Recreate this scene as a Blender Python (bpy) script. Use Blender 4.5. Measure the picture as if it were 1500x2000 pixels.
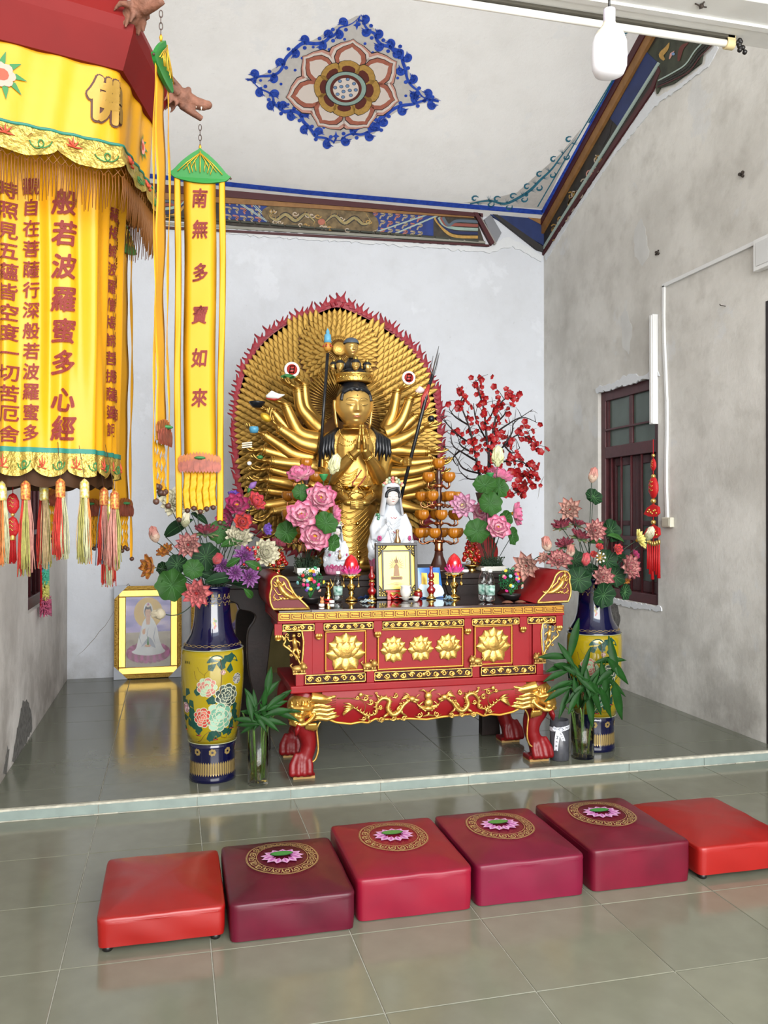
import bpy, bmesh, math, random
from math import sin, cos, pi, radians, sqrt, atan2, exp, tan
from mathutils import Vector as V, Matrix, Quaternion, noise
random.seed(7)
for _o in list(bpy.data.objects): bpy.data.objects.remove(_o)
SC = bpy.context.scene; COL = SC.collection
# ---------------------------------------------------------------- camera
FPX, YAW, PITCH = 1665.0, radians(13.94), radians(0.27)
CF = V((sin(YAW)*cos(PITCH), cos(YAW)*cos(PITCH), sin(PITCH)))
CR = V((cos(YAW), -sin(YAW), 0)); CU = CR.cross(CF); CC = V((0, 0, 1.5))
cd = bpy.data.cameras.new('camera'); cam = bpy.data.objects.new('camera', cd); COL.objects.link(cam)
cam.matrix_world = Matrix(((CR.x, CU.x, -CF.x, CC.x), (CR.y, CU.y, -CF.y, CC.y), (CR.z, CU.z, -CF.z, CC.z), (0, 0, 0, 1)))
cd.sensor_fit = 'VERTICAL'; cd.sensor_height = 36; cd.lens = FPX/2000*36; cd.clip_start = 0.05
SC.camera = cam
# ---------------------------------------------------------------- light
wd = bpy.data.worlds.new('sky'); SC.world = wd; wd.use_nodes = True
bg = wd.node_tree.nodes['Background']; bg.inputs[0].default_value = (0.80, 0.89, 1.0, 1); bg.inputs[1].default_value = 2.6
def area(name, loc, rot, sx, sy, power, color):
    l = bpy.data.lights.new(name, 'AREA'); l.shape = 'RECTANGLE'; l.size = sx; l.size_y = sy; l.energy = power; l.color = color
    o = bpy.data.objects.new(name, l); COL.objects.link(o); o.location = loc; o.rotation_euler = rot; return o
area('courtyard_daylight', (1.6, -7.5, 4.7), (radians(80), 0, 0), 11, 6.5, 2150, (1.0, 0.965, 0.92))
area('courtyard_ground_glow', (1.4, -2.6, 0.05), (radians(128), 0, 0), 5.5, 2.6, 170, (1.0, 0.97, 0.93))
vs = SC.view_settings; vs.view_transform = 'Standard'; vs.look = 'None'; vs.gamma = 1; vs.exposure = 0.38; vs.use_curve_mapping = False
# ---------------------------------------------------------------- pixel helpers (1500x2000 frame)
def ray(x, y): return CF + CR*((x-750)/FPX) - CU*((y-1000)/FPX)
def onY(x, y, v):
    d = ray(x, y); return CC + d*((v-CC.y)/d.y)
def onX(x, y, v):
    d = ray(x, y); return CC + d*((v-CC.x)/d.x)
def onZ(x, y, v):
    d = ray(x, y); return CC + d*((v-CC.z)/d.z)
def atT(x, y, t): return CC + ray(x, y)*t
SL, CY0, CZ0 = 0.445, 7.98, 4.48
def ceilZ(Y): return CZ0 + SL*(CY0-Y)
def onC(x, y, off=0.004):
    d = ray(x, y); n = V((0, SL, 1)); t = (CZ0-off+SL*CY0 - CC.z - SL*CC.y)/d.dot(n); return CC + d*t
# ---------------------------------------------------------------- materials
def lin(c): return c/12.92 if c <= 0.04045 else ((c+0.055)/1.055)**2.4
def hexc(h):
    h = h.lstrip('#'); return tuple(lin(int(h[i:i+2], 16)/255) for i in (0, 2, 4)) + (1,)
MATS = {}
def mat(name, col, rough=0.5, metal=0.0, bump=0, bscale=40, var=0, vscale=6, coat=0, trans=0, ior=1.45, sub=0, emit=0, col2=None, spec=0.5, sheen=0, rnd=0, alpha=1, aniso=0):
    if name in MATS: return MATS[name]
    m = bpy.data.materials.new(name); m.use_nodes = True; nt = m.node_tree; b = nt.nodes['Principled BSDF']
    c = hexc(col) if isinstance(col, str) else tuple(col)+(1,)
    b.inputs['Base Color'].default_value = c; b.inputs['Roughness'].default_value = rough; b.inputs['Metallic'].default_value = metal
    b.inputs['Specular IOR Level'].default_value = spec; b.inputs['IOR'].default_value = ior
    if coat: b.inputs['Coat Weight'].default_value = coat; b.inputs['Coat Roughness'].default_value = 0.08
    if trans: b.inputs['Transmission Weight'].default_value = trans
    if sheen: b.inputs['Specular IOR Level'].default_value = .22
    if sub: b.inputs['Subsurface Weight'].default_value = sub; b.inputs['Subsurface Radius'].default_value = (0.02, 0.012, 0.01)
    if emit: b.inputs['Emission Color'].default_value = c; b.inputs['Emission Strength'].default_value = emit
    if alpha < 1: b.inputs['Alpha'].default_value = alpha
    tc = nt.nodes.new('ShaderNodeTexCoord')
    src = None
    if var or col2:
        n = nt.nodes.new('ShaderNodeTexNoise'); n.inputs['Scale'].default_value = vscale; n.inputs['Detail'].default_value = 5
        nt.links.new(tc.outputs['Object'], n.inputs['Vector'])
        r = nt.nodes.new('ShaderNodeValToRGB'); r.color_ramp.elements[0].position = 0.35; r.color_ramp.elements[1].position = 0.65
        r.color_ramp.elements[0].color = c
        r.color_ramp.elements[1].color = hexc(col2) if col2 else tuple(min(1, x*(1+var)) for x in c[:3])+(1,)
        if not col2: r.color_ramp.elements[0].color = tuple(x*(1-var) for x in c[:3])+(1,)
        nt.links.new(n.outputs['Fac'], r.inputs[0]); src = r.outputs[0]
    if rnd:
        oi = nt.nodes.new('ShaderNodeObjectInfo'); hs = nt.nodes.new('ShaderNodeHueSaturation')
        mr = nt.nodes.new('ShaderNodeMapRange'); mr.inputs[3].default_value = 1-rnd; mr.inputs[4].default_value = 1+rnd
        nt.links.new(oi.outputs['Random'], mr.inputs[0]); nt.links.new(mr.outputs[0], hs.inputs['Value'])
        if src: nt.links.new(src, hs.inputs['Color'])
        else: hs.inputs['Color'].default_value = c
        src = hs.outputs[0]
    if src: nt.links.new(src, b.inputs['Base Color'])
    if bump:
        n = nt.nodes.new('ShaderNodeTexNoise'); n.inputs['Scale'].default_value = bscale; n.inputs['Detail'].default_value = 4
        bp = nt.nodes.new('ShaderNodeBump'); bp.inputs['Strength'].default_value = bump; bp.inputs['Distance'].default_value = 0.01
        nt.links.new(tc.outputs['Object'], n.inputs['Vector']); nt.links.new(n.outputs['Fac'], bp.inputs['Height']); nt.links.new(bp.outputs[0], b.inputs['Normal'])
    MATS[name] = m; return m
def plaster(name, base, stain, amt, scale=1.2, patch=None, vstretch=1.0, dirt_low=None):
    m = bpy.data.materials.new(name); m.use_nodes = True; nt = m.node_tree; b = nt.nodes['Principled BSDF']
    b.inputs['Roughness'].default_value = 0.85; b.inputs['Specular IOR Level'].default_value = 0.2
    N, L = nt.nodes.new, nt.links.new
    tc = N('ShaderNodeTexCoord'); mp = N('ShaderNodeMapping'); mp.inputs['Scale'].default_value = (1, 1, vstretch); L(tc.outputs['Object'], mp.inputs[0])
    def nz(s, d, lo, hi):
        n = N('ShaderNodeTexNoise'); n.inputs['Scale'].default_value = s; n.inputs['Detail'].default_value = d; n.inputs['Roughness'].default_value = 0.62
        L(mp.outputs[0], n.inputs['Vector']); r = N('ShaderNodeMapRange'); r.inputs[1].default_value = lo; r.inputs[2].default_value = hi; L(n.outputs['Fac'], r.inputs[0]); return r.outputs[0], n.outputs['Fac']
    def mix(fac, a, c, fmul=1.0):
        x = N('ShaderNodeMix'); x.data_type = 'RGBA'; mu = N('ShaderNodeMath'); mu.operation = 'MULTIPLY'; mu.inputs[1].default_value = fmul
        L(fac, mu.inputs[0]); L(mu.outputs[0], x.inputs[0])
        if isinstance(a, tuple): x.inputs[6].default_value = a
        else: L(a, x.inputs[6])
        x.inputs[7].default_value = c; return x.outputs[2]
    f1, _ = nz(scale, 6, 0.42, 0.72); f2, _ = nz(scale*4.5, 7, 0.5, 0.78); f3, raw = nz(scale*30, 4, 0.66, 0.75)
    col = mix(f1, hexc(base), hexc(stain), amt); col = mix(f2, col, hexc(stain), amt*0.7); col = mix(f3, col, hexc('#5d5a52'), 0.12)
    if patch:
        fp, _ = nz(scale*1.9, 5, 0.60, 0.64); col = mix(fp, col, hexc(patch), 0.5)
    if dirt_low:
        sx = N('ShaderNodeSeparateXYZ'); L(tc.outputs['Object'], sx.inputs[0]); r = N('ShaderNodeMapRange'); r.inputs[1].default_value = dirt_low[0]; r.inputs[2].default_value = dirt_low[1]; r.inputs[3].default_value = 1; r.inputs[4].default_value = 0
        L(sx.outputs[2], r.inputs[0]); mm = N('ShaderNodeMath'); mm.operation = 'MULTIPLY'; f4, _ = nz(scale*2.2, 6, 0.38, 0.62); L(r.outputs[0], mm.inputs[0]); L(f4, mm.inputs[1])
        col = mix(mm.outputs[0], col, hexc(dirt_low[2]), 0.75)
    L(col, b.inputs['Base Color'])
    bp = N('ShaderNodeBump'); bp.inputs['Strength'].default_value = 0.25; bp.inputs['Distance'].default_value = 0.01; L(raw, bp.inputs['Height']); L(bp.outputs[0], b.inputs['Normal'])
    MATS[name] = m; return m
# ---------------------------------------------------------------- mesh builder
def basis(d):
    d = d.normalized(); a = V((0, 0, 1)) if abs(d.z) < 0.9 else V((1, 0, 0)); u = d.cross(a).normalized(); return u, d.cross(u).normalized()
class MB:
    def __init__(s): s.v = []; s.f = []; s.sm = []; s.mi = []
    def add(s, vs, fs, smooth=True, mi=0):
        o = len(s.v); s.v.extend(V(p) for p in vs)
        for f in fs: s.f.append(tuple(i+o for i in f)); s.sm.append(smooth); s.mi.append(mi)
        return s
    def box(s, a, b, mi=0):
        x0, y0, z0 = a; x1, y1, z1 = b
        return s.add([(x0,y0,z0),(x1,y0,z0),(x1,y1,z0),(x0,y1,z0),(x0,y0,z1),(x1,y0,z1),(x1,y1,z1),(x0,y1,z1)],
                     [(0,3,2,1),(4,5,6,7),(0,1,5,4),(1,2,6,5),(2,3,7,6),(3,0,4,7)], False, mi)
    def hexa(s, p, mi=0): return s.add(p, [(0,3,2,1),(4,5,6,7),(0,1,5,4),(1,2,6,5),(2,3,7,6),(3,0,4,7)], False, mi)
    def grid(s, fn, nu, nv, cu=False, cv=False, mi=0, smooth=True):
        mu, mv = (nu if cu else nu+1), (nv if cv else nv+1)
        vs = [fn(i/nu, j/nv) for j in range(mv) for i in range(mu)]; fs = []
        for j in range(nv):
            for i in range(nu):
                a = j*mu+i; b = j*mu+(i+1) % mu; jn = (j+1) % mv
                fs.append((a, b, jn*mu+(i+1) % mu, jn*mu+i))
        return s.add(vs, fs, smooth, mi)
    def tube(s, pts, r, n=8, mi=0, cap=True, flat=None, closed=False):
        pts = [V(p) for p in pts]; k = len(pts); rs = r if isinstance(r, (list, tuple)) else [r]*k
        vs = []; u = None
        for i, p in enumerate(pts):
            d = (pts[(i+1) % k]-pts[i-1]) if closed else (pts[min(i+1, k-1)]-pts[max(i-1, 0)])
            if d.length < 1e-9: d = V((0, 0, 1))
            d.normalize()
            if u is None: u, w = basis(d)
            else:
                u = (u-d*u.dot(d)); u = u.normalized() if u.length > 1e-6 else basis(d)[0]; w = d.cross(u)
            fl = flat or 1
            for j in range(n):
                a = 2*pi*j/n; vs.append(p+u*cos(a)*rs[i]+w*sin(a)*rs[i]*fl)
        fs = [(i*n+j, i*n+(j+1) % n, ((i+1) % k)*n+(j+1) % n, ((i+1) % k)*n+j) for i in range(k if closed else k-1) for j in range(n)]
        if cap and not closed: fs += [tuple(range(n))[::-1], tuple((k-1)*n+j for j in range(n))]
        return s.add(vs, fs, True, mi)
    def lathe(s, prof, c=(0, 0, 0), n=24, mi=0, wav=None, smooth=True, up=None):
        c = V(c); vs = []
        if up: q = V((0, 0, 1)).rotation_difference(V(up).normalized())
        for r, z in prof:
            for j in range(n):
                a = 2*pi*j/n; rr = r*(1+wav(a, z)) if wav else r; p = V((rr*cos(a), rr*sin(a), z))
                if up: p = q @ p
                vs.append(c+p)
        k = len(prof); fs = [(i*n+j, i*n+(j+1) % n, (i+1)*n+(j+1) % n, (i+1)*n+j) for i in range(k-1) for j in range(n)]
        if prof[0][0] > 1e-5: fs.append(tuple(range(n))[::-1])
        if prof[-1][0] > 1e-5: fs.append(tuple((k-1)*n+j for j in range(n)))
        return s.add(vs, fs, smooth, mi)
    def ell(s, c, r, n=16, m=10, mi=0, rot=None):
        c = V(c); r = (r, r, r) if isinstance(r, (int, float)) else r; vs = []
        for i in range(m+1):
            t = pi*i/m
            for j in range(n):
                a = 2*pi*j/n; p = V((r[0]*sin(t)*cos(a), r[1]*sin(t)*sin(a), r[2]*cos(t)))
                vs.append(c+(rot @ p if rot else p))
        return s.add(vs, [(i*n+j, (i+1)*n+j, (i+1)*n+(j+1) % n, i*n+(j+1) % n) for i in range(m) for j in range(n)], True, mi)
    def prism(s, poly, fn, d, mi=0, smooth=False, back=True):   # fn(u,v,w) -> point ; extruded from w=0 to w=d
        n = len(poly); vs = [fn(u, v, 0) for u, v in poly]+[fn(u, v, d) for u, v in poly]
        o = len(s.v); fs = [tuple(range(n, 2*n))]
        if back: fs.append(tuple(range(n))[::-1])
        s.add(vs, fs, False, mi); o2 = o
        for i in range(n):
            j = (i+1) % n; s.f.append((o2+i, o2+j, o2+n+j, o2+n+i)); s.sm.append(smooth); s.mi.append(mi)
        return s
    def poly(s, pts, mi=0): return s.add(pts, [tuple(range(len(pts)))], False, mi)
    def _sub(s, o, M, mi):
        b = len(s.v); s.v.extend((M @ p) if M else V(p) for p in o.v); s.f.extend(tuple(i+b for i in f) for f in o.f); s.sm.extend(o.sm); s.mi.extend(o.mi if mi is None else [mi]*len(o.f)); return s
    def mesh(s, name, mats, org=V((0, 0, 0))):
        me = bpy.data.meshes.new(name); me.from_pydata([p-org for p in s.v], [], s.f)
        for m in (mats if isinstance(mats, (list, tuple)) else [mats]): me.materials.append(m)
        me.polygons.foreach_set('use_smooth', s.sm); me.polygons.foreach_set('material_index', s.mi); me.update(); return me
    def build(s, name, mats, parent=None, org=None, bevel=0, **tg):
        if parent is not None and org is None: org = worldloc(parent)
        if org is None:
            xs = [p.x for p in s.v]; ys = [p.y for p in s.v]; zs = [p.z for p in s.v]
            org = V(((min(xs)+max(xs))/2, (min(ys)+max(ys))/2, min(zs)))
        o = bpy.data.objects.new(name, s.mesh(name, mats, org)); COL.objects.link(o)
        if parent is not None: o.parent = parent; o.location = org-worldloc(parent)
        else: o.location = org
        WL[o.name] = V(org)
        if bevel:
            b = o.modifiers.new('bevel', 'BEVEL'); b.width = bevel; b.segments = 2; b.limit_method = 'ANGLE'; b.angle_limit = radians(40)
        tag(o, **tg); return o
WL = {}
def worldloc(o): return WL.get(o.name, V((0, 0, 0)))
def tag(o, label=None, cat=None, group=None, kind=None):
    if label: o['label'] = label
    if cat: o['category'] = cat
    if group: o['group'] = group
    if kind: o['kind'] = kind
    return o
def thing(name, loc, label, cat, group=None):
    o = bpy.data.objects.new(name, None); COL.objects.link(o); o.location = loc; o.empty_display_size = 0.05; WL[o.name] = V(loc); return tag(o, label, cat, group)
def copy_tree(src, loc=None, rot=None, parent=None, scale=None, label=None):
    c = src.copy(); COL.objects.link(c); c.parent = parent
    if loc is not None: c.location = loc; WL[c.name] = V(loc)
    if rot is not None:
        c.rotation_mode = 'QUATERNION'; c.rotation_quaternion = rot
    if scale is not None: c.scale = (scale,)*3 if isinstance(scale, (int, float)) else scale
    if label: c['label'] = label
    for ch in list(src.children): copy_tree(ch, parent=c)
    return c
def link_mesh(name, me, parent=None, loc=(0, 0, 0), q=None, scale=None):
    o = bpy.data.objects.new(name, me); COL.objects.link(o); o.parent = parent; o.location = loc; WL[o.name] = V(loc)
    if q is not None: o.rotation_mode = 'QUATERNION'; o.rotation_quaternion = q
    if scale is not None: o.scale = (scale,)*3 if isinstance(scale, (int, float)) else scale
    return o
_TX = {}
def glyph(ch, off=0.0):
    k = (ch, off)
    if k in _TX: return _TX[k]
    cu = bpy.data.curves.new('t', 'FONT'); cu.body = ch; cu.size = 1; cu.offset = off; cu.resolution_u = 3; cu.fill_mode = 'FRONT'
    o = bpy.data.objects.new('t', cu); COL.objects.link(o); bpy.context.view_layer.update()
    me = bpy.data.meshes.new_from_object(o.evaluated_get(bpy.context.evaluated_depsgraph_get()))
    bm = bmesh.new(); bm.from_mesh(me); bmesh.ops.triangulate(bm, faces=bm.faces[:])
    for _ in range(4):
        es = [e for e in bm.edges if e.calc_length() > 0.16]
        if es: bmesh.ops.subdivide_edges(bm, edges=es, cuts=1); bmesh.ops.triangulate(bm, faces=bm.faces[:])
    bm.verts.ensure_lookup_table(); bm.verts.index_update(); vs = [tuple(v.co) for v in bm.verts]; fs = [tuple(v.index for v in f.verts) for f in bm.faces]; bm.free()
    bpy.data.objects.remove(o); bpy.data.curves.remove(cu); bpy.data.meshes.remove(me)
    if vs:
        x0, x1 = min(v[0] for v in vs), max(v[0] for v in vs); y0, y1 = min(v[1] for v in vs), max(v[1] for v in vs)
        s = max(x1-x0, y1-y0); vs = [((v[0]-(x0+x1)/2)/s, (v[1]-(y0+y1)/2)/s) for v in vs]
    _TX[k] = (vs, fs); return _TX[k]
def put_text(mb, ch, u, v, size, fn, off=0.01, slant=0.0, sx=1.0, mi=0):   # fn(u,v)->point
    vs, fs = glyph(ch, 0.0); ks = [(0, 0)] if off < .004 else [(off*cos(a*pi/(3 if off < .05 else 6)), off*sin(a*pi/(3 if off < .05 else 6))) for a in range(6 if off < .05 else 12)]
    for ox, oy in ks: mb.add([fn(u+(x+ox+slant*y)*size*sx, v+(y+oy+slant*0.4*x)*size) for x, y in vs], fs, False, mi)
def ribbon(mb, pts, w, fn, mi=0, taper=True):
    n = len(pts); L_, R_ = [], []
    for i, (x, y) in enumerate(pts):
        a = pts[max(0, i-1)]; b = pts[min(n-1, i+1)]; dx, dy = b[0]-a[0], b[1]-a[1]; l = sqrt(dx*dx+dy*dy) or 1
        ww = w[i] if isinstance(w, (list, tuple)) else (w*(sin(pi*(0.12+0.88*i/(n-1)))+0.08) if taper else w)
        L_.append(fn(x-dy/l*ww/2, y+dx/l*ww/2)); R_.append(fn(x+dy/l*ww/2, y-dx/l*ww/2))
    mb.add(L_+R_, [(n+i, n+i+1, i+1, i) for i in range(n-1)], False, mi)
def disc(mb, x, y, rx, ry, fn, mi=0, n=14): mb.poly([fn(x+rx*cos(2*pi*i/n), y-ry*sin(2*pi*i/n)) for i in range(n)], mi)
def bez(p0, p1, p2, p3=None, n=12):
    o = []
    for i in range(n+1):
        t = i/n; s = 1-t
        if p3 is None: o.append(tuple(s*s*a+2*s*t*b+t*t*c for a, b, c in zip(p0, p1, p2)))
        else: o.append(tuple(s**3*a+3*s*s*t*b+3*s*t*t*c+t**3*d for a, b, c, d in zip(p0, p1, p2, p3)))
    return o
def spline(P, n=6, closed=False):
    k = len(P); o = []; P = [tuple(p) for p in P]
    for i in range(k if closed else k-1):
        g = (lambda j: P[j % k]) if closed else (lambda j: P[max(0, min(k-1, j))])
        a, b, c, d = g(i-1), g(i), g(i+1), g(i+2)
        for q in range(n):
            t = q/n; o.append(tuple(0.5*(2*y+(z-x)*t+(2*x-5*y+4*z-w)*t*t+(3*y-x-3*z+w)*t**3) for x, y, z, w in zip(a, b, c, d)))
    if not closed: o.append(P[-1])
    return o
def remesh(mb, name, voxel, mats, parent=None, smooth=2, org=None, dec=None, **tg):
    o = mb.build(name, mats, parent, org)
    m = o.modifiers.new('r', 'REMESH'); m.mode = 'VOXEL'; m.voxel_size = voxel; m.use_smooth_shade = True
    if smooth: q = o.modifiers.new('s', 'SMOOTH'); q.iterations = smooth; q.factor = 0.5
    if dec: q = o.modifiers.new('d', 'DECIMATE'); q.ratio = dec
    bpy.context.view_layer.update()
    me = bpy.data.meshes.new_from_object(o.evaluated_get(bpy.context.evaluated_depsgraph_get())); o.modifiers.clear(); old = o.data; o.data = me; bpy.data.meshes.remove(old)
    me.name = name; me.polygons.foreach_set('use_smooth', [True]*len(me.polygons)); tag(o, **tg); return o
# common materials
GOLD = mat('gold_leaf', (0.46, 0.28, 0.068), 0.36, 0.9, bump=0.12, bscale=25, var=0.25, vscale=5)
GOLDH = mat('gold_halo', (0.46, 0.285, 0.07), 0.42, 0.85, bump=0.2, bscale=40, var=0.3, vscale=7)
GOLDB = mat('bright_gold', (0.72, 0.48, 0.13), 0.2, 1.0)
GPAINT = mat('gold_paint', '#dca33a', 0.38, 0.55, var=0.12, vscale=20)
REDL = mat('red_lacquer', '#6e0b10', 0.4, bump=0.05, bscale=30, spec=0.4, var=0.1, vscale=8)
DARKW = mat('dark_wood', '#1f1512', 0.5, bump=0.1, bscale=60, var=0.3, vscale=12, spec=.3)
BLACKP = mat('black_paint', '#141212', 0.35)
WHITEP = mat('white_plastic', '#e6e6e2', 0.4)
GLASS = mat('clear_glass', (0.95, 0.98, 0.97), 0.03, trans=1.0, ior=1.45)
# ================================================================ STRUCTURE
XL, XR, YB, YF, PH, YS = -0.90, 3.65, 7.98, -0.6, 0.06, 4.51
PL_B = plaster('plaster_back', '#d4d8df', '#a5a5a3', 0.22, 1.0, patch='#dde1e8', dirt_low=(0.0, .7, '#9b9a98'))
PL_R = plaster('plaster_right', '#dbd9d3', '#8b867c', 0.55, 0.85, patch='#cfd1d2', dirt_low=(0.0, 1.3, '#7d7972'))
PL_L = plaster('plaster_left', '#e2ddd8', '#9d978f', 0.3, 0.9, patch='#d6d2cf', dirt_low=(0.0, 1.5, '#7b7268'))
PL_C = plaster('plaster_ceiling', '#f2f1ef', '#c9c6c0', 0.22, 1.3, patch='#e8e9ea')
TILE = mat('floor_tile', '#6e6e5f', 0.13, var=0.05, vscale=9, rnd=0.06, bump=0.015, bscale=3, spec=0.62)
TILE2 = mat('platform_tile', '#5e6154', 0.14, var=0.06, vscale=9, rnd=0.05, bump=0.02, bscale=3, spec=0.6)
RISE = mat('riser_tile', '#7f8c86', 0.4, var=0.08, vscale=10, rnd=0.04)
GROUT = mat('grout', '#a9a89c', 0.9, var=0.15, vscale=40)
WHITEG = mat('white_edge', '#aeab9c', 0.7, var=0.2, vscale=30)
MAROON = mat('maroon_wood', '#4a2024', 0.45, bump=0.08, bscale=50, var=0.15, vscale=20)
DIMGL = mat('dim_frosted_glass', '#4b5a52', 0.25, var=0.12, vscale=5)
fl = MB().box((XL-0.1, YF-2.5, -0.12), (XR+0.1, YS+0.02, -0.0035)).build('floor', GROUT, kind='structure', org=V((0, 0, 0)))
MB().box((-8, -14, -.2), (12, YF-2.5, -.02)).build('ground', mat('courtyard_concrete', '#8d8b84', .8, var=.1, vscale=2), kind='structure', org=V((0, 0, 0)))
plat = MB().box((XL-0.1, YS+0.006, -0.1), (XR+0.1, YB+0.1, PH-0.0035)).build('floor_platform', GROUT, kind='structure', org=V((0, 0, 0)))
def tiles(parent, xs, ys, z, m, th=0.012, g=0.0018):
    cache = {}
    for i in range(len(xs)-1):
        for j in range(len(ys)-1):
            w, d = round(xs[i+1]-xs[i]-2*g, 4), round(ys[j+1]-ys[j]-2*g, 4)
            if w < 0.02 or d < 0.02: continue
            if (w, d) not in cache:
                a, b, e = w/2, d/2, 0.0015
                vs = [(-a, -b, -th), (a, -b, -th), (a, b, -th), (-a, b, -th), (-a, -b, -e), (a, -b, -e), (a, b, -e), (-a, b, -e), (-a+e, -b+e, 0), (a-e, -b+e, 0), (a-e, b-e, 0), (-a+e, b-e, 0)]
                mb = MB().add(vs, [(8, 9, 10, 11)]+[(k, (k+1) % 4, 4+(k+1) % 4, 4+k) for k in range(4)]+[(4+k, 4+(k+1) % 4, 8+(k+1) % 4, 8+k) for k in range(4)], False)
                cache[(w, d)] = mb.mesh('tile', m)
            o = link_mesh('tile', cache[(w, d)], parent, ((xs[i]+xs[i+1])/2, (ys[j]+ys[j+1])/2, z))
            o.rotation_euler = (random.gauss(0, 0.0006), random.gauss(0, 0.0006), 0)
gx = [XL] + [-0.36+0.492*k for k in range(9)] + [XR]
tiles(fl, gx, [-0.5+0.5*k for k in range(10)]+[4.508], 0.0, TILE)
tiles(plat, gx, [YS+0.022, 4.80, 5.30, 5.80, 6.30, 6.80, 7.30, 7.80, YB], PH, TILE2)
gxr = [XL, -0.36, 0.125, 0.61, 1.10, 1.605, 2.10, 2.60, 3.10, XR]
for a, b in zip(gxr, gxr[1:]):
    MB().box((a+0.0015, YS, 0.003), (b-0.0015, YS+0.02, PH-0.006)).build('riser_tile', RISE, plat, bevel=0.002)
mb = MB(); xx = XL
while xx < XR:
    l = random.uniform(0.05, 0.22); mb.box((xx, YS-0.001-random.uniform(0, 0.0015), PH-0.0085-random.uniform(0, .004)), (min(xx+l, XR), YS+0.021, PH+0.0008)); xx += l
mb.build('edge_strip', WHITEG, plat)
mb = MB(); xx = XL
while xx < XR:
    l = random.uniform(0.03, 0.2)
    if random.random() < .7: mb.box((xx, YS-0.0035, 0.0002), (min(xx+l, XR), YS+0.001, 0.0035+random.uniform(0, .002)))
    xx += l
mb.build('joint_mortar', WHITEG, plat)
# walls
MB().box((XL-0.2, YB, -0.1), (XR+0.2, YB+0.15, 4.75)).build('wall_back', PL_B, kind='structure', org=V((0, 0, 0)))
YR = 3.3
def gable(x0, x1, name, m, holes):
    mb = MB(); ys = sorted({YF, YR, YB}|{h[0] for h in holes}|{h[1] for h in holes})
    top = lambda y: ceilZ(y) if y > YR else ceilZ(YR)-(YR-y)*0.3
    for a, b in zip(ys, ys[1:]):
        segs = [(-0.1, -0.1, top(a), top(b))]
        for h in holes:
            if h[0] <= a and b <= h[1]: segs = ([(-0.1, -0.1, h[2], h[2])] if h[2] > 0 else [])+[(h[3], h[3], top(a), top(b))]
        for z0, z1, z2, z3 in segs: mb.hexa([(x0, a, z0), (x1, a, z0), (x1, b, z1), (x0, b, z1), (x0, a, z2), (x1, a, z2), (x1, b, z3), (x0, b, z3)])
    return mb.build(name, m, kind='structure', org=V((0, 0, 0)))
WR = (5.895, 6.855, 0.80, 2.59); WLf = (5.87, 6.81, 0.87, 2.6); DR = (3.5, 4.655, 0.0, 2.86)
wr = gable(XR, XR+0.2, 'wall_right', PL_R, [WR, DR]); wl = gable(XL-0.2, XL, 'wall_left', PL_L, [WLf])
ce = MB()
ce.hexa([(XL-.2, YR, ceilZ(YR)), (XR+.2, YR, ceilZ(YR)), (XR+.2, YB+.15, ceilZ(YB+.15)), (XL-.2, YB+.15, ceilZ(YB+.15))]+[(x, y, ceilZ(y)+0.12) for x, y in ((XL-.2, YR), (XR+.2, YR), (XR+.2, YB+.15), (XL-.2, YB+.15))])
zf = ceilZ(YR)-(YR-YF)*0.3
ce.hexa([(XL-.2, YF, zf), (XR+.2, YF, zf), (XR+.2, YR, ceilZ(YR)), (XL-.2, YR, ceilZ(YR)), (XL-.2, YF, zf+.12), (XR+.2, YF, zf+.12), (XR+.2, YR, ceilZ(YR)+.12), (XL-.2, YR, ceilZ(YR)+.12)])
ceil = ce.build('ceiling', PL_C, kind='structure', org=V((0, 0, 0)))
# beam across the room
BZ = 3.60; bp1 = onZ(1223, 57, BZ); bp2 = onZ(1500, 94.6, BZ); BY = (bp1.y+bp2.y)/2
beam = MB().box((XL, BY-0.30, BZ), (XR, BY, BZ+0.35)).build('trim_beam', mat('beam_white', '#dededb', 0.7, var=0.05, vscale=5), kind='structure', bevel=0.006)
MB().box((XL, BY-0.16, BZ-0.012), (XR, BY-0.13, BZ)).build('beading', MATS['beam_white'], beam)
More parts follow.
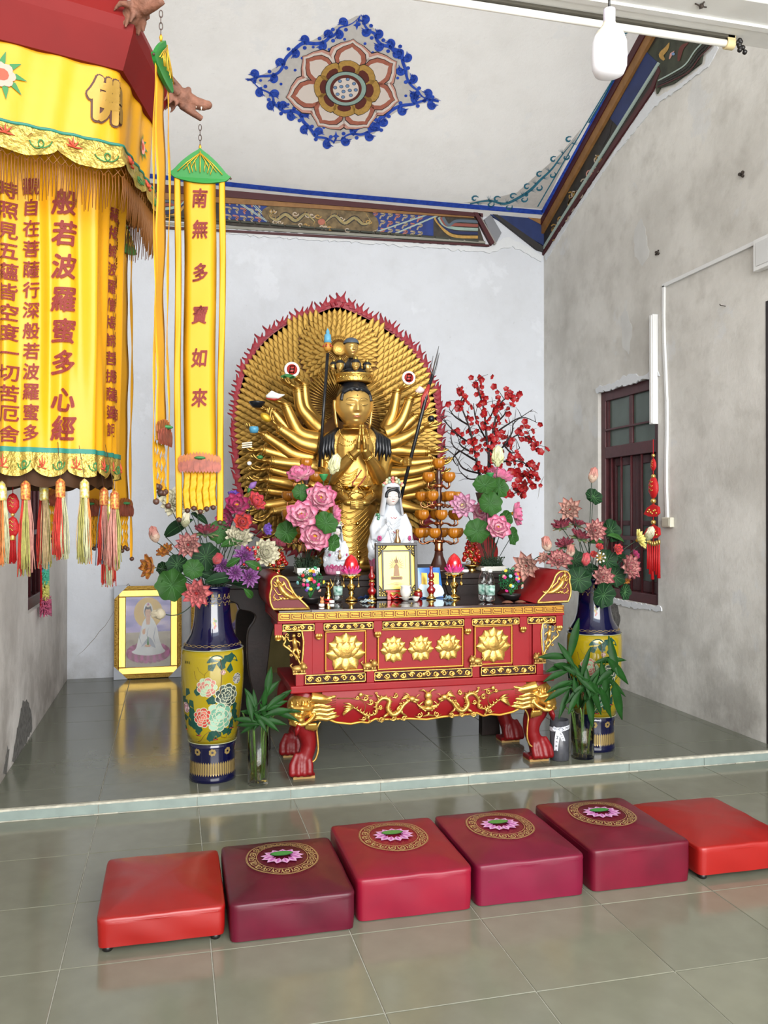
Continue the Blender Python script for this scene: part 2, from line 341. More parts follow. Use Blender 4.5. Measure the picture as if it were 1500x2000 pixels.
# windows --------------------------------------------------------
def window(name, xin, sgn, W, bars=4):
    y0, y1, z0, z1 = W; x0 = xin + sgn*0.03   # set into the wall
    root = MB().box((min(x0, x0+sgn*0.06), y0, z0), (max(x0, x0+sgn*0.06), y0+0.075, z1)).box((min(x0, x0+sgn*0.06), y1-0.075, z0), (max(x0, x0+sgn*0.06), y1, z1)).box((min(x0, x0+sgn*0.06), y0+0.075, z1-0.085), (max(x0, x0+sgn*0.06), y1-0.075, z1)).box((min(x0, x0+sgn*0.06), y0+0.075, z0), (max(x0, x0+sgn*0.06), y1-0.075, z0+0.08))
    r = root.build(name, MAROON, kind='structure', bevel=0.006)
    zt = z0+(z1-z0)*0.70; bx = lambda ya, za, yb, zb, d0, d1: ((min(x0+sgn*d0, x0+sgn*d1), ya, za), (max(x0+sgn*d0, x0+sgn*d1), yb, zb))
    MB().box(*bx(y0+.07, zt-.05, y1-.07, zt+.05, 0, .055)).build('transom', MAROON, r, bevel=.006)
    ym = (y0+y1)/2
    MB().box(*bx(ym-.025, zt+.05, ym+.025, z1-.085, .012, .05)).build('glazing_bar', MAROON, r, bevel=.004)
    MB().box(*bx(y0+.075, zt+.05, y0+.11, z1-.085, .012, .05)).build('sash_stile', MAROON, r); MB().box(*bx(y1-.11, zt+.05, y1-.075, z1-.085, .012, .05)).build('sash_stile', MAROON, r)
    MB().box(*bx(y0+.075, zt+.19, y1-.075, zt+.205, -.005, .012)).build('rail', MAROON, r)
    # two casements
    for a, b in ((y0+.075, ym), (ym, y1-.075)):
        c = MB()
        for p in ((a, z0+.08, a+.075, zt-.05), (b-.075, z0+.08, b, zt-.05), (a+.075, zt-.12, b-.075, zt-.05), (a+.075, z0+.08, b-.075, z0+.17), (a+.075, z0+.62, b-.075, z0+.66), (a+.075, z0+.42, b-.075, z0+.45)): c.box(*bx(p[0], p[1], p[2], p[3], .06, .1))
        cs = c.build('casement', MAROON, r, bevel=.004)
        MB().box(*bx(a+.06, z0+.15, b-.06, zt-.1, .078, .084)).build('pane', DIMGL, cs)
    for a, b in ((y0+.09, ym-.02), (ym+.02, y1-.09)): MB().box(*bx(a, zt+.05, b, z1-.085, .03, .036)).build('pane', DIMGL, r)
    for k in range(bars):
        yy = y0+.075+(y1-y0-.15)*(k+.5)/bars; MB().tube([(x0+sgn*.02, yy, z0+.07), (x0+sgn*.02, yy, zt-.04)], .011, 8).build('grille_bar', MAROON, r)
    MB().box(*bx(y0+.07, z0+.50, y1-.07, z0+.535, .008, .03)).build('grille_rail', MAROON, r)
    MB().box(*bx(y0-.2, z0-.2, y1+.2, z1+.2, .14, .16)).build('shutter_board', mat('outside_dark', '#2c322f', .8), r)
    return r
win1 = window('window_1', XR, 1, WR, 5); win2 = window('window_2', XL, -1, WLf, 4)
d1 = MB().box((XR+.06, DR[0], 0), (XR+.1, DR[1], DR[3])).build('door_1', mat('door_dark', '#2a2526', .5), kind='structure')
MB().box((XR-.003, DR[1]-.03, 0), (XR+.07, DR[1], DR[3])).build('door_frame', MATS['door_dark'], d1)
# plaster lips around windows, exposed cement patches
def ragged(c, fn, name, m, parent, d=.004, jit=.012):
    P = []
    for i in range(len(c)):
        a, b = c[i], c[(i+1) % len(c)]; k = max(2, int(sqrt((a[0]-b[0])**2+(a[1]-b[1])**2)/0.03))
        for q in range(k): t = q/k; P.append((a[0]+(b[0]-a[0])*t+random.uniform(-jit, jit), a[1]+(b[1]-a[1])*t+random.uniform(-jit, jit)))
    return MB().prism(P, fn, d).build(name, m, parent)
CEM = mat('bare_cement', '#6a6864', .95, bump=.6, bscale=60, var=.35, vscale=30)
LIME = mat('fresh_plaster', '#d5d8db', .9, bump=.3, bscale=50)
def pxL(*q): return [(onX(x, y, XL).y, onX(x, y, XL).z) for x, y in q]
def pxR(*q): return [(onX(x, y, XR).y, onX(x, y, XR).z) for x, y in q]
fL = lambda u, v, w: V((XL+w, u, v)); fR = lambda u, v, w: V((XR-w, u, v)); fB = lambda u, v, w: V((u, YB-w, v))
ragged(pxL((22, 1490), (30, 1440), (45, 1365), (56, 1372), (62, 1400), (62, 1425), (50, 1450), (38, 1478)), fL, 'bare_cement', CEM, wl, .002)
ragged(pxL((4, 1515), (14, 1460), (18, 1462), (12, 1510)), fL, 'bare_cement', CEM, wl, .002)
ragged([(5.86, 2.585), (6.88, 2.585), (6.86, 2.64), (6.6, 2.63), (6.3, 2.67), (6.1, 2.62), (5.9, 2.65)], fR, 'plaster_lip', LIME, wr, .012)
ragged([(5.83, 0.80), (6.88, 0.80), (6.84, .77), (6.3, .75), (5.85, .77)], fR, 'plaster_lip', LIME, wr, .008)
ragged(pxR((1180, 1185), (1205, 1180), (1212, 1205), (1207, 1240), (1196, 1228)), fR, 'bare_cement', CEM, wr, .0015, .008)
for P in (((1212, 620), (1222, 600), (1235, 640), (1228, 690), (1216, 680)), ((1238, 450), (1252, 428), (1262, 455), (1268, 500), (1255, 520), (1240, 500))):
    ragged(pxR(*P), fR, 'plaster_patch', mat('pale_patch', '#c9c9c6', .9, var=.06), wr, .001, .01)
cr = mat('crack_dark', '#8d8a85', .95)
def crack(pts, fn, parent, w=.004):
    mb = MB(); P = []
    for a, b in zip(pts, pts[1:]):
        for t in (0, .33, .66): P.append((a[0]+(b[0]-a[0])*t+random.uniform(-.008, .008), a[1]+(b[1]-a[1])*t+random.uniform(-.008, .008)))
    P.append(pts[-1]); ribbon(mb, P, w, lambda u, v: fn(u, v, .0012), taper=True); mb.build('crack', cr, parent)
crack([(onY(x, y, YB).x, onY(x, y, YB).z) for x, y in ((222, 1195), (195, 1235), (165, 1270), (150, 1282))], fB, bpy.data.objects['wall_back'], .005)
crack([(onY(x, y, YB).x, onY(x, y, YB).z) for x, y in ((1062, 930), (1056, 950), (1050, 975))], fB, bpy.data.objects['wall_back'], .008)
# conduits on the right wall
WPL = mat('conduit_white', '#dfe0df', .5)
def tY(x, y): p = onX(x, y, XR); return V((XR, p.y, p.z))
q1_ = tY(1484, 532); a, b, c = tY(1299, 558), tY(1306, 1012), tY(1500, 459)
mb = MB(); 
for k in range(8):
    t0, t1 = k/8, (k+1)/8; y = lambda t: a.y+(b.y-a.y)*t+0.012*sin(t*9)
    mb.hexa([(XR-.018, y(t0)-.014, a.z+(b.z-a.z)*t0), (XR-.001, y(t0)-.014, a.z+(b.z-a.z)*t0), (XR-.001, y(t0)+.014, a.z+(b.z-a.z)*t0), (XR-.018, y(t0)+.014, a.z+(b.z-a.z)*t0), (XR-.018, y(t1)-.014, a.z+(b.z-a.z)*t1), (XR-.001, y(t1)-.014, a.z+(b.z-a.z)*t1), (XR-.001, y(t1)+.014, a.z+(b.z-a.z)*t1), (XR-.018, y(t1)+.014, a.z+(b.z-a.z)*t1)])
cnd = thing('cable_conduit', (XR-.001, a.y, b.z), 'white plastic cable conduit running up the right wall and along to the door box', 'conduit')
mb.build('conduit_upright', WPL, cnd, bevel=.002)
MB().box((XR-.018, q1_.y+.002, a.z-.014), (XR-.001, a.y+.014, a.z+.014)).build('conduit_run', WPL, cnd, bevel=.002)
sb = tY(1306, 1023); t = thing('junction_box', (XR, sb.y, 1.42), 'small beige socket box at the foot of the wall conduit beside the window', 'socket')
MB().box((XR-.035, sb.y-.075, 1.415), (XR, sb.y+.045, 1.49)).build('box_body', mat('beige_plastic', '#c9c6b4', .5), t, bevel=.006)
MB().box((XR-.039, sb.y-.06, 1.425), (XR-.034, sb.y+.03, 1.48)).build('cover_plate', mat('beige_plastic2', '#b9b7a6', .5), t)
q0, q1 = tY(1484, 532), tY(1484, 470); t = thing('cable_box', (XR, 4.5, q0.z), 'white square trunking box high on the right wall near the doorway', 'box')
MB().box((XR-.05, 4.25, q0.z), (XR, q0.y, q0.z+.2)).build('box_body', WPL, t, bevel=.004); MB().box((XR-.055, 4.28, q0.z+.025), (XR-.05, q0.y-.03, q0.z+.175)).build('cover_plate', mat('conduit_white2', '#cfd0cf', .5), t, bevel=.003)
q0, q1 = tY(1283, 615), tY(1286, 828); t = thing('door_curtain_rail', (XR-.03, q0.y, q1.z), 'white plastic strip standing upright over the window edge', 'strip')
MB().box((XR-.05, q0.y-.022, q1.z), (XR-.002, q0.y+.03, q0.z)).build('strip_body', WPL, t, bevel=.003)
MB().box((XR-.056, q0.y-.01, q1.z+.01), (XR-.05, q0.y+.012, q0.z-.01)).build('strip_lip', WHITEP, t)
for (x, y), lb in (((1449, 342), 'small dark rusty wall plug high on the right wall'), ((1285, 493), 'dark nail hole plug between the cornice and the white strip')):
    p = tY(x, y); mb = MB()
    for k in range(5): mb.ell(p+V((-.008, random.uniform(-.02, .02), random.uniform(-.015, .015))), random.uniform(.006, .012), 8, 6)
    mb.build('wall_plug', mat('rust_dark', '#3a322c', .9), cat='wall plug', label=lb)
p = tY(1417, 598); MB().tube([p, p+V((-.04, 0, .003))], .003, 6).tube([p+V((-.04, 0, .003)), p+V((-.045, 0, .012))], .003, 6).build('nail', MATS['rust_dark'], label='single bent nail sticking out of the plain right wall', cat='nail')
# ---------------------------------------------------------------- light tube and bulb
TY = BY-0.045; tz = BZ-0.055
t = thing('fluorescent_lamp', (2.0, TY, BZ), 'long white fluorescent tube with cream end caps fixed under the beam', 'lamp')
xe = 3.02; d_ = ray(1430, 66); xe = (CC+d_*((TY-CC.y)/d_.y)).x; tz = (CC+d_*((TY-CC.y)/d_.y)).z; tz = min(tz, BZ-.03)
MB().tube([(xe-1.9, TY, tz), (xe-.03, TY, tz)], .0155, 16).build('glass_tube', mat('tube_white', '#f4f2ea', .3), t)
MB().box((xe-1.9, TY-.02, BZ-.012), (xe, TY+.02, BZ)).build('batten', mat('dusty_dark', '#5c584f', .9), t)
cap = mat('cream_plastic', '#cbb98a', .5)
for s_, xx in ((1, xe-.035), (-1, xe-1.9)): MB().tube([(xx, TY, tz), (xx+.04, TY, tz)], .024, 16).box((xx, TY-.02, tz), (xx+.04, TY+.02, BZ)).build('end_cap', cap, t, bevel=.002)
mb = MB()
for k in range(9): mb.ell((xe+.03+random.uniform(-.02, .02), TY-.02, BZ-.02-k*.006), .011, 8, 6)
mb.build('wire_ends', BLACKP, t)
bt = onZ(1187, 8, BZ); BYb = BY-0.22; d_ = ray(1190, 95); bc = CC+d_*((BYb-CC.y)/d_.y); 
t = thing('led_bulb', (bc.x, bc.y, bc.z-.14), 'large white bottle-shaped LED bulb hanging from the beam', 'bulb')
pr = [(0, -.115), (.03, -.114), (.058, -.1), (.068, -.075), (.07, -.03), (.068, .02), (.06, .045)]
MB().lathe(pr+[(.058, .05)], bc, 28).build('diffuser', mat('bulb_white', '#f4f4fa', .35), t)
MB().lathe([(.06, .045), (.052, .062), (.035, .08), (.026, .1), (.024, .105)], bc, 28).build('heat_housing', mat('bulb_cream', '#ddd5c0', .45), t)
MB().lathe([(.024, .1), (.024, .155), (.016, .16)], bc, 20).build('lamp_holder', mat('holder_lilac', '#cfcad8', .4), t)
MB().tube([bc+V((0, 0, .15)), V((bc.x, bc.y, BZ))], .005, 8).build('cord', BLACKP, t)
MB().tube([bc+V((.024, 0, .11)), bc+V((.035, .01, .06)), bc+V((.06, .01, .03))], .0015, 5).build('tie_wire', MATS['rust_dark'], t)
p = onZ(1370, 8, BZ); MB().ell(p+V((0, 0, -.008)), .01, 8, 6).tube([p+V((-.03, 0, -.002)), p+V((0, 0, -.01)), p+V((.03, .01, -.003))], .003, 5).tube([p+V((0, -.02, -.002)), p+V((0, 0, -.01)), p+V((.01, .025, -.003))], .003, 5).build('ceiling_hook', MATS['rust_dark'], label='tiny rusty wire twist stuck under the white beam', cat='hook')
# ---------------------------------------------------------------- cushions
def cushion(name, x0, x1, yf, dep, h, m, label, lotus, feet, group):
    cx, cy = (x0+x1)/2, yf+dep/2; w2, d2 = (x1-x0)/2, dep/2; z0 = .022 if feet else .003
    t = thing(name, (cx, cy, 0), label, 'cushion', group)
    def sf(u, v):     # u around, v from bottom to the top centre
        a = 2*pi*u; n = 22.0; ca, sa = cos(a), sin(a); k = (abs(ca)**n+abs(sa)**n)**(-1/n)
        if v < .5:
            q = v/.5; r = 1.0-.02*(1-q)+.006*sin(q*pi)+.004*sin(a*7+q*4); z = z0+(h-z0-.025)*q
        else:
            q = (v-.5)/.5; e = min(1, q/.18); r = (1-.045*(1-sqrt(max(0, 1-e*e)))) if q < .18 else .955*(1-(q-.18)/.82); z = h-.025+.014*sin(e*pi/2) + .02*(max(0, 1-(max(r, 0)/.955)**2.5) if q > .18 else 0)
            z += .0025*noise.noise(V((cos(a)*r*3+cx*7, sin(a)*r*3, 1)))
        return V((cx+w2*k*ca*r, cy+d2*k*sa*r, z))
    mb = MB().grid(sf, 160, 40, cu=True); mb.build('cover', m, t)
    seam = [V((cx+w2*(abs(cos(a))**22+abs(sin(a))**22)**(-1/22)*cos(a)*.992, cy+d2*(abs(cos(a))**22+abs(sin(a))**22)**(-1/22)*sin(a)*.992, h-.026)) for a in [2*pi*i/96 for i in range(96)]]
    MB().tube(seam, .0028, 6, closed=True).build('piping', m, t)
    if feet:
        for sx in (-1, 1):
            for sy in (-1, 1): MB().lathe([(.014, 0), (.018, .004), (.018, .024)], (cx+sx*(w2-.035), cy+sy*(d2-.035), 0), 14).build('foot', BLACKP, t)
    if lotus:
        sx_, sy_ = .150, .150; zc = lambda u, v: h-.011+.02*(1-min(1, max(abs(u)/w2, abs(v)/d2)/.955)**2.5)+.0045
        fn = lambda u, v: V((cx+u, cy+v*1.2+.055, zc(u, v*1.2+.055)))
        TAN = mat('print_tan', '#9c8052', .45)
        mb = MB(); N = 72
        def ring(r0, r1, mi):
            mb.add([fn(r0*cos(2*pi*i/N), r0*sin(2*pi*i/N)) for i in range(N)]+[fn(r1*cos(2*pi*i/N), r1*sin(2*pi*i/N)) for i in range(N)], [(i, (i+1) % N, N+(i+1) % N, N+i) for i in range(N)], True, mi)
        ring(.099, .1015, 0); ring(.136, .139, 0); ring(.1405, .142, 0)
        for k in range(20):
            a = 2*pi*k/20; sp = []
            for i in range(15):
                q = i/14; rr = .0145*(1-.8*q); th = a*1+q*2*pi*1.35; sp.append((.1185*cos(a)+rr*cos(th+a), .1185*sin(a)+rr*sin(th+a)))
            ribbon(mb, sp, .0042, fn, 0, False)
            a2 = a+pi/20; ribbon(mb, [(.104*cos(a2), .104*sin(a2)), (.118*cos(a2+.02), .118*sin(a2+.02)), (.133*cos(a2-.02), .133*sin(a2-.02))], .005, fn, 0)
            disc(mb, .128*cos(a2+.06), .128*sin(a2+.06), .0035, .0035, fn, 0, 8); disc(mb, .108*cos(a2-.07), .108*sin(a2-.07), .003, .003, fn, 0, 8)
        mb.build('printed_ring', TAN, t)
        fn2 = lambda u, v: fn(u, v)+V((0, 0, .0006)); fn3 = lambda u, v: fn(u, v)+V((0, 0, .0012)); fn4 = lambda u, v: fn(u, v)+V((0, 0, .0018))
        mb = MB()
        for lay, (cnt, rx, ry, wd_, cyo) in enumerate(((13, .086, .062, .034, .0), (11, .072, .048, .032, -.002))):
            for k in range(cnt):
                a = 2*pi*(k+.5*lay)/cnt; tip = (rx*cos(a), ry*sin(a)+cyo); b0 = (rx*.45*cos(a), ry*.4*sin(a)+cyo); px, py = -sin(a)*wd_/2, cos(a)*wd_/2*.8
                m_ = ((tip[0]+b0[0])/2, (tip[1]+b0[1])/2)
                mb.poly([(fn2, fn3)[lay](*q) for q in (b0, (m_[0]-px, m_[1]-py), tip, (m_[0]+px, m_[1]+py))][::1], 0)
                ribbon(mb, [(b0[0], b0[1]), m_, (tip[0]*.86, tip[1]*.86+cyo*.1)], .007, (fn3, fn4)[lay], 1)
        mb.build('lotus_petals_print', [mat('print_pale_pink', '#c796bd', .4), mat('print_mauve', '#a9579b', .4)], t)
        mb = MB(); fn5 = lambda u, v: fn(u, v)+V((0, 0, .0025)); fn6 = lambda u, v: fn(u, v)+V((0, 0, .003))
        disc(mb, 0, .018, .046, .021, fn5, 1, 26); disc(mb, 0, .019, .042, .018, fn6, 0, 26)
        mb.build('lotus_pod_print', [mat('print_green', '#3a7f3a', .4), mat('print_dkgreen', '#23582f', .4)], t)
    return t
CUR = mat('red_vinyl', '#82120e', .36, bump=.12, bscale=7, coat=.1, var=.06, vscale=4)
def cvinyl(i): return mat('crimson_vinyl_%d' % i, ('#540a20', '#6c0d23', '#680d2a', '#620d22')[i], .36, bump=.14, bscale=6, vscale=5, spec=.35, col2=('#430a1a', '#780f24', '#5c0b24', '#500b1c')[i])
cushion('kneeling_cushion', -.251, .185, 3.06, .535, .135, CUR, 'bright red plain kneeling cushion at the left end of the row', False, True, None)
cushion('kneeling_cushion', .195, .648, 3.03, .555, .148, cvinyl(0), 'dark crimson lotus-printed cushion beside the left plain red one', True, False, None)
cushion('kneeling_cushion', .662, 1.115, 3.075, .575, .17, cvinyl(1), 'second lotus-printed crimson cushion from the left, redder on top', True, False, None)
cushion('kneeling_cushion', 1.132, 1.588, 3.085, .565, .172, cvinyl(2), 'third lotus-printed crimson cushion from the left, pinkish front', True, False, None)
cushion('kneeling_cushion', 1.622, 2.068, 3.095, .57, .178, cvinyl(3), 'lotus-printed crimson cushion beside the right plain red one', True, False, None)
cushion('kneeling_cushion', 2.10, 2.555, 3.085, .56, .148, mat('red_vinyl2', '#861410', .38, bump=.1, bscale=7, var=.05, vscale=4), 'bright red plain kneeling cushion at the right end of the row', False, True, None)
# ================================================================ PAINTED CEILING MEDALLION AND CORNICE
mc = lambda x, y, o=.004: onC(440+x/3.261, y/3.261, o)       # crop units of the medallion study -> ceiling plane
PB = mat('paint_blue', '#1f3fa3', .6, var=.2, vscale=25, col2='#2f55bf'); PBD = mat('paint_navy', '#1b2550', .6); PG = mat('paint_grey_wash', '#c3bfba', .8, var=.05, vscale=20)
PK = mat('paint_black', '#231f20', .6); PPK = mat('paint_rose', '#c99586', .6, var=.08, vscale=30); PPL = mat('paint_pale', '#d9cdc4', .6); PBR = mat('paint_russet', '#a5624f', .6, var=.12, vscale=30)
POC = mat('paint_ochre', '#b08a45', .6, var=.12, vscale=40); PDR = mat('paint_oxblood', '#5e2a22', .6); PTL = mat('paint_sage', '#8fa79d', .6, var=.08, vscale=20); PDT = mat('paint_dot', '#6f8db5', .6); PTE = mat('paint_teal', '#2d6f86', .6, var=.15, vscale=30); PRB = mat('paint_brown', '#8a6236', .6, var=.15, vscale=15); PMR = mat('paint_maroon', '#45161b', .55)
cx_, cy_ = 768, 565
wash = spline([(130, 505), (225, 480), (330, 420), (440, 300), (560, 255), (700, 170), (790, 125), (858, 100), (930, 165), (1030, 260), (1120, 330), (1160, 430), (1210, 540), (1290, 600), (1370, 640), (1250, 660), (1130, 690), (1010, 770), (950, 850), (800, 885), (690, 915), (560, 870), (500, 780), (400, 740), (270, 640), (225, 540)], 3, True)
MB().poly([mc(x, y, .002) for x, y in wash]).build('painted_ground', PG, ceil)
mb = MB(); rnd = random.Random(3)
edges = [[(140, 505), (330, 460), (450, 300), (640, 260), (720, 190), (850, 120)], [(850, 120), (930, 200), (1010, 290), (1120, 330), (1150, 470), (1240, 600), (1360, 640)], [(1360, 640), (1180, 660), (1000, 740), (960, 830), (800, 860), (695, 905)], [(695, 905), (560, 850), (470, 730), (340, 690), (280, 600), (140, 505)]]
fnm = lambda x, y: mc(x, y, .005)
for E_ in edges:
    S = spline(E_, 14); ribbon(mb, [(x+7*sin(i*.5), y+7*cos(i*.5)) for i, (x, y) in enumerate(S)], 21, fnm, 0)
    for i in range(4, len(S)-4, 7):
        x, y = S[i]; x2, y2 = S[i+2]; a = atan2(y2-y, x2-x); sg = 1 if (i//7) % 2 else -1
        sp = []
        for k in range(16):
            q = k/15; th = a+sg*(.3+q*4.6); r = 6+30*(1-q)*1.0; sp.append((x+sg*cos(a+pi/2)*30+cos(th-sg*pi/2)*r, y+sg*sin(a+pi/2)*30+sin(th-sg*pi/2)*r))
        ribbon(mb, sp, [20-12*abs(q/15-.35) for q in range(16)], fnm, 0)
        for j in range(4):
            b = a+sg*(.9+.35*j); ribbon(mb, [(x+cos(b)*12*j*.4, y+sin(b)*12*j*.4), (x+cos(b)*30, y+sin(b)*30), (x+cos(b+.5*sg)*46, y+sin(b+.5*sg)*46)], 16-j, fnm, 0)
        disc(mb, x-sg*cos(a+pi/2)*24, y-sg*sin(a+pi/2)*24, 13, 12, fnm, 0, 10)
for x, y in ((760, 250), (890, 278), (940, 335), (1098, 497), (1150, 610), (970, 712), (805, 830), (715, 800), (628, 812), (508, 712), (400, 665), (355, 535), (445, 447), (490, 370), (662, 315), (560, 300), (190, 512), (225, 512), (1275, 628), (1300, 632), (855, 130)): disc(mb, x, y, 10, 9, fnm, 0, 10)
ribbon(mb, [(128, 503), (160, 508), (200, 512)], 12, fnm, 0); ribbon(mb, [(1290, 630), (1330, 636), (1375, 641)], 10, fnm, 0)
for cx2, cy2 in ((838, 160), (705, 868)): mb.poly([fnm(cx2, cy2-34), fnm(cx2+8, cy2-8), fnm(cx2+24, cy2), fnm(cx2+8, cy2+8), fnm(cx2, cy2+34), fnm(cx2-8, cy2+8), fnm(cx2-24, cy2), fnm(cx2-8, cy2-8)])
ribbon(mb, [(860, 98), (850, 120), (842, 150)], 12, fnm); ribbon(mb, [(690, 915), (697, 895), (705, 870)], 11, fnm)
mb.build('painted_scrollwork', PB, ceil)
def petal(mb, tip, base, wd, off, mis, outline=True, blunt=False):
    tx, ty = tip; bx_, by_ = base; dx, dy = tx-bx_, ty-by_; l = sqrt(dx*dx+dy*dy); ux, uy = dx/l, dy/l; nx, ny = -uy, ux
    def shape(s, k=1.0):
        prof = ((0, .30), (.2, .43), (.45, .52), (.68, .46), (.84, .27), (.93, .09), (1.0, 0)) if not blunt else ((0, .26), (.2, .38), (.5, .52), (.78, .47), (.93, .26), (1, 0))
        L_ = [(bx_+ux*l*a*k+nx*wd*b*s+ux*l*(1-k)*.3, by_+uy*l*a*k+ny*wd*b*s+uy*l*(1-k)*.3) for a, b in prof]; R_ = [(bx_+ux*l*a*k-nx*wd*b*s+ux*l*(1-k)*.3, by_+uy*l*a*k-ny*wd*b*s+uy*l*(1-k)*.3) for a, b in prof[:-1]]
        return L_+R_[::-1]
    for s, k, mi, dz in mis: mb.poly([mc(x, y, off+dz) for x, y in shape(s, k)], mi)
mb = MB(); M_ = [PK, PPK, PPL, PBR, POC, PDR, PTL, PDT]
for tp in ((815, 250), (1092, 393), (1105, 643), (912, 812), (590, 802), (388, 620), (493, 360)):
    b = (cx_+(tp[0]-cx_)*.30, cy_+(tp[1]-cy_)*.30); wd = 275 if abs(tp[0]-cx_) < 200 else 240
    petal(mb, tp, b, wd, .006, [(1.05, 1.02, 0, 0), (1.0, 1.0, 1, .0006), (.86, .95, 2, .0012), (.74, .86, 0, .0018), (.70, .84, 3, .0024), (.50, .68, 2, .003)])
for i in range(8):
    a = -pi/2+.10+i*pi/4; tp = (cx_+8+cos(a)*212, cy_+sin(a)*180); b = (cx_+cos(a)*90, cy_+sin(a)*75)
    petal(mb, tp, b, 138, .0105, [(1.07, 1.03, 0, 0), (1, 1, 4, .0006), (.62, .55, 5, .0012)], blunt=True)
fq = lambda o: (lambda x, y: mc(x, y, o))
disc(mb, cx_, cy_, 133, 112, fq(.013), 0, 40); disc(mb, cx_, cy_, 128, 107, fq(.0136), 6, 40); disc(mb, cx_, cy_, 101, 88, fq(.0142), 5, 40); disc(mb, cx_, cy_+2, 82, 70, fq(.0148), 2, 36)
for x, y in ((730, 517), (780, 505), (820, 533), (700, 558), (739, 552), (778, 548), (753, 583), (793, 576), (831, 573), (715, 600), (800, 607), (750, 618)): disc(mb, x, y, 13, 11, fq(.0154), 0, 12); disc(mb, x, y, 10, 8.5, fq(.016), 7, 12)
mb.build('painted_lotus', M_, ceil)
# ---- cornice on the back wall, a moulded band with painted fields (pixel study crop: x = 280 + X/1.786, y = 320 + Y/1.786)
def wb(X, Y, w=.0): p = onY(280+X/1.786, 320+Y/1.786, YB); return V((p.x, YB-.003-w, p.z))
cor = MB().prism([(-.88, 4.185), (2.97, 4.185), (3.02, 4.185), (2.91, 4.475), (-.88, 4.475)], lambda u, v, w: V((u, YB-w, v)), .012).build('trim_cornice_back', mat('cornice_ground', '#3c362f', .7, var=.3, vscale=14), kind='structure')
zA = lambda X: (5+0*X)
def band(x0, x1, ytl, ytr, ybl, ybr, d, m, name):
    P = [wb(x0, ybl), wb(x1, ybr), wb(x1, ytr), wb(x0, ytl)]
    MB().hexa([p+V((0, .0, 0)) for p in P]+[p+V((0, -d, 0)) for p in P]).build(name, m, cor)
band(-190, 1400, 30, 168, 52, 184, .05, PB, 'blue_fillet')
band(-190, 1180, 50, 158, 84, 190, .035, PMR, 'maroon_fillet')
band(-190, 1150, 80, 164, 112, 192, .025, PRB, 'ochre_band')
band(-190, 1190, 190, 272, 200, 280, .022, mat('paint_grey_line', '#8b8a80', .6), 'grey_line'); band(-190, 1205, 205, 284, 214, 291, .02, PMR, 'red_line')
# fretwork fields, dragon cartouche, cloud scrolls
mb = MB()
def yt(X): return 118+(X-285)*.0885+0
def yb_(X): return 200+(X-285)*.082
def fret(x0, x1, sl):
    for k in range(int((x1-x0)/26)):
        X = x0+k*26
        for j in range(3):
            Y = yt(X)+8+j*27; h = 20
            pts = [(X, Y), (X+16, Y+2), (X+16, Y+9), (X+7, Y+9), (X+7, Y+h)]
            P = [(x+sl*(y-Y), y) for x, y in pts]
            for a, b in zip(P, P[1:]): ribbon(mb, [a, b], 5.5, lambda u, v: wb(u, v, .0155), (1 if (k+j) % 3 else 2), False)
mbb = MB(); 
for x0, x1 in ((285, 430), (800, 1010)): mbb.poly([wb(x, y, .0135) for x, y in ((x0, yt(x0)), (x0, yb_(x0)-6), (x1, yb_(x1)-6), (x1, yt(x1)))], 0)
mbb.build('fret_ground', mat('paint_fretblue', '#263a7a', .7, var=.15, vscale=12), cor)
fret(285, 425, .5); fret(800, 1000, -.5)
for x0, dx in ((300, 130), (360, 80), (835, 150), (900, 120)):
    for o in (0, 7): ribbon(mb, [(x0+o, yt(x0)), (x0+dx+o, yb_(x0+dx)-8)] if x0 < 500 else [(x0+dx+o, yt(x0+dx)), (x0+o-20, yb_(x0)-8)], 2.5, lambda u, v: wb(u, v, .0165), 3, False)
mb.build('painted_fretwork', [PK, mat('paint_tan', '#a3937a', .7), mat('paint_coral', '#a86a5c', .6), mat('paint_lightgrey', '#9fb0a8', .6)], cor)
car = spline([(412, 175), (440, 150), (520, 146), (640, 158), (780, 172), (818, 205), (800, 236), (700, 232), (560, 222), (450, 210)], 5, True)
MB().poly([wb(x, y, .017) for x, y in car]).build('cartouche_ground', mat('paint_dragon_ground', '#6b5a3e', .7, var=.35, vscale=20), cor)
mb = MB(); rnd = random.Random(5)
for sg, x0 in ((1, 615), (-1, 615)):
    bd = spline([(x0+sg*18, 205), (x0+sg*50, 180), (x0+sg*85, 205), (x0+sg*120, 185), (x0+sg*150, 205), (x0+sg*175, 195), (x0+sg*165, 178)], 5)
    bd = [(x, y+(x-615)*.05) for x, y in bd]; ribbon(mb, bd, 17, lambda u, v: wb(u, v, .0175), 0); ribbon(mb, bd, 10, lambda u, v: wb(u, v, .018), 1)
    for i in range(0, len(bd), 3): x, y = bd[i]; ribbon(mb, [(x, y), (x+rnd.uniform(-10, 10), y+rnd.choice((-15, 15)))], 4, lambda u, v: wb(u, v, .0182), 2)
for k in range(16):
    x = rnd.uniform(435, 800); y = 165+(x-440)*.11+rnd.choice((2, 38)); c_ = [(x+(12-i*.8)*cos(i*.6), y+(9-i*.6)*sin(i*.6)) for i in range(12)]; ribbon(mb, c_, 3.5, lambda u, v: wb(u, v, .0178), rnd.choice((2, 3, 3)), False)
disc(mb, 620, 205, 13, 11, lambda u, v: wb(u, v, .019), 4)
mb.build('painted_dragons', [PK, mat('paint_sagegold', '#8f8257', .6, var=.2, vscale=30), POC, mat('paint_cloud', '#b9a996', .6), PBR], cor)
mb = MB()
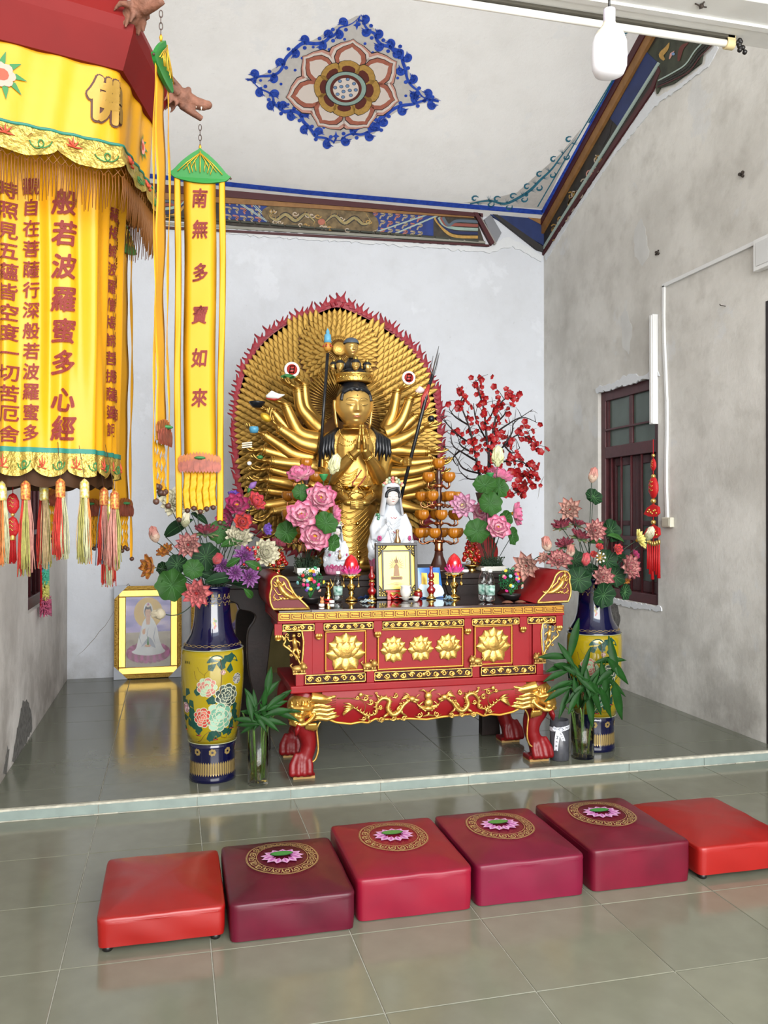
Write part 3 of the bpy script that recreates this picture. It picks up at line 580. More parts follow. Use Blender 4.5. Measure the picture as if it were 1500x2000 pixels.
for q, (X0, sgn) in enumerate(((1015, 1), (165, -1))):
    for j in range(5):
        o = j*14; P = spline([(X0+sgn*(o*.5), yt(X0)+6), (X0+sgn*(14+o*.6), yt(X0)+28+o*.1), (X0+sgn*(60+o*.3), yb_(X0)-8-o*.9), (X0+sgn*150, yb_(X0)-2-o*.95)], 5); ribbon(mb, P, 10, lambda u, v, j=j: wb(u, v, .0145+j*.0004), j % 5, False)
mb.build('painted_scroll', [POC, PBD, PTL, mat('paint_coral2', '#8a4a40', .6), mat('paint_greyblue', '#54616e', .6)], cor)
mb = MB()
for k in range(26):
    X = -180+k*52; Y = 196+X*.0-0 + (X-285)*.08; mb.hexa([wb(X, Y+8, .012), wb(X+46, Y+12, .012), wb(X+46, Y+6, .012), wb(X, Y+2, .012), wb(X, Y+8, .026), wb(X+46, Y+12, .026), wb(X+46, Y+6, .026), wb(X, Y+2, .026)])
mb.build('dentil', mat('paint_dark_olive', '#3f4138', .7), cor)
# corner returns: dark blue triangle, red diagonals
def wq(x, y, w=.0): p = onY(x, y, YB); return V((p.x, YB-.003-w, p.z))
def bq(pts, w, m, name, parent=None):
    P = [wq(x, y) for x, y in pts]; n = len(P); MB().add(P+[p+V((0, -w, 0)) for p in P], [tuple(range(n))[::-1], tuple(range(n, 2*n))]+[(i, (i+1) % n, n+(i+1) % n, n+i) for i in range(n)], False).build(name, m, parent or cor)
NAVY = mat('paint_corner_blue', '#1f2f5e', .6, var=.15, vscale=8)
bq([(932, 408), (1060, 428), (1060, 482)], .03, NAVY, 'corner_panel')
bq([(938, 404), (944, 404), (1058, 484), (1058, 493), (1046, 489)], .036, mat('paint_darkline', '#2d2a2a', .6), 'corner_moulding'); bq([(915, 404), (923, 404), (963, 476), (957, 482)], .04, PMR, 'mitre_strip'); bq([(923, 404), (927, 406), (967, 478), (963, 480)], .035, mat('paint_greyline2', '#8f8c86', .6), 'mitre_line')
bq([(957, 420), (978, 456), (966, 478), (944, 430)], .02, mat('paint_grey3', '#7f8186', .7), 'mitre_panel'); bq([(1022, 424), (1060, 430), (1060, 444)], .034, PRB, 'ochre_return')  # plain grey painted panel next to the mitre strip, ochre return at the corner
ragged([(wq(x, y).x, wq(x, y).z) for x, y in ((286, 436), (520, 452), (700, 466), (950, 484), (985, 463), (1000, 466), (1058, 500), (1058, 512), (1000, 482), (955, 494), (700, 474), (520, 464), (286, 442))], fB, 'plaster_lip', LIME, bpy.data.objects['wall_back'], .012, .012)
# ---- raking cornice on the right wall
def rq(x, y, w=0): p = onX(x, y, XR); return V((XR-.003-w, p.y, p.z))
corR = None
def rb(pts, w, m, name, st=False):
    global corR
    P = [rq(x, y) for x, y in pts]; n = len(P); mbx = MB().add(P+[p+V((-w, 0, 0)) for p in P], [tuple(range(n))[::-1], tuple(range(n, 2*n))]+[(i, (i+1) % n, n+(i+1) % n, n+i) for i in range(n)], False)
    if st: corR = mbx.build(name, m, kind='structure')
    else: mbx.build(name, m, corR)
rb([(1062, 432), (1262, 62), (1310, 62), (1276, 176), (1200, 288), (1112, 418), (1062, 497)], .012, mat('paint_dark_raking', '#2a2723', .6, var=.4, vscale=9), 'trim_cornice_right', True)
rb([(1062, 432), (1262, 62), (1276, 62), (1062, 446)], .05, PMR, 'maroon_fillet'); rb([(1062, 446), (1276, 62), (1290, 62), (1062, 462)], .04, PRB, 'ochre_band')
rb([(1196, 232), (1268, 103), (1288, 122), (1212, 248)], .02, NAVY, 'blue_panel'); rb([(1066, 480), (1290, 122), (1293, 125), (1066, 487)], .024, mat('paint_lightgrey', '#9fb0a8', .6), 'pale_line'); rb([(1062, 490), (1200, 280), (1276, 168), (1290, 130), (1294, 140), (1278, 178), (1200, 292), (1062, 500)], .018, PMR, 'red_line')
rb([(1268, 103), (1300, 62), (1400, 62), (1398, 84), (1375, 104), (1372, 124), (1345, 145), (1318, 164), (1292, 172), (1286, 184), (1284, 170), (1292, 135)], .014, mat('paint_dark_green', '#34382a', .6, var=.5, vscale=7), 'painted_figure_panel')
mb = MB(); fr = lambda u, v: rq(u, v, .018)
for o, mi in ((0, 0), (5, 1), (9, 1), (13, 2)): ribbon(mb, spline([(1290-o*.2, 158+o), (1320+o*.3, 142+o), (1344+o*.6, 126+o), (1362+o*.7, 100+o), (1382+o, 78+o*.7), (1386+o, 62)], 4), 2.6, fr, mi, False)
ribbon(mb, spline([(1302, 118), (1296, 108), (1306, 96), (1312, 84)], 4), 9, fr, 3); ribbon(mb, [(1312, 116), (1316, 106), (1322, 100)], 5, fr, 4); disc(mb, 1320, 106, 3.5, 3, lambda u, v: rq(u, v, .02), 5, 8)
ribbon(mb, spline([(1330, 120), (1336, 95), (1350, 84)], 4), 8, fr, 6)
mb.build('painted_figure', [mat('paint_lightgrey', '#9fb0a8', .6), PK, PMR, POC, PPK, PDT, PDR], corR)
mb = MB(); rnd = random.Random(9)
for k in range(22):
    t = rnd.random(); x = 1080+t*95+rnd.uniform(-4, 8); y = 452-t*150+rnd.uniform(-6, 12); c_ = [(x+(7-i*.5)*cos(i*.7+k), y+(9-i*.6)*sin(i*.7+k)) for i in range(10)]; ribbon(mb, c_, 2.4, lambda u, v: rq(u, v, .015), rnd.choice((0, 1, 2)), False)
ribbon(mb, [(1176, 285), (1186, 262), (1198, 240)], 16, lambda u, v: rq(u, v, .0145), 3)
mb.build('painted_figure_scene', [POC, PPK, mat('paint_cloud', '#b9a996', .6), PK], corR)
ragged([(rq(x, y).y, rq(x, y).z) for x, y in ((1064, 500), (1114, 422), (1200, 296), (1278, 180), (1288, 190), (1320, 170), (1378, 126), (1380, 108), (1402, 86), (1404, 96), (1384, 130), (1322, 178), (1288, 200), (1200, 304), (1116, 430), (1068, 508))], fR, 'plaster_lip', LIME, wr, .008, .008)
# ---- blue line and teal corner scroll on the ceiling
mb = MB(); c2 = lambda x, y: onC(x, y, .004)
ribbon(mb, [(286, 343), (600, 376), (900, 402), (1060, 415)], 9, c2, 0, False); ribbon(mb, [(1060, 416), (1130, 290), (1190, 180), (1262, 56)], 9, c2, 0, False)
ribbon(mb, [(1150, 240), (1180, 190), (1216, 124)], 3, c2, 1, False); ribbon(mb, [(1050, 404), (1100, 318), (1146, 240), (1200, 150)], 2.2, c2, 1, False)
mb.build('painted_border', [PB, PTE], ceil)
mb = MB(); MBg = MB().poly([onC(x, y, .002) for x, y in ((905, 396), (960, 388), (1010, 376), (1050, 340), (1095, 300), (1136, 250), (1060, 408))]).build('painted_corner_ground', PG, ceil)
sc = [(918, 398), (955, 392), (985, 398), (1010, 388), (1035, 372), (1055, 352), (1078, 330), (1100, 300), (1125, 270)]
S = spline(sc, 5); ribbon(mb, S, 5, c2)
for i in range(2, len(S)-2, 3):
    x, y = S[i]; sg = 1 if i % 2 else -1; a = -.5 if i < 20 else -1.0; c_ = [(x+sg*6*sin(a)*-1+(8-k*.8)*cos(a+sg*k*.7), y+sg*7+(6.5-k*.6)*sin(a+sg*k*.7)) for k in range(9)]; ribbon(mb, c_, 3.4, c2)
    for j in range(3): b = a-sg*(.8+.3*j); ribbon(mb, [(x, y), (x+13*cos(b), y+10*sin(b))], 2.4, c2)
disc(mb, 1028, 380, 4, 4, c2); disc(mb, 958, 393, 4, 3, c2)
for i in range(9): x, y = 1200+i*4, 110-i*7; c_ = [(x-8+(7-k*.7)*cos(k*.7), y+(6-k*.6)*sin(k*.7)) for k in range(8)]; ribbon(mb, c_, 2.6, c2)
mb.build('painted_corner_scroll', PTE, ceil)
# ================================================================ HANGING CANOPY, BANNERS
SAT = mat('yellow_satin', (0.52, 0.25, 0.008), .32, bump=.3, bscale=6, var=.08, vscale=4, sheen=.4, col2='#c88c12')
SAT2 = mat('yellow_ribbon', (0.53, 0.25, 0.008), .5, bump=.1, bscale=12, sheen=.3)
MAR = mat('maroon_embroidery', '#6e2018', .7, bump=.3, bscale=200)
BROC = mat('gold_brocade', (0.42, 0.31, 0.07), .36, .7, bump=.8, bscale=70, var=.2, vscale=40)
TEALC = mat('teal_piping', '#1d6a5c', .6); BRL = mat('brown_lining', '#38220f', .7, bump=.1, bscale=8, sheen=.2); REDW = mat('red_painted_wood', '#640f0d', .6, bump=.05, bscale=10, var=.08, vscale=5, spec=.2)
FRG = mat('brown_gold_fringe', '#6e4212', .55, rnd=.0); GRN = mat('green_satin', '#206b2c', .45, sheen=.3); BRB = mat('brown_bead', '#3c2217', .5, var=.3, vscale=60)
EMG = mat('embroidery_green', '#2e6b3a', .7); EMR = mat('embroidery_red', '#b2452f', .7); EMP = mat('embroidery_pink', '#d98a7c', .7); EMY = mat('embroidery_gold', '#c79a2a', .4, .5)
HZ = 2.80; HH = HZ-1.5; LAT = V((cos(YAW), -sin(YAW), 0)); FWD = V((sin(YAW), cos(YAW), 0)); OC = LAT*(-.829*HH)+FWD*(2.05*HH)
def cp(rad, a, z): return V((OC.x, OC.y, 0))+LAT*(rad*cos(a))+FWD*(rad*sin(a))+V((0, 0, z))
def hexr(a, k=0.86): # hexagon radius factor with slightly soft corners, vertex at -30 deg
    b = (a+pi/6) % (pi/3)-pi/6; h = cos(pi/6)/cos(b) ; return h*k+(1-k)*1.0 if k < 1 else h
def hx(rad, a, z): b = ((a-(-pi/6)) % (pi/3))-pi/6; return cp(rad*cos(pi/6)/cos(b), a, z)
can = thing('hanging_canopy', (OC.x, OC.y, 1.6), 'large yellow satin canopy with red hexagonal frame and sutra text hanging at upper left', 'canopy')
def verts6(rad, z): return [cp(rad, -pi/6+k*pi/3, z) for k in range(6)]
mb = MB(); rows = [(.364, 2.80), (.405, 2.90), (.412, 2.935), (.372, 3.02), (.33, 3.02), (.335, 2.80)]
for (r0, z0), (r1, z1) in zip(rows, rows[1:]+rows[:1]):
    A, B = verts6(r0, z0), verts6(r1, z1)
    for k in range(6): mb.add([A[k], A[(k+1) % 6], B[(k+1) % 6], B[k]], [(0, 1, 2, 3)], False)
mb.build('hexagon_frame', REDW, can)
mb = MB(); T_, Bt = verts6(.345, 3.0), verts6(.345, 3.01); mb.add(T_+Bt, [tuple(range(6)), tuple(range(6, 12))], False); mb.build('top_board', REDW, can)
for k in range(3): a = -pi/6+k*2*pi/3; MB().tube([cp(.3, a, 3.0), cp(.02, a, 3.75)], .004, 6).build('hanging_cord', BRB, can)
MB().tube([cp(0, 0, 3.74), cp(0, 0, ceilZ(YR)-.9 if OC.y < YR else 5)], .006, 6).build('hanging_cord', BRB, can)
# upper valance
def valr(a): return .352*cos(pi/6)/cos((((a+pi/6) % (pi/3))-pi/6))
def val(u, v):
    a = 2*pi*u; return cp(valr(a)*(1-.02*v)+.004*sin(a*17+v*2), a, 2.812-.245*v)
MB().grid(val, 160, 8, cu=True).build('valance', SAT, can)
def scal(u): return abs(sin(u*pi*12))**.7
def trim(u, v):
    a = 2*pi*u; z = 2.578-(.055+.03*scal(u))*v; return cp(valr(a)*1.0+.01+.018*v+.003*sin(v*9+u*200), a, z)
MB().grid(trim, 288, 6, cu=True).build('brocade_trim', BROC, can)
MB().tube([trim(i/160, 0)+V((0, 0, .003)) for i in range(160)], .0045, 6, closed=True).build('teal_piping', TEALC, can)
TE = [EMR, EMG]
for k in range(24):
    mb = MB(); u0 = (k+.5)/24; red = k % 2 == 0
    if red:
        for j in range(5):
            aa = pi*(j/4); P = [trim(u0, .45)]+[trim(u0+.011*cos(aa)*s, .45-.38*sin(aa)*s)+(trim(u0, .5)-cp(0, 0, trim(u0, .5).z)).normalized()*.003 for s in (.5, 1)]
            P = [p+(p-cp(0, 0, p.z)).normalized()*.004 for p in P]; mb.tube(P, [.002, .006, .001], 5, 0, flat=.5)
    else:
        for sg in (-1, 1):
            P = [trim(u0+sg*(.002+.012*(1-q)*cos(q*5.5)), .5+.33*(1-q)*sin(q*5.5)) for q in [i/14 for i in range(15)]]; mb.tube([p+(p-cp(0, 0, p.z)).normalized()*.004 for p in P], .0018, 5, 1)
    mb.build('trim_flower', TE, can)
# fringe with net
mb = MB(); N = 260
for i in range(N):
    u = i/N; a = 2*pi*u; r = valr(a)+.014; zt = 2.52; zb = 2.40-.02*scal(u)+random.uniform(-.012, .008)-.03*exp(-((a-(-.0)) % (2*pi)-.3)**2*6)
    mb.tube([cp(r, a, zt-.03), cp(r+.002, a+random.uniform(-.006, .006), (zt+zb)/2), cp(r-.004, a+random.uniform(-.014, .014), zb)], [.0022, .002, .0009], 4)
for i in range(90):
    for sg in (-1, 1): mb.tube([cp(valr(2*pi*(i+sg*q)/90)+.013, 2*pi*(i+sg*q)/90, 2.56-.03*q) for q in (0, 1, 2, 2.6)], .0014, 4)
mb.build('fringe', FRG, can, kind='stuff')
# lower curtain (hexagonal, gathered)
CR_ = .252
def cur(u, z):
    a = 2*pi*u; q = (2.6-z)/.95; r = CR_*cos(pi/6)/cos((((a+pi/6) % (pi/3))-pi/6)); c = .007*sin(a*19+.9*sin(z*5))*(1.2-q*.4)+.003*sin(a*31+z*3); return cp(r*(1.0-.02*q)+c+.03*exp(-q*7), a, z)
MB().grid(lambda u, v: cur(u, 2.62-.945*v), 300, 24, cu=True).build('curtain', SAT, can)
tr2 = lambda u, v: (lambda p: p+(p-cp(0, 0, p.z)).normalized()*(.004+.004*v))(cur(u, 1.688-(.05+.024*abs(sin(u*pi*15))**.7)*v))
MB().grid(tr2, 300, 5, cu=True).build('brocade_trim', BROC, can)
MB().grid(lambda u, v: (lambda p: p+(p-cp(0, 0, p.z)).normalized()*.006)(cur(u, 1.698-.014*v)), 220, 2, cu=True).build('teal_band', TEALC, can)
MB().grid(lambda u, v: cp(hexr(2*pi*u)*.226-.004*v+.004*sin(u*2*pi*14), 2*pi*u, 1.70-(.105+.012*abs(sin(u*pi*14)))*v), 200, 4, cu=True).build('lining', BRL, can)
MB().grid(lambda u, v: cp(.2*v+.001, 2*pi*u, 1.72), 60, 2, cu=True).build('lining', BRL, can)
for k in range(30):
    mb = MB(); u0 = (k+.5)/30
    if k % 2:
        for sg in (-1, 1): mb.tube([tr2(u0+sg*(.001+.011*(1-q)*cos(q*5.5)), .5+.36*(1-q)*sin(q*5.5))*1.0+V((0, -.003, 0)) for q in [i/12 for i in range(13)]], .0018, 5, 1)
    else:
        for j in range(5): aa = pi*j/4; mb.tube([tr2(u0, .7)+V((0, -.003, 0)), tr2(u0+.006*cos(aa), .7-.3*sin(aa))+V((.001, -.004, 0)), tr2(u0+.009*cos(aa), .7-.55*sin(aa))+V((0, -.003, 0))], [.0015, .005, .001], 5, 0, flat=.5)
    mb.build('trim_flower', TE, can)
def uat(px, rad_fn):  # canopy angle parameter seen at picture column px on the near side
    tgt = (px-750)/FPX; best = None
    for i in range(2000):
        a = -pi*.75+pi*1.0*i/2000; p = rad_fn(a/(2*pi)); d = p-CC; f_ = d.dot(FWD); x = d.dot(LAT)/f_
        n = (p-cp(0, 0, p.z)).normalized()
        if n.dot(d) < 0 and (best is None or abs(x-tgt) < best[0]): best = (abs(x-tgt), a/(2*pi))
    return best[1]
def zat(py, u, rad_fn): p = rad_fn(u); return 1.5+(1008-py)/FPX*(p-CC).dot(FWD)
mb = MB(); cm = lambda u: cur(u, 2.1)
def colm(px, chars, ys, size, sx=1.0, off=.012, slant=.06):
    u0 = uat(px, cm); rr = .25*2*pi
    for ch, y in zip(chars, ys):
        z0 = zat(y, u0, cm)
        fn = lambda s, z: (lambda p: p+(p-cp(0, 0, p.z)).normalized()*.006)(cur(u0+s/rr, z0+z))
        mb = MB(); put_text(mb, ch, 0, 0, size, fn, off, slant, sx); mb.build('embroidered_character', MAR, can)
colm(124, '般若波羅蜜多心經', (396, 456, 520, 585, 646, 708, 781, 836), .070, 1.0, .03, .12)
colm(61, '觀自在菩薩行深般若波羅蜜多', [368+39.8*i for i in range(13)], .046, 1, .022)
colm(16, '時照見五蘊皆空度一切苦厄舍', [372+39.6*i for i in range(13)], .046, 1, .022)
colm(214, '羅揭諦波羅僧揭諦菩提薩婆訶', [420+35*i for i in range(13)], .042, 1, .022)
colm(229, '蜜多咒即說咒曰揭諦揭諦', [440+37*i for i in range(11)], .042, 1, .022)
ufo = uat(205, lambda u: val(u, .5)); zfo = zat(196, ufo, lambda u: val(u, .5)); rr = .35*2*pi
def vf(o): return lambda s, z: (lambda p: p+(p-cp(0, 0, p.z)).normalized()*o)(val(ufo+s/rr, (2.812-(zfo+z))/.245))
mb = MB(); put_text(mb, '佛', 0, 0, .12, vf(.005), .1, 0, .85, 0); put_text(mb, '佛', 0, 0, .12, vf(.0075), .055, 0, .85, 1); mb.build('embroidered_character', [mat('brown_thread', '#3f1a08', .6), mat('gold_thread', (0.26, .15, .02), .4, .4)], can)
def flower_emb(px, py, s):
    u0 = uat(px, lambda u: val(u, .5)); z0 = zat(py, u0, lambda u: val(u, .5)); mb = MB(); f = lambda x, z: (lambda p: p+(p-cp(0, 0, p.z)).normalized()*.005)(val(u0+x/rr, (2.812-(z0+z))/.245))
    for k in range(9): a = 2*pi*k/9; ribbon(mb, [(s*.3*cos(a), s*.3*sin(a)), (s*.75*cos(a+.1), s*.75*sin(a+.1)), (s*1.3*cos(a), s*1.3*sin(a))], s*.3, f, 0)
    for k in range(7): a = 2*pi*k/7; disc(mb, s*.42*cos(a), s*.42*sin(a), s*.3, s*.28, lambda x, z: f(x, z)+V((.001, -.001, 0)), 1, 10)
    disc(mb, 0, 0, s*.35, s*.33, lambda x, z: f(x, z)+V((.002, -.002, 0)), 2, 10)
    mb.build('embroidered_peony', [EMG, EMP, EMR], can)
flower_emb(2, 145, .05); flower_emb(274, 285, .035)
# ---- dragon heads
WOODB = mat('weathered_wood', '#6b4636', .75, bump=.5, bscale=60, var=.3, vscale=30)
def dragon(a, tiltz):
    base = cp(.35, a, 2.93); d = (cp(1, a, 0)-cp(0, a, 0)).normalized(); s = d.cross(V((0, 0, 1))); up = V((0, 0, 1))
    P = lambda x, y, z: base+d*x+s*y+up*(z+x*tiltz)
    mb = MB(); q = Matrix((d, s, up)).transposed().to_3x3()
    mb.tube([P(-.03, 0, -.01), P(.05, 0, 0), P(.09, 0, .01)], [.02, .028, .03], 12)
    mb.ell(P(.10, 0, .012), (.04, .03, .03), 14, 10, rot=q); mb.tube([P(.11, 0, .015), P(.15, 0, .012), P(.185, 0, .018)], [.026, .021, .018], 12); mb.ell(P(.19, 0, .022), (.018, .02, .014), 10, 8, rot=q)
    mb.tube([P(.10, 0, -.012), P(.14, 0, -.026), P(.172, 0, -.034)], [.018, .013, .010], 10)
    for sg in (-1, 1):
        mb.ell(P(.118, sg*.02, .035), .011, 10, 8); mb.tube([P(.09, sg*.018, .03), P(.05, sg*.026, .055), P(.02, sg*.03, .06)], [.009, .007, .003], 8); mb.tube([P(.08, sg*.03, 0), P(.05, sg*.045, .015), P(.03, sg*.05, .005)], [.012, .008, .003], 8)
        for k in range(4): mb.tube([P(.08-.02*k, sg*.02, -.02), P(.07-.02*k, sg*.026, -.045)], [.009, .003], 6)
    remesh(mb, 'dragon_head', .0045, WOODB, can, 1)
    m2 = MB()
    for k in range(3):
        for sg in (-1, 1): m2.lathe([(.0035, .006), (.0001, -.005)], P(.13+.018*k, sg*.010, -.005), 6)
    m2.build('teeth', mat('tooth_white', '#cfc4b4', .6), can); return P(.165, 0, -.045)
hk1 = dragon(-pi/6, .35); hk2 = dragon(pi/6, -.18); 
def chain(mb, a, b, n=4):
    for k in range(n):
        c = a.lerp(b, (k+.5)/n); L_ = (a-b).length/n*.62; d = (b-a).normalized(); u, w = basis(d); e = u if k % 2 else w
        mb.tube([c+d*L_*cos(2*pi*i/12)+e*L_*.45*sin(2*pi*i/12) for i in range(12)], .0013, 5, closed=True)
IRON = mat('rusty_iron', '#4a3a34', .6, .5)
def banner(top, face, label, H_=1.24, text=None, group=None, wdt=.054, twist=0):
    n = face.normalized(); s = V((0, 0, 1)).cross(n); up = V((0, 0, 1))
    t = thing('hanging_banner', top, label, 'banner', group)
    ctop = top-up*.085; P = lambda x, z, o=0: ctop+s*x+up*z+n*o
    mb = MB(); chain(mb, top, top-up*.07, 4); mb.build('chain', IRON, t)
    mb = MB(); mb.lathe([(.002, .0), (.005, -.01), (.003, -.02)], top-up*.066, 8); mb.build('cap_knob', EMY, t)
    top_ = spline([(-.104, -.088), (-.09, -.08), (-.065, -.052), (-.035, -.025), (-.008, -.006), (0, 0), (.008, -.006), (.035, -.025), (.065, -.052), (.09, -.08), (.104, -.088)], 3); bot = spline([(.104, -.088), (.088, -.104), (.06, -.112), (.02, -.118), (-.02, -.118), (-.06, -.112), (-.088, -.104), (-.104, -.088)], 3)
    poly = top_+bot[1:-1]; mb = MB(); fr_ = lambda u, v, w: P(u, v, w+.004*cos(u*14))
    mb.prism(poly, fr_, .010); mb.build('lotus_leaf_cap', GRN, t)
    mb = MB()
    for sg in (-1, 1):
        for q in (.03, .055, .075):
            mb.tube([P(0, -.018, .018), P(sg*q*.6, -.04-q*.2, .018), P(sg*q, -.06-q*.35, .017)], .0015, 5); mb.tube([P(sg*q*.6, -.04-q*.2, .018), P(sg*q*.45, -.075-q*.2, .018)], .0013, 5)
    mb.tube([P(0, -.012, .018), P(0, -.085, .018)], .0016, 5); mb.build('leaf_veins', EMY, t)
    w2 = wdt; L0, L1 = -.112, -H_+.135
    ph = random.uniform(0, 6)
    def strip(x0, x1, za, zb, o=0, sway=0, name='banner_cloth', wob=.003):
        def g(u, v):
            z = za+(zb-za)*v; x = x0+(x1-x0)*u+sway*v*v; return P(x+.002*sin(v*9+ph), z, o+wob*sin(v*11+ph+x0*60)+.002*sin(v*25+u*3))
        def sf(u, v):
            if u < .5: return g(u*2, v)
            return g(2-2*u, v)-n*.0022
        return MB().grid(sf, 8, 26, cu=True).build(name, SAT2, t), g
    o_, g = strip(-w2, w2, L0+.004, L1, 0)
    for sg, dx, ln in ((-1, .003, -H_-.03), (1, .008, -H_-.04)):
        xa = sg*(.075); sp, g2 = strip(xa-.0105*(1 if sg > 0 else 1), xa+.0115, -.105, ln, .004, dx*sg*-1.2, 'side_streamer'); m2 = MB(); e = g2(.5, 1); m2.ell(e-up*.006, .009, 10, 8); m2.build('bell', BRB, sp)
        m2 = MB().ell(P(sg*.103, -.094, .008), .004, 8, 6); m2.build('corner_bead', BRB, t)
    if text:
        mb = MB()
        for ch, y in text:
            z0 = (1003-y)/FPX*(top-CC).dot(FWD)+1.5; v0 = z0-ctop.z
            mb = MB(); put_text(mb, ch, 0, 0, .062, lambda x, z, v0=v0: g((x+w2)/(2*w2), (v0+z-(L0+.004))/(L1-L0-.004))+n*.005, .028, .12, .8); mb.build('embroidered_character', MAR, t)
    zl = L1+.03; mb = MB(); fr2 = lambda x, z: P(x, z, .006)
    for k in range(13):
        a = pi*(k/12); x = -.062+.124*k/12; hgt = .02+.012*sin(a)
        for dz, sc_, mi in ((0, 1, 0), (-.022, 1, 1)):
            pts = [(x-.009*sc_, zl+dz-.008), (x-.010, zl+dz+hgt*.4), (x, zl+dz+hgt), (x+.010, zl+dz+hgt*.4), (x+.009, zl+dz-.008), (x, zl+dz-.02)]
            mb.prism(pts, lambda u, v, w, q=(k % 2)*.002+(.004 if mi else 0): P(u, v-.012*cos(u*20)*0, q+w+.012*cos(u*12)), .004, mi)
    mb.build('lotus_ornament', [mat('ornament_bronze', '#80491f', .5, .3, var=.2, vscale=60), mat('ornament_rose', '#75392a', .5, .2, var=.2, vscale=60)], t)
    mb = MB(); mb.ell(P(0, zl+.01, .016), (.02, .02, .006), 12, 6); mb.build('ornament_center', EMG, t)
    for k in range(5):
        x = -w2+.011+k*(2*w2-.022)/4; le = -H_+.01*abs(k-2)*.3+random.uniform(-.008, .008); sp, g3 = strip(x-.0125, x+.0125, L1+.01, le, .002*(k % 2), 0, 'tail_streamer', .001)
        MB().ell(g3(.5, 1)-up*.006, .009, 10, 8).build('bell', BRB, sp)
    return t
toC = lambda p: (CC-V((p.x, p.y, CC.z)))
b2 = banner(hk2+V((0, 0, -.012)), toC(hk2), 'narrow yellow banner facing the viewer with six dark red characters and green cap', 1.235, [(c, y) for c, y in zip('南無多寶如來', (382, 442, 527, 610, 694, 772))])
d2 = toC(hk1); b1 = banner(hk1+V((0, 0, -.012)), Quaternion((0, 0, 1), radians(75)) @ d2, 'narrow yellow banner seen edge-on between canopy and the lettered banner', 1.27)
p3 = atT(238, 560, 3.35); MBc = banner(V((p3.x, p3.y, 2.74)), Quaternion((0, 0, 1), radians(62)) @ toC(p3), 'yellow banner mostly hidden behind the canopy at its right edge', 1.28)
p4 = atT(186, 560, 3.5); banner(V((p4.x, p4.y, 2.74)), Quaternion((0, 0, 1), radians(-50)) @ toC(p4), 'yellow banner behind the canopy, only tail ends showing left of its edge', 1.28)
p5 = atT(104, 560, 3.3); banner(V((p5.x, p5.y, 2.75)), Quaternion((0, 0, 1), radians(70)) @ toC(p5), 'yellow banner behind the canopy, tail showing between hanging tassels', 1.25)
# far dragon arms that carry the hidden banners
for a, pp in ((pi/2, p3), (5*pi/6, p4), (7*pi/6, p5)):
    MB().tube([cp(.36, a, 2.93), V((pp.x, pp.y, 2.76))], [.014, .008], 8).build('support_arm', WOODB, can)
# ---- tassels
def strmat(n, h): return mat('thread_'+n, h, .8, var=.15, vscale=80)
TH = [strmat('olive', '#8f8a4a'), strmat('red', '#a82a20'), strmat('tan', '#b29a72'), strmat('pink', '#a87468'), strmat('sage', '#a7a682'), strmat('slate', '#5b6a7c'), strmat('orange', '#c9743c')]
CAPM = [mat('cap_foil_gold', '#c9b23c', .3, .5, col2='#d8d2b0', vscale=120), mat('cap_foil_red', '#9c2f26', .35, .3, col2='#c9a04a', vscale=150)]
def tassel(px, py, t_, L_, pal, ci, label):
    top = atT(px, py, t_); t = thing('multicoloured_tassel', top, label, 'tassel', 'tassels under the canopy'); rr = random.Random(int(px))
    MB().tube([top+V((0, 0, .004)), V((top.x+(OC.x-top.x)*.12, top.y+(OC.y-top.y)*.12, 1.715))], .0009, 5).build('string', BRB, t)
    MB().lathe([(.0008, .008), (.006, .004), (.0125, -.003), (.0135, -.012), (.0135, -.045), (.012, -.05), (.0005, -.05)], top, 16).build('tassel_cap', CAPM[ci], t)
    for i, c in enumerate(pal):
        mb = MB(); a0 = i/len(pal)*2*pi+1
        for k in range(46//len(pal)+4):
            a = a0+rr.uniform(-.1, 2*pi/len(pal)+.1); r0 = rr.uniform(.004, .012); r1 = r0+rr.uniform(.0, .010); l = L_*rr.uniform(.9, 1.02); ph = rr.uniform(0, 6)
            mb.tube([top+V((r0*cos(a), r0*sin(a), -.045)), top+V((r1*cos(a)+.002*sin(ph), r1*sin(a), -.045-(l-.045)*.35)), top+V((r1*1.1*cos(a)+.004*sin(ph+1), r1*1.1*sin(a), -.045-(l-.045)*.7)), top+V((r1*1.15*cos(a)+.005*sin(ph), r1*sin(a)+.003, -l))], .0014, 4)
        mb.build('thread_bundle', TH[c], t)
tassel(4, 944, 2.45, .235, (0, 6, 4), 0, 'tassel cut off by the left picture edge below the canopy')
tassel(50, 943, 2.45, .265, (0, 1, 0, 3), 1, 'olive and red tassel right of the small red knot pendant')
tassel(86, 946, 2.62, .26, (4, 1, 2, 0), 0, 'tan tassel with red strands, third from the left under the canopy')
tassel(118, 939, 2.45, .225, (0, 1, 4), 1, 'olive tassel with bright red right side, fourth from the left')
tassel(165, 940, 2.5, .24, (0, 2, 0, 4, 6), 0, 'dull olive tassel alone between the two tassel bunches')
tassel(203, 956, 2.62, .23, (5, 1, 3, 0), 1, 'slate, pink and red tassel left of the rightmost one')
tassel(224, 962, 2.55, .23, (1, 3, 0), 1, 'rightmost tassel under the canopy, bright red with olive edge')
tassel(212, 975, 2.75, .28, (2, 1, 4, 1), 0, 'long striped tassel hanging lowest behind the two right ones')
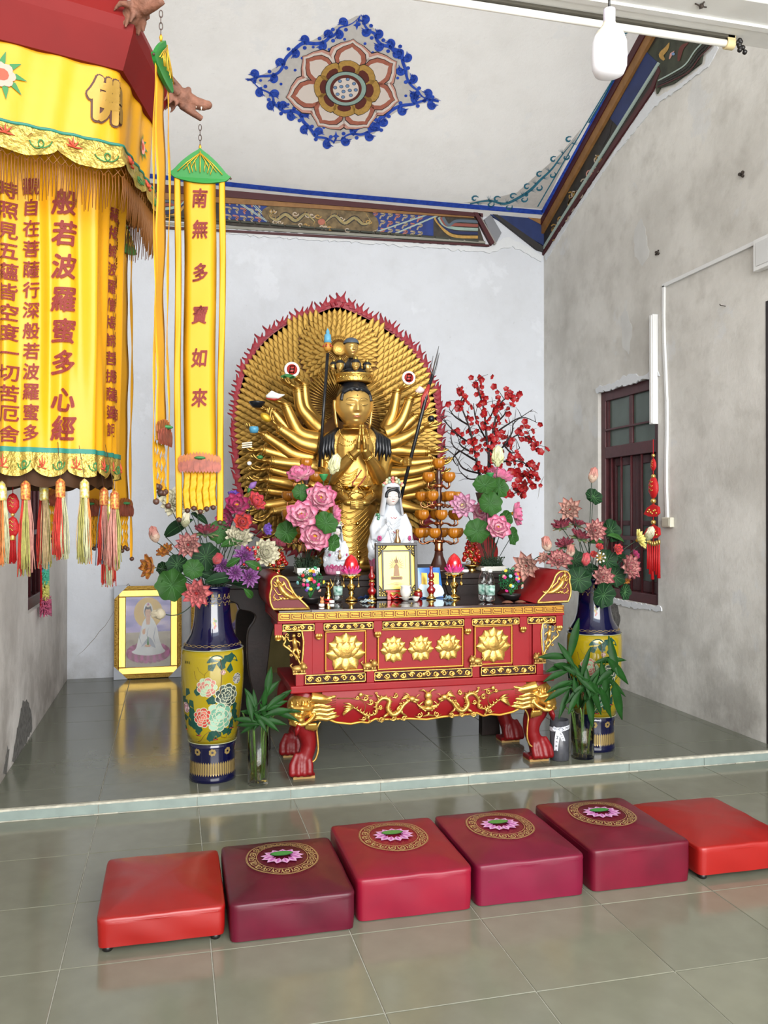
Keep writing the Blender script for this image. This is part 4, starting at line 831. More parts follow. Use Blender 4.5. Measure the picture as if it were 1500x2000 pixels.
# chinese knot pendant factory (red)
KRED = mat('knot_red', '#b5161a', .5, bump=.3, bscale=120); KGLD = mat('knot_gold', (0.8, .55, .15), .3, .9)
def knot(name, top, label, scale, parts, face=V((0, -1, 0))):
    t = thing(name, top, label, 'ornament'); z = 0; s = V((0, 0, 1)).cross(face.normalized()); n = face.normalized(); up = V((0, 0, 1)); P = lambda x, zz, o=0: top+s*x*scale+up*zz*scale+n*o*scale
    tot = parts[-1][1]; MB().tube([P(0, 0), P(0, tot)], .0016*scale if scale > 1.2 else .0012, 6).build('cord', KRED, t)
    for kind, zz, sz in parts:
        if kind == 'bead': MB().ell(P(0, zz), sz*scale, 12, 8).build('bead', KGLD, t)
        if kind == 'bag':
            o = MB().lathe([(.001, sz), (sz*.35, sz*.8), (sz*.6, sz*.2), (sz*.62, -sz*.4), (sz*.3, -sz), (.001, -sz*1.1)], (0, 0, 0), 12); m = MB(); [m.add([P(v.x, zz+v.z, v.y*.45) for v in o.v], o.f)]; b = m.build('stuffed_bag', KRED, t)
            mm = MB(); [mm.tube([P(-.3*sz+.5*sz*q, zz+sz*(.5-k*.4)+.15*sz*sin(q*7), sz*.29) for q in (0, .3, .6, .9)], sz*.05*scale, 5) for k in range(3)]; mm.build('gold_print', KGLD, b)
        if kind == 'fan':
            poly = [(-sz*1.5, -sz*.3), (-sz*.9, sz*.5), (0, sz*.95), (sz*.9, sz*.6), (sz*1.0, -sz*.2), (sz*.4, -sz*.62), (-sz*.6, -sz*.6)]
            b = MB().prism(poly, lambda u, v, w: P(u, zz+v, w-.2*sz), sz*.4).build('fish_charm', KRED, t, bevel=.002)
            mm = MB(); [mm.ell(P((k-3)*sz*.24, zz+sz*.25*sin(k*1.7), sz*.24), sz*.13*scale, 8, 6) for k in range(7)]; mm.build('gold_print', KGLD, b)
        if kind == 'tassel':
            m = MB(); [m.tube([P(sz*.5*cos(i*2.4)*(i/24)**.5, zz, sz*.3*sin(i*2.4)), P(sz*.8*cos(i*2.4)*(i/24)**.5, zz-sz*5.2-.3*sz*(i % 3), sz*.3*sin(i*2.4))], .0018*scale, 4) for i in range(24)]; m.build('tassel', KRED, t)
            MB().lathe([(sz*.2*scale, sz*.7*scale), (sz*.5*scale, 0), (sz*.55*scale, -sz*.6*scale), (sz*.5*scale, -sz*.8*scale)], P(0, zz), 12).build('tassel_cap', KGLD, t)
        if kind == 'tassels':
            for i in range(6):
                x = (i-2.5)*sz*.36; zz2 = zz-abs(i-2.5)*-.1*sz; m = MB().tube([P(x, zz2, 0), P(x*.9, zz2-sz*(3.2+(i % 3)*.5), .0)], [sz*.08*scale, sz*.22*scale], 8); m.build('tassel', KRED, t); MB().tube([P(x, zz2+sz*.3), P(x, zz2-sz*.25)], sz*.13*scale, 8).build('gold_tube', KGLD, t)
    return t
tk = atT(25, 940, 2.55); knot('red_knot_pendant', tk, 'small red and gold knot pendant among the canopy tassels at far left', 1.0, [('bag', -.065, .03), ('bead', -.10, .006), ('bag', -.135, .03), ('tassel', -.165, .014)])
MB().tube([tk, tk+V((0, 0, .1))], .001, 5).build('cord', KRED, can)
kx = XR-.10; pk = onX(1276, 858, kx); knot('red_knot_pendant', V((kx, pk.y, pk.z)), 'red charm string with gold beads and tassels hanging on the right window', 1.9, [('bead', -.065, .007), ('bag', -.10, .024), ('bead', -.148, .009), ('bag', -.19, .042), ('bead', -.247, .011), ('fan', -.29, .032), ('bead', -.332, .010), ('fan', -.375, .034), ('tassels', -.42, .034)], V((-1, -.25, 0)))
# rainbow duster in the left window
t = thing('feather_duster', (XL-.03, 6.25, .93), 'fluffy rainbow duster hanging inside the lower left window', 'duster')
pz = onX(74, 1095, XL+.03); cols = [('#4aa6c8', 1), ('#56b79a', .8), ('#c9c46c', .55), ('#b45a78', .35)]; yD = onX(80, 1130, XL+.03).y; zt = onX(74, 1080, XL+.03).z; zb = onX(84, 1196, XL+.03).z
MB().tube([(XL+.035, yD-.02, zb+.05), (XL+.035, yD-.06, zt+.5)], .007, 8).build('handle', KRED, t)
for k, (h_, f_) in enumerate(cols):
    mb = MB(); za = zt+(zb-zt)*k/4; zc = zt+(zb-zt)*(k+1)/4; rr = random.Random(k)
    for i in range(420):
        z = rr.uniform(zc, za); a = rr.uniform(0, 2*pi); r = (.06 if k < 3 else .09); yo = yD+.05*((zt-z)/(zt-zb))
        c = V((XL+.045, yo, z)); e = c+V((r*.42*cos(a)+.01, r*sin(a), rr.uniform(-.03, .02))); mb.tube([c+V((.2*r*cos(a), .3*r*sin(a), 0)), e], [.006, .002], 4)
    mb.build('fluff', mat('fluff_%d' % k, h_, .9, var=.1, vscale=50), t)
# ================================================================ ALTAR TABLE
AY, AD, XC = 4.62, 0.62, 1.397
def AX(x, y=1200): return onY(x, y, AY).x
def AZ(x, y): return onY(x, y, AY).z
GC = mat('carved_gold', (0.56, 0.34, 0.085), .38, .8, bump=.25, bscale=60, var=.2, vscale=25); GDK = mat('gold_recess', '#6b4316', .6, .3); RED2 = mat('red_lacquer_front', '#7d0b12', .5, bump=.04, bscale=25, spec=.35, var=.08, vscale=6)
TOPW = mat('dark_gloss_top', '#2b1010', .07, coat=.6, var=.2, vscale=5)
alt = thing('altar_table', (XC, AY+AD/2, PH), 'red and gold carved altar table with lotus panels and clawed beast-head legs', 'altar')
W2 = .845; ZT = .985
MB().box((XC-W2, AY, .915), (XC+W2, AY+AD, .93)).box((XC-W2, AY+.004, .93), (XC+W2, AY+AD, ZT-.012)).build('table_frame', RED2, alt, bevel=.003)
MB().box((XC-W2+.01, AY+.012, ZT-.012), (XC+W2-.01, AY+AD-.01, ZT)).box((XC-.66, AY-.004, ZT-.012), (XC+.66, AY+.02, ZT+.003)).build('table_top', TOPW, alt, bevel=.002)
# greek key band, one motif after another
bz0, bz1 = .932, .974; MB().box((XC-W2+.004, AY-.003, bz0), (XC+W2-.004, AY+.004, bz1)).build('key_band', GDK, alt)
nk = 26; kw = (2*W2-.012)/nk; km = MB(); fk = lambda u, v, w: V((u, -w, v)); h = bz1-bz0
def bar(x0, z0, x1, z1): km.box((x0, -.003, z0), (x1, 0, z1))
b = .0048; bar(0, 0, kw, b); bar(0, h-b, kw, h); bar(0, 0, b*.8, h)
bar(b*2, b*2, kw-b*1.6, b*3); bar(b*2, b*2, b*3, h-b*2); bar(b*2, h-b*3, kw-b*1.6, h-b*2); bar(kw-b*2.6, b*4.2, kw-b*1.6, h-b*2); bar(b*4.4, b*4.2, kw-b*1.6, b*5.2)
kme = km.mesh('key_motif', mat('key_gold', '#c08a30', .4, .45, var=.1, vscale=15))
for k in range(nk): link_mesh('key_motif', kme, alt, (XC-W2+.006+k*kw-XC, AY-.003-(AY+AD/2), bz0-PH))
# ears
def ear(sg):
    pts = [(258, 219), (232, 192), (190, 152), (165, 112), (152, 82), (132, 63), (105, 57), (82, 64), (68, 86), (71, 112), (63, 150), (66, 190), (80, 222)]
    P0 = [(AX(500+x/2.419, 1190), AZ(500+x/2.419, 1100+y/2.419)) for x, y in pts]; P0 = [(XC+(p[0]-1.397)*1.0, p[1]) for p in P0]
    if sg > 0: P0 = [(2*XC-x, z) for x, z in P0][::-1]
    P1 = spline(P0, 4, True) if False else P0; P1 = spline([(x, z) for x, z in P0], 4)
    cx = sum(p[0] for p in P1)/len(P1); cz = sum(p[1] for p in P1)/len(P1)
    e = MB().prism([(x, z) for x, z in P1], lambda u, v, w: V((u, AY+.004+w, v)), AD-.01, smooth=True).build('upturned_end', REDL, alt)
    ins = lambda k: [V((cx+(x-cx)*k, 0, cz+(z-cz)*k)) for x, z in P1]
    o = ins(1.0); m = MB().tube([V((p.x+(cx-p.x)*.05, AY-.002, p.z+(cz-p.z)*.05)) for p in o], .0062, 8, closed=True); m.build('gold_border', GC, e)
    g = MB().poly([V((p.x, AY+.001, p.z)) for p in (ins(.92) if sg > 0 else ins(.92))]); g.build('recess', mat('dull_rose_red', '#5c161b', .6), e)
    # flying figure
    f = MB(); q = lambda x, z: V((cx+sg*x*-1, AY-.002, cz+z)) if sg < 0 else V((cx-x, AY-.002, cz+z))
    s_ = 1
    qq = lambda x, z, o_=0: V((cx+(x if sg < 0 else -x), AY-.003-o_, cz+z))
    f.ell(qq(-.028, .048, .004), (.011, .008, .014), 12, 8); f.ell(qq(-.028, .064, .004), (.006, .006, .007), 8, 6)
    f.tube([qq(-.024, .034), qq(-.012, .012), qq(.0, -.008), qq(.022, -.028), qq(.05, -.044), qq(.09, -.052)], [.010, .019, .019, .019, .016, .005], 10, flat=.8)
    for a in ([(-.018, .026), (-.04, .018), (-.05, .032)], [(-.012, .024), (.008, .028), (.002, .046)]): f.tube([qq(*p) for p in a], [.008, .007, .005], 6)
    for k in range(7): f.tube([qq(-.02+.018*k+.004*sin(k), -.035-.006*(k % 3)), qq(-.01+.018*k, -.05), qq(.004+.018*k, -.04-.01*(k % 2))], [.003, .0075, .003], 6)
    for k in range(4):
        P = [qq(-.05+.012*i+.0*k, (.072-k*.035)+.011*sin(i*1.3+k)-.008*i) for i in range(5)]; f.tube(P, .0038, 5)
    f.tube([qq(-.04, -.02), qq(-.052, -.04), qq(-.04, -.055), qq(-.055, -.06)], .003, 6); f.tube([qq(.002, .046), qq(.012, .03), qq(.02, .01), qq(.05, -.015), qq(.06, -.035)], .005, 6)
    f.build('carved_figure', GC, e); return e
ear(-1); ear(1)
# carcass
bx0, bx1 = AX(588), AX(1041); z_t, z_b = .915, .575
MB().box((XC-.70, AY+.03, z_b-.005), (XC+.70, AY+AD-.05, z_t)).build('carcass', RED2, alt)
for sg in (-1, 1): MB().box((XC+sg*.70-.008 if sg < 0 else XC+.70-.05, AY+.012, z_b), (XC-.70+.05 if sg < 0 else XC+.70+.008, AY+.03, z_t)).build('corner_stile', RED2, alt, bevel=.003)
for x0, x1 in ((600, 634), (717, 737), (908, 926), (1004, 1036)):
    MB().box((AX(x0), AY+.016, z_b), (AX(x1), AY+.03, z_t)).build('stile', RED2, alt, bevel=.003)
def spiral(mb, cx, cz, r, y, sg=1, turns=1.35, a0=0, w=.003, n=18):
    mb.tube([V((cx+sg*r*(1-.82*i/n)*cos(a0+turns*2*pi*i/n), y, cz+r*(1-.82*i/n)*sin(a0+turns*2*pi*i/n))) for i in range(n+1)], [w*(1-.3*i/n) for i in range(n+1)], 6)
def frieze(x0, z0, x1, z1, name='carved_frieze'):
    f = MB().box((x0, AY+.005, z0), (x1, AY+.014, z1)); fr = f.build(name, mat('frieze_ground', '#2a0f10', .8), alt)  # dark ground board behind the gold border and scrolls
    g = MB(); t = .0045; y0, y1 = AY-.004, AY+.008
    for a in ((x0, z0, x1, z0+t), (x0, z1-t, x1, z1), (x0, z0, x0+t, z1), (x1-t, z0, x1, z1)): g.box((a[0], y0, a[1]), (a[2], y1, a[3]))
    g.build('frieze_border', GC, fr, bevel=.001)
    h = z1-z0; n = max(3, int((x1-x0)/(h*.95))); m = MB(); xc = (x0+x1)/2
    for k in range(n):
        cx = x0+t+(k+.5)*(x1-x0-2*t)/n; cz = (z0+z1)/2; sg = 1 if cx < xc else -1
        spiral(m, cx, cz, h*.34, AY+.001, sg, 1.3, pi*(k % 2), .0055)
        m.tube([V((cx-h*.5*sg, AY+.002, cz+h*.25*(-1)**k)), V((cx-h*.2*sg, AY, cz-h*.1*(-1)**k)), V((cx+h*.1, AY+.002, cz+h*.3*(-1)**k)), V((cx+h*.45*sg, AY+.002, cz+h*.2*(-1)**k))], [.002, .006, .0058, .0015], 6)
    m.ell(V((xc, AY-.001, (z0+z1)/2)), (h*.22, .006, h*.25), 10, 8); m.build('scrollwork', GC, fr)
yu, yl = 1.0, 1.0
fz = lambda x, yA: AZ(x, yA)
for x0, x1, ya, yb in ((552, 614, 1218.5, 1231), (632, 729, 1216, 1229), (747, 906, 1212, 1227), (922, 1014, 1208.5, 1222), (1030, 1085, 1206, 1218)):
    frieze(AX(x0), .872, AX(x1), .910)
for x0, x1 in ((596, 714), (731, 922), (939, 1046)): frieze(AX(x0), .582, AX(x1), .632)
# pendants with gold lotus buds
for x0, x1 in ((536, 551), (615, 631), (730, 746), (907, 921), (1015, 1029), (1086, 1099)):
    a, b_ = AX(x0), AX(x1); zt = .915; p = MB().box((a, AY-.004, zt-.062), (b_, AY+.022, zt)).build('pendant_post', RED2, alt, bevel=.002)
    m = MB(); c = (a+b_)/2
    for k in (-1, 0, 1): m.tube([V((c+k*.013, AY+.004, zt-.080)), V((c+k*.012, AY-.004, zt-.068)), V((c+k*.007, AY+.004, zt-.052))], [.008, .009, .003], 8)
    m.tube([V((c-.016, AY+.004, zt-.084)), V((c, AY-.004, zt-.088)), V((c+.016, AY+.004, zt-.084))], [.004, .006, .004], 8); m.build('lotus_finial', GC, p)
# openwork side brackets with a small figure
def bracket(sg):
    X = lambda x: XC+sg*(x)   # x distance from centre
    o, i_ = .83, .71
    pts = [(o-.0, .872), (i_, .872), (i_, .690), (i_+.012, .70), (i_+.03, .735), (i_+.07, .775), (o-.02, .80), (o-.03, .825)]
    pp = [V((X(a), AY+.008, b)) for a, b in pts]; g = MB().tube(spline([tuple(p) for p in pp], 3, True), .006, 8, closed=True); br = g.build('side_bracket', GC, alt)
    m = MB(); y = AY+.006
    f = lambda a, b, o_=0: V((X(i_+a), y-o_, .70+b))
    m.ell(f(.045, .148), .011, 10, 8); m.tube([f(.045, .135), f(.04, .11), f(.035, .08)], [.010, .014, .011], 8); m.tube([f(.036, .08), f(.05, .06), f(.035, .035), f(.03, .015)], [.010, .009, .006, .004], 8); m.tube([f(.03, .08), f(.018, .05), f(.022, .02)], [.009, .007, .004], 8)
    m.tube([f(.04, .125), f(.07, .12), f(.08, .14)], [.006, .005, .004], 6); m.tube([f(.04, .125), f(.015, .11), f(.012, .09)], [.006, .005, .003], 6)
    m.build('carved_figure', GC, br)
    s2 = MB()
    for (a, b, r) in ((.018, .15, .012), (.08, .152, .013), (.095, .135, .01), (.016, .06, .01), (.06, .045, .009), (.02, .03, .008), (.07, .09, .01)): spiral(s2, X(i_+a), .70+b, r, y, sg, 1.2, a*50, .003)
    s2.build('vine_scroll', GC, br)
bracket(-1); bracket(1)
# panels
def petalrel(base, tip, wd, th, y, n=7, m=6):    # carved convex petal in the XZ plane
    bx, bz = base; tx, tz = tip; dx, dz = tx-bx, tz-bz; l = sqrt(dx*dx+dz*dz); ux, uz = dx/l, dz/l; nx, nz_ = -uz, ux
    def f(u, v):
        s = (u*2-1); p = (sin(pi*min(1, v*.98+.0)**.85)**.8)*(1-.15*v)*wd/2 if v < .995 else 0
        p = wd/2*max(0, sin(pi*(v**1.15*.88+.12)))**.62 if v < .99 else 0
        x = bx+ux*l*v+nx*s*p; z = bz+uz*l*v+nz_*s*p; return V((x, y-th*(1-s*s)*(.35+.65*sin(pi*v*.8+.2))-.002-.35*th*v, z))
    mb = MB().grid(f, n, m); return mb
def lotus(cx, cz, s, parent):
    L = MB().ell(V((cx, AY+.012, cz+s*.02)), (s*.17, .010, s*.24), 14, 10).build('carved_lotus', GC, parent); y = AY+.020
    spec = [((-.0, -.10), (-.52, -.02), .20, 0), ((0, -.1), (.52, -.02), .20, 0), ((0, -.05), (-.44, .24), .22, 0), ((0, -.05), (.44, .24), .22, 0), ((0, 0), (-.27, .42), .22, 0), ((0, 0), (.27, .42), .22, 0), ((0, 0), (0, .50), .24, .001),
            ((-.03, -.08), (-.30, -.44), .20, .002), ((.03, -.08), (.30, -.44), .20, .002), ((0, -.1), (0, -.50), .22, .003), ((0, -.08), (-.34, .10), .22, .004), ((0, -.08), (.34, .10), .22, .004), ((-.02, -.12), (-.20, .27), .26, .006), ((.02, -.12), (.20, .27), .26, .006), ((0, -.16), (0, .28), .30, .010)]
    for (b0, b1), (t0, t1), w, o in spec: petalrel((cx+b0*s, cz+b1*s), (cx+t0*s, cz+t1*s), w*s*1.75, .012*s/.19, y-o).build('petal', GC, L)
def panel(x0, x1, z0, z1, lots):
    p = MB().box((x0, AY+.020, z0), (x1, AY+.026, z1)).build('panel', RED2, alt)
    g = MB(); t = .007
    for a in ((x0, z0, x1, z0+t), (x0, z1-t, x1, z1), (x0, z0+t, x0+t, z1-t), (x1-t, z0+t, x1, z1-t)): g.box((a[0], AY+.006, a[1]), (a[2], AY+.022, a[3]))
    g.build('gold_moulding', mat('moulding_gold', '#c08c36', .35, .5), p, bevel=.003)
    for cx, cz, s in lots: lotus(cx, cz, s, p)
panel(AX(635.6), AX(716), .643, .865, [(AX(676), .748, .215)])
panel(AX(738.5), AX(906), .640, .867, [(AX(770), .753, .150), (AX(823), .753, .148), (AX(877), .755, .152)])
panel(AX(928), AX(1002), .643, .868, [(AX(965), .756, .205)])
# guardian lions on short posts
def lion(cx, sg):
    MB().box((cx-.021, AY-.006, .575), (cx+.021, AY+.03, .640)).build('short_post', RED2, alt, bevel=.002)
    z = .642; q = lambda x, y_, zz: V((cx+sg*x, AY+.004+y_, z+zz)); m = MB()
    m.ell(q(-.012, 0, .026), (.030, .017, .019), 12, 8); m.ell(q(.022, -.008, .038), (.018, .018, .019), 12, 8); m.ell(q(.036, -.012, .032), (.008, .010, .009), 8, 6)
    for k in range(6): a = k*pi/3; m.ell(q(.014+.002*cos(a), .0+.0*sin(a), .038)+V((.016*cos(a)*sg, 0, .018*sin(a))), .007, 8, 6)
    for x in (-.032, -.018, .012, .026): m.tube([q(x, -.004, .02), q(x, -.007, .004)], [.008, .007], 8)
    m.tube([q(-.038, 0, .03), q(-.05, 0, .045), q(-.038, 0, .055)], [.006, .005, .003], 6); m.box((cx-.036, AY-.008, z-.003), (cx+.036, AY+.02, z+.004)); m.build('carved_lion', mat('old_gold', (0.42, .25, .07), .45, .7, bump=.3, bscale=80), alt)
for x, sg in ((585, 1), (723, 1), (929, -1), (1054, -1)): lion(AX(x), sg)
# stepped base
MB().box((XC-.775, AY-.012, .535), (XC+.775, AY+AD-.02, .575)).build('base_moulding', RED2, alt, bevel=.006)
# apron with shaped lower edge
ZA = lambda x: x
ap = [(-.60, .525), (.60, .525), (.60, .40), (.52, .365), (.44, .352), (.38, .360), (.34, .352), (.30, .372), (.25, .366), (.10, .362), (0, .352), (-.10, .362), (-.25, .366), (-.30, .372), (-.34, .352), (-.38, .360), (-.44, .352), (-.52, .365), (-.60, .40)]
def apf(u, v, w): bul = .03*sin(pi*min(1, max(0, (v-.35)/.2))); return V((XC+u, AY+.02-bul*(1 if w == 0 else 1)+w, v))
apn = MB(); N = 60
low = sorted([p for p in ap if p[1] < .5]); 
def zlow(x):
    for a, b_ in zip(low, low[1:]):
        if a[0] <= x <= b_[0]: return a[1]+(b_[1]-a[1])*(x-a[0])/(b_[0]-a[0]+1e-9)
    return .4
apn.grid(lambda u, v: (lambda x, zl: V((XC+x, AY+.012-.028*sin(pi*min(1, .15+v*.85)), .54+(zl-.54)*v)))(-.6+1.2*u, zlow(-.6+1.2*u)), 96, 12)
apn.grid(lambda u, v: (lambda x, zl: V((XC+x, AY+.045, .54+(zl-.54)*v)))(-.6+1.2*u, zlow(-.6+1.2*u)), 48, 2)
apr = apn.build('apron', RED2, alt)
MB().tube([V((XC+x, AY+.004, zlow(x)-.001)) for x in [-.6+1.2*i/96 for i in range(97)]], .0065, 8).build('gold_edge', mat('moulding_gold', '#c08c36', .35, .5), apr)
for sg in (-1, 1):
    MB().tube([V((XC+sg*x, AY-.014, z)) for x, z in spline([(.52, .50), (.40, .49), (.36, .45), (.37, .41), (.33, .395)], 4)], .003, 6).build('gold_line', GDK, apr)
# carved dragons on the apron
ya = lambda o=0: AY-.020-o
def dragon_rel(sg):
    m = MB(); f = lambda x, z, o=0: V((XC+sg*x, ya(o), z))
    body = spline([(.105, .475), (.145, .445), (.17, .41), (.205, .395), (.235, .43), (.225, .475), (.265, .49), (.30, .455), (.30, .41), (.35, .40), (.395, .425), (.44, .455)], 5)
    n = len(body); m.tube([f(x, z, .004) for x, z in body], [.007+.010*sin(pi*min(1, (i/n)*1.15+.12)) if i/n < .8 else .014*(1-i/n)*3+.003 for i in range(n)], 10, flat=.8)
    for i in range(2, n-2, 2):
        x, z = body[i]; x2, z2 = body[i+1]; a = atan2(z2-z, x2-x)+pi/2; m.tube([f(x, z, .012), f(x+.022*cos(a), z+.022*sin(a), .006)], [.006, .001], 5)
    m.ell(f(.095, .478, .008), (.022, .014, .016), 12, 8); m.tube([f(.09, .476, .01), f(.062, .468, .012), f(.055, .475, .012)], [.012, .009, .006], 8); m.tube([f(.09, .465, .01), f(.065, .455, .01)], [.007, .004], 6)
    for k in range(5): m.tube([f(.105, .488, .008), f(.12+.008*k, .505-.006*k, .01), f(.14+.006*k, .515-.012*k, .006)], [.005, .004, .001], 5)
    m.tube([f(.075, .485, .016), f(.06, .50, .014), f(.045, .50, .012)], [.003, .002, .001], 5)
    for bx, bz, ex, ez in ((.16, .42, .13, .385), (.235, .40, .26, .378), (.27, .49, .30, .515), (.34, .40, .34, .372), (.18, .41, .16, .45)):
        m.tube([f(bx, bz, .006), f((bx+ex)/2+.008, (bz+ez)/2, .008), f(ex, ez, .006)], [.009, .007, .005], 7)
        for c in (-.8, 0, .8): m.tube([f(ex, ez, .006), f(ex+.014*sin(c), ez-.014*cos(c)*(1 if ez < .45 else -1), .004)], [.004, .001], 5)
    for k in range(5): m.tube([f(.43, .45, .004), f(.455+.008*k, .47-.014*k, .008), f(.485+.004*(k % 2), .475-.018*k, .004)], [.008, .007, .001], 6)
    d = m.build('carved_dragon', GC, apr)
    for x, z, r in ((.05, .385, .016), (.20, .375, .014), (.14, .372, .012), (.275, .44, .012), (.27, .372, .015), (.33, .47, .014), (.37, .385, .012), (.36, .495, .014), (.405, .50, .010), (.19, .50, .013)):
        c = MB(); spiral(c, XC+sg*x, z, r, ya(.004), sg, 1.3, x*40, .0042); c.tube([f(x-.02, z-.004, .002), f(x, z-r, .004), f(x+.03, z-.003, .002)], [.001, .005, .001], 5); c.build('carved_cloud', GC, apr)
    c = MB(); c.tube([f(.32, .505, .004), f(.385, .515, .004)], .003, 5); c.ell(f(.388, .515, .006), (.013, .008, .012), 10, 8); c.build('carved_pearl', GC, apr)
dragon_rel(-1); dragon_rel(1)
m = MB(); f = lambda x, z, o=0: V((XC+x, ya(o), z)); m.ell(f(0, .49, .008), (.022, .014, .022), 14, 10); m.ell(f(0, .452, .012), (.026, .016, .024), 14, 10); m.ell(f(0, .42, .008), (.03, .014, .014), 12, 8)
for sg in (-1, 1):
    for k in range(4): m.tube([f(0, .43, .006), f(sg*(.02+.012*k), .405+.01*k, .01), f(sg*(.035+.012*k), .42+.012*k, .006)], [.006, .006, .002], 6)
    m.tube([f(sg*.01, .51, .006), f(sg*.03, .525, .006), f(sg*.05, .52, .004)], [.006, .005, .002], 6); m.tube([f(sg*.03, .375, .004), f(0, .385, .008), f(0, .40, .008)], [.004, .008, .008], 6)
    m.tube([f(sg*.03, .46, .01), f(sg*.055, .44, .006), f(sg*.05, .42, .006)], .0035, 6)
m.build('carved_gourd', GC, apr)
# legs
def leg(sg, rear=False):
    Y0 = AY+.045 if not rear else AY+AD-.14; X = lambda d: XC+sg*d; ys = 1
    pth = spline([(.665, .53), (.705, .47), (.715, .41), (.700, .35), (.672, .29), (.665, .23), (.688, .16), (.705, .11), (.712, .085)], 5); n = len(pth)
    rr = lambda i: [.075, .088, .084, .076, .062, .052, .050, .058, .066][min(8, int(i/5))]
    rad = [ (lambda q: (1-(q-int(q)))*[.072, .085, .084, .076, .063, .053, .051, .058, .064][int(q)]+(q-int(q))*[.072, .085, .084, .076, .063, .053, .051, .058, .064][min(8, int(q)+1)])(i/5) for i in range(n)]
    m = MB(); m.tube([V((X(x), Y0+.03-(.0 if z > .3 else .012*sin(min(1, (.3-z)/.2)*pi/2)), z)) for x, z in pth], rad, 16, flat=.85)
    for k in range(4):   # toes
        x = .662+.033*k; yy = Y0-.015-.012*sin(pi*k/3)
        m.tube([V((X(.668+.022*k), Y0-.005, .20)), V((X(x), yy-.004, .14)), V((X(x+.002), yy-.014, .105))], [.013, .019, .021], 10); m.ell(V((X(x+.002), yy-.016, .098)), (.0205, .024, .022), 12, 8)
    m.box((X(.695)-.062, Y0-.02, PH+.001), (X(.695)+.062, Y0+.085, .09))
    L = remesh(m, 'leg', .007, REDL, alt, 3)
    MB().box((X(.695)-.060, Y0-.022, PH), (X(.695)+.060, Y0+.083, PH+.014)).build('worn_foot_edge', mat('worn_wood', '#9a7b4a', .8, bump=.4, bscale=80), L)
    if rear: return
    e = MB(); 
    MB().tube([V((X(x), Y0-.022, z)) for x, z in spline([(.605, .37), (.625, .33), (.620, .27), (.618, .21), (.632, .165), (.65, .15)], 4)], .0055, 8).build('gold_edge', GC, L)
    q = lambda x, y_, z: V((X(x), Y0+y_, z)); h = MB()
    h.ell(q(.70, .01, .455), (.085, .085, .078), 20, 14); h.ell(q(.735, -.03, .42), (.055, .06, .045), 16, 10); h.tube([q(.66, -.03, .51), q(.60, -.035, .50), q(.55, -.03, .49)], [.05, .04, .03], 12, flat=.7)
    h.ell(q(.765, -.05, .405), (.024, .03, .022), 12, 8); h.ell(q(.725, -.085, .400), (.024, .022, .018), 12, 8); h.ell(q(.755, -.082, .392), (.016, .016, .014), 10, 8)   # nostrils
    h.tube([q(.78, -.06, .38), q(.74, -.092, .372), q(.70, -.085, .375), q(.665, -.07, .395), (q(.645, -.06, .415)), q(.65, -.06, .43)], [.011, .012, .012, .012, .010, .005], 10)
    h.tube([q(.79, -.02, .445), q(.76, -.075, .462), q(.715, -.088, .462), q(.675, -.075, .45), q(.645, -.06, .465)], [.006, .012, .014, .011, .003], 10)
    for sgx, a in ((.772, .0), (.742, .03), (.71, .035), (.68, .02)): h.tube([q(sgx, -.068, .468), q(sgx-.003, -.075, .49), q(sgx+.006, -.066, .512+a*.2)], [.011, .007, .001], 8)
    h.ell(q(.72, -.086, .437), (.020, .014, .012), 12, 8)
    for k in range(6):
        z0 = .505-.023*k; h.tube([q(.665, -.042, z0), q(.62, -.052, z0+.006), q(.575, -.05, z0-.004), q(.53, -.05, z0+.005+.003*(k % 2)), q(.50-.012*(k % 2), -.044, z0+.012)], [.014, .014, .013, .010, .001], 8)
    for k in range(5): h.tube([q(.69-.012*k, -.06, .37), q(.688-.014*k, -.055, .345), q(.68-.012*k, -.045, .33-.003*k)], [.011, .009, .002], 8)
    hd = remesh(h, 'beast_head', .0048, mat('beast_gold', (0.62, .36, .08), .34, .85, bump=.15, bscale=30, var=.15, vscale=8), L, 1)
    gr = MB()
    for k in range(11):
        z0 = .512-.0125*k; gr.tube([q(.655, -.060, z0), q(.61, -.067, z0+.004), q(.57, -.065, z0-.003), q(.525, -.062, z0+.003)], .0014, 5)
    gr.build('mane_groove', GDK, L)
    MB().ell(q(.72, -.099, .437), (.011, .006, .006), 10, 8).build('eye', mat('old_gold', (0.42, .25, .07), .45, .7), L)
    MB().tube([q(.735, -.085, .372), q(.745, -.092, .345), q(.752, -.086, .315)], [.026, .026, .010], 12, flat=.55).build('tongue', REDL, L)
for sg in (-1, 1): leg(sg); leg(sg, True)
for sg in (-1, 1):  # side apron and carcass side mouldings
    MB().box((XC+sg*.70-.02, AY+.06, .40), (XC+sg*.70+.02, AY+AD-.1, .54)).build('side_apron', REDL, alt, bevel=.01)
    MB().box((XC+sg*.80-.012, AY+.03, .85), (XC+sg*.80+.012, AY+AD-.03, .915)).build('side_rail', REDL, alt, bevel=.003)
    x = XC+sg*.80; g = MB(); g.tube([V((x, AY+.40, .85)), V((x, AY+.40, .82))], [.018, .012], 8); g.build('side_pendant', GC, alt)
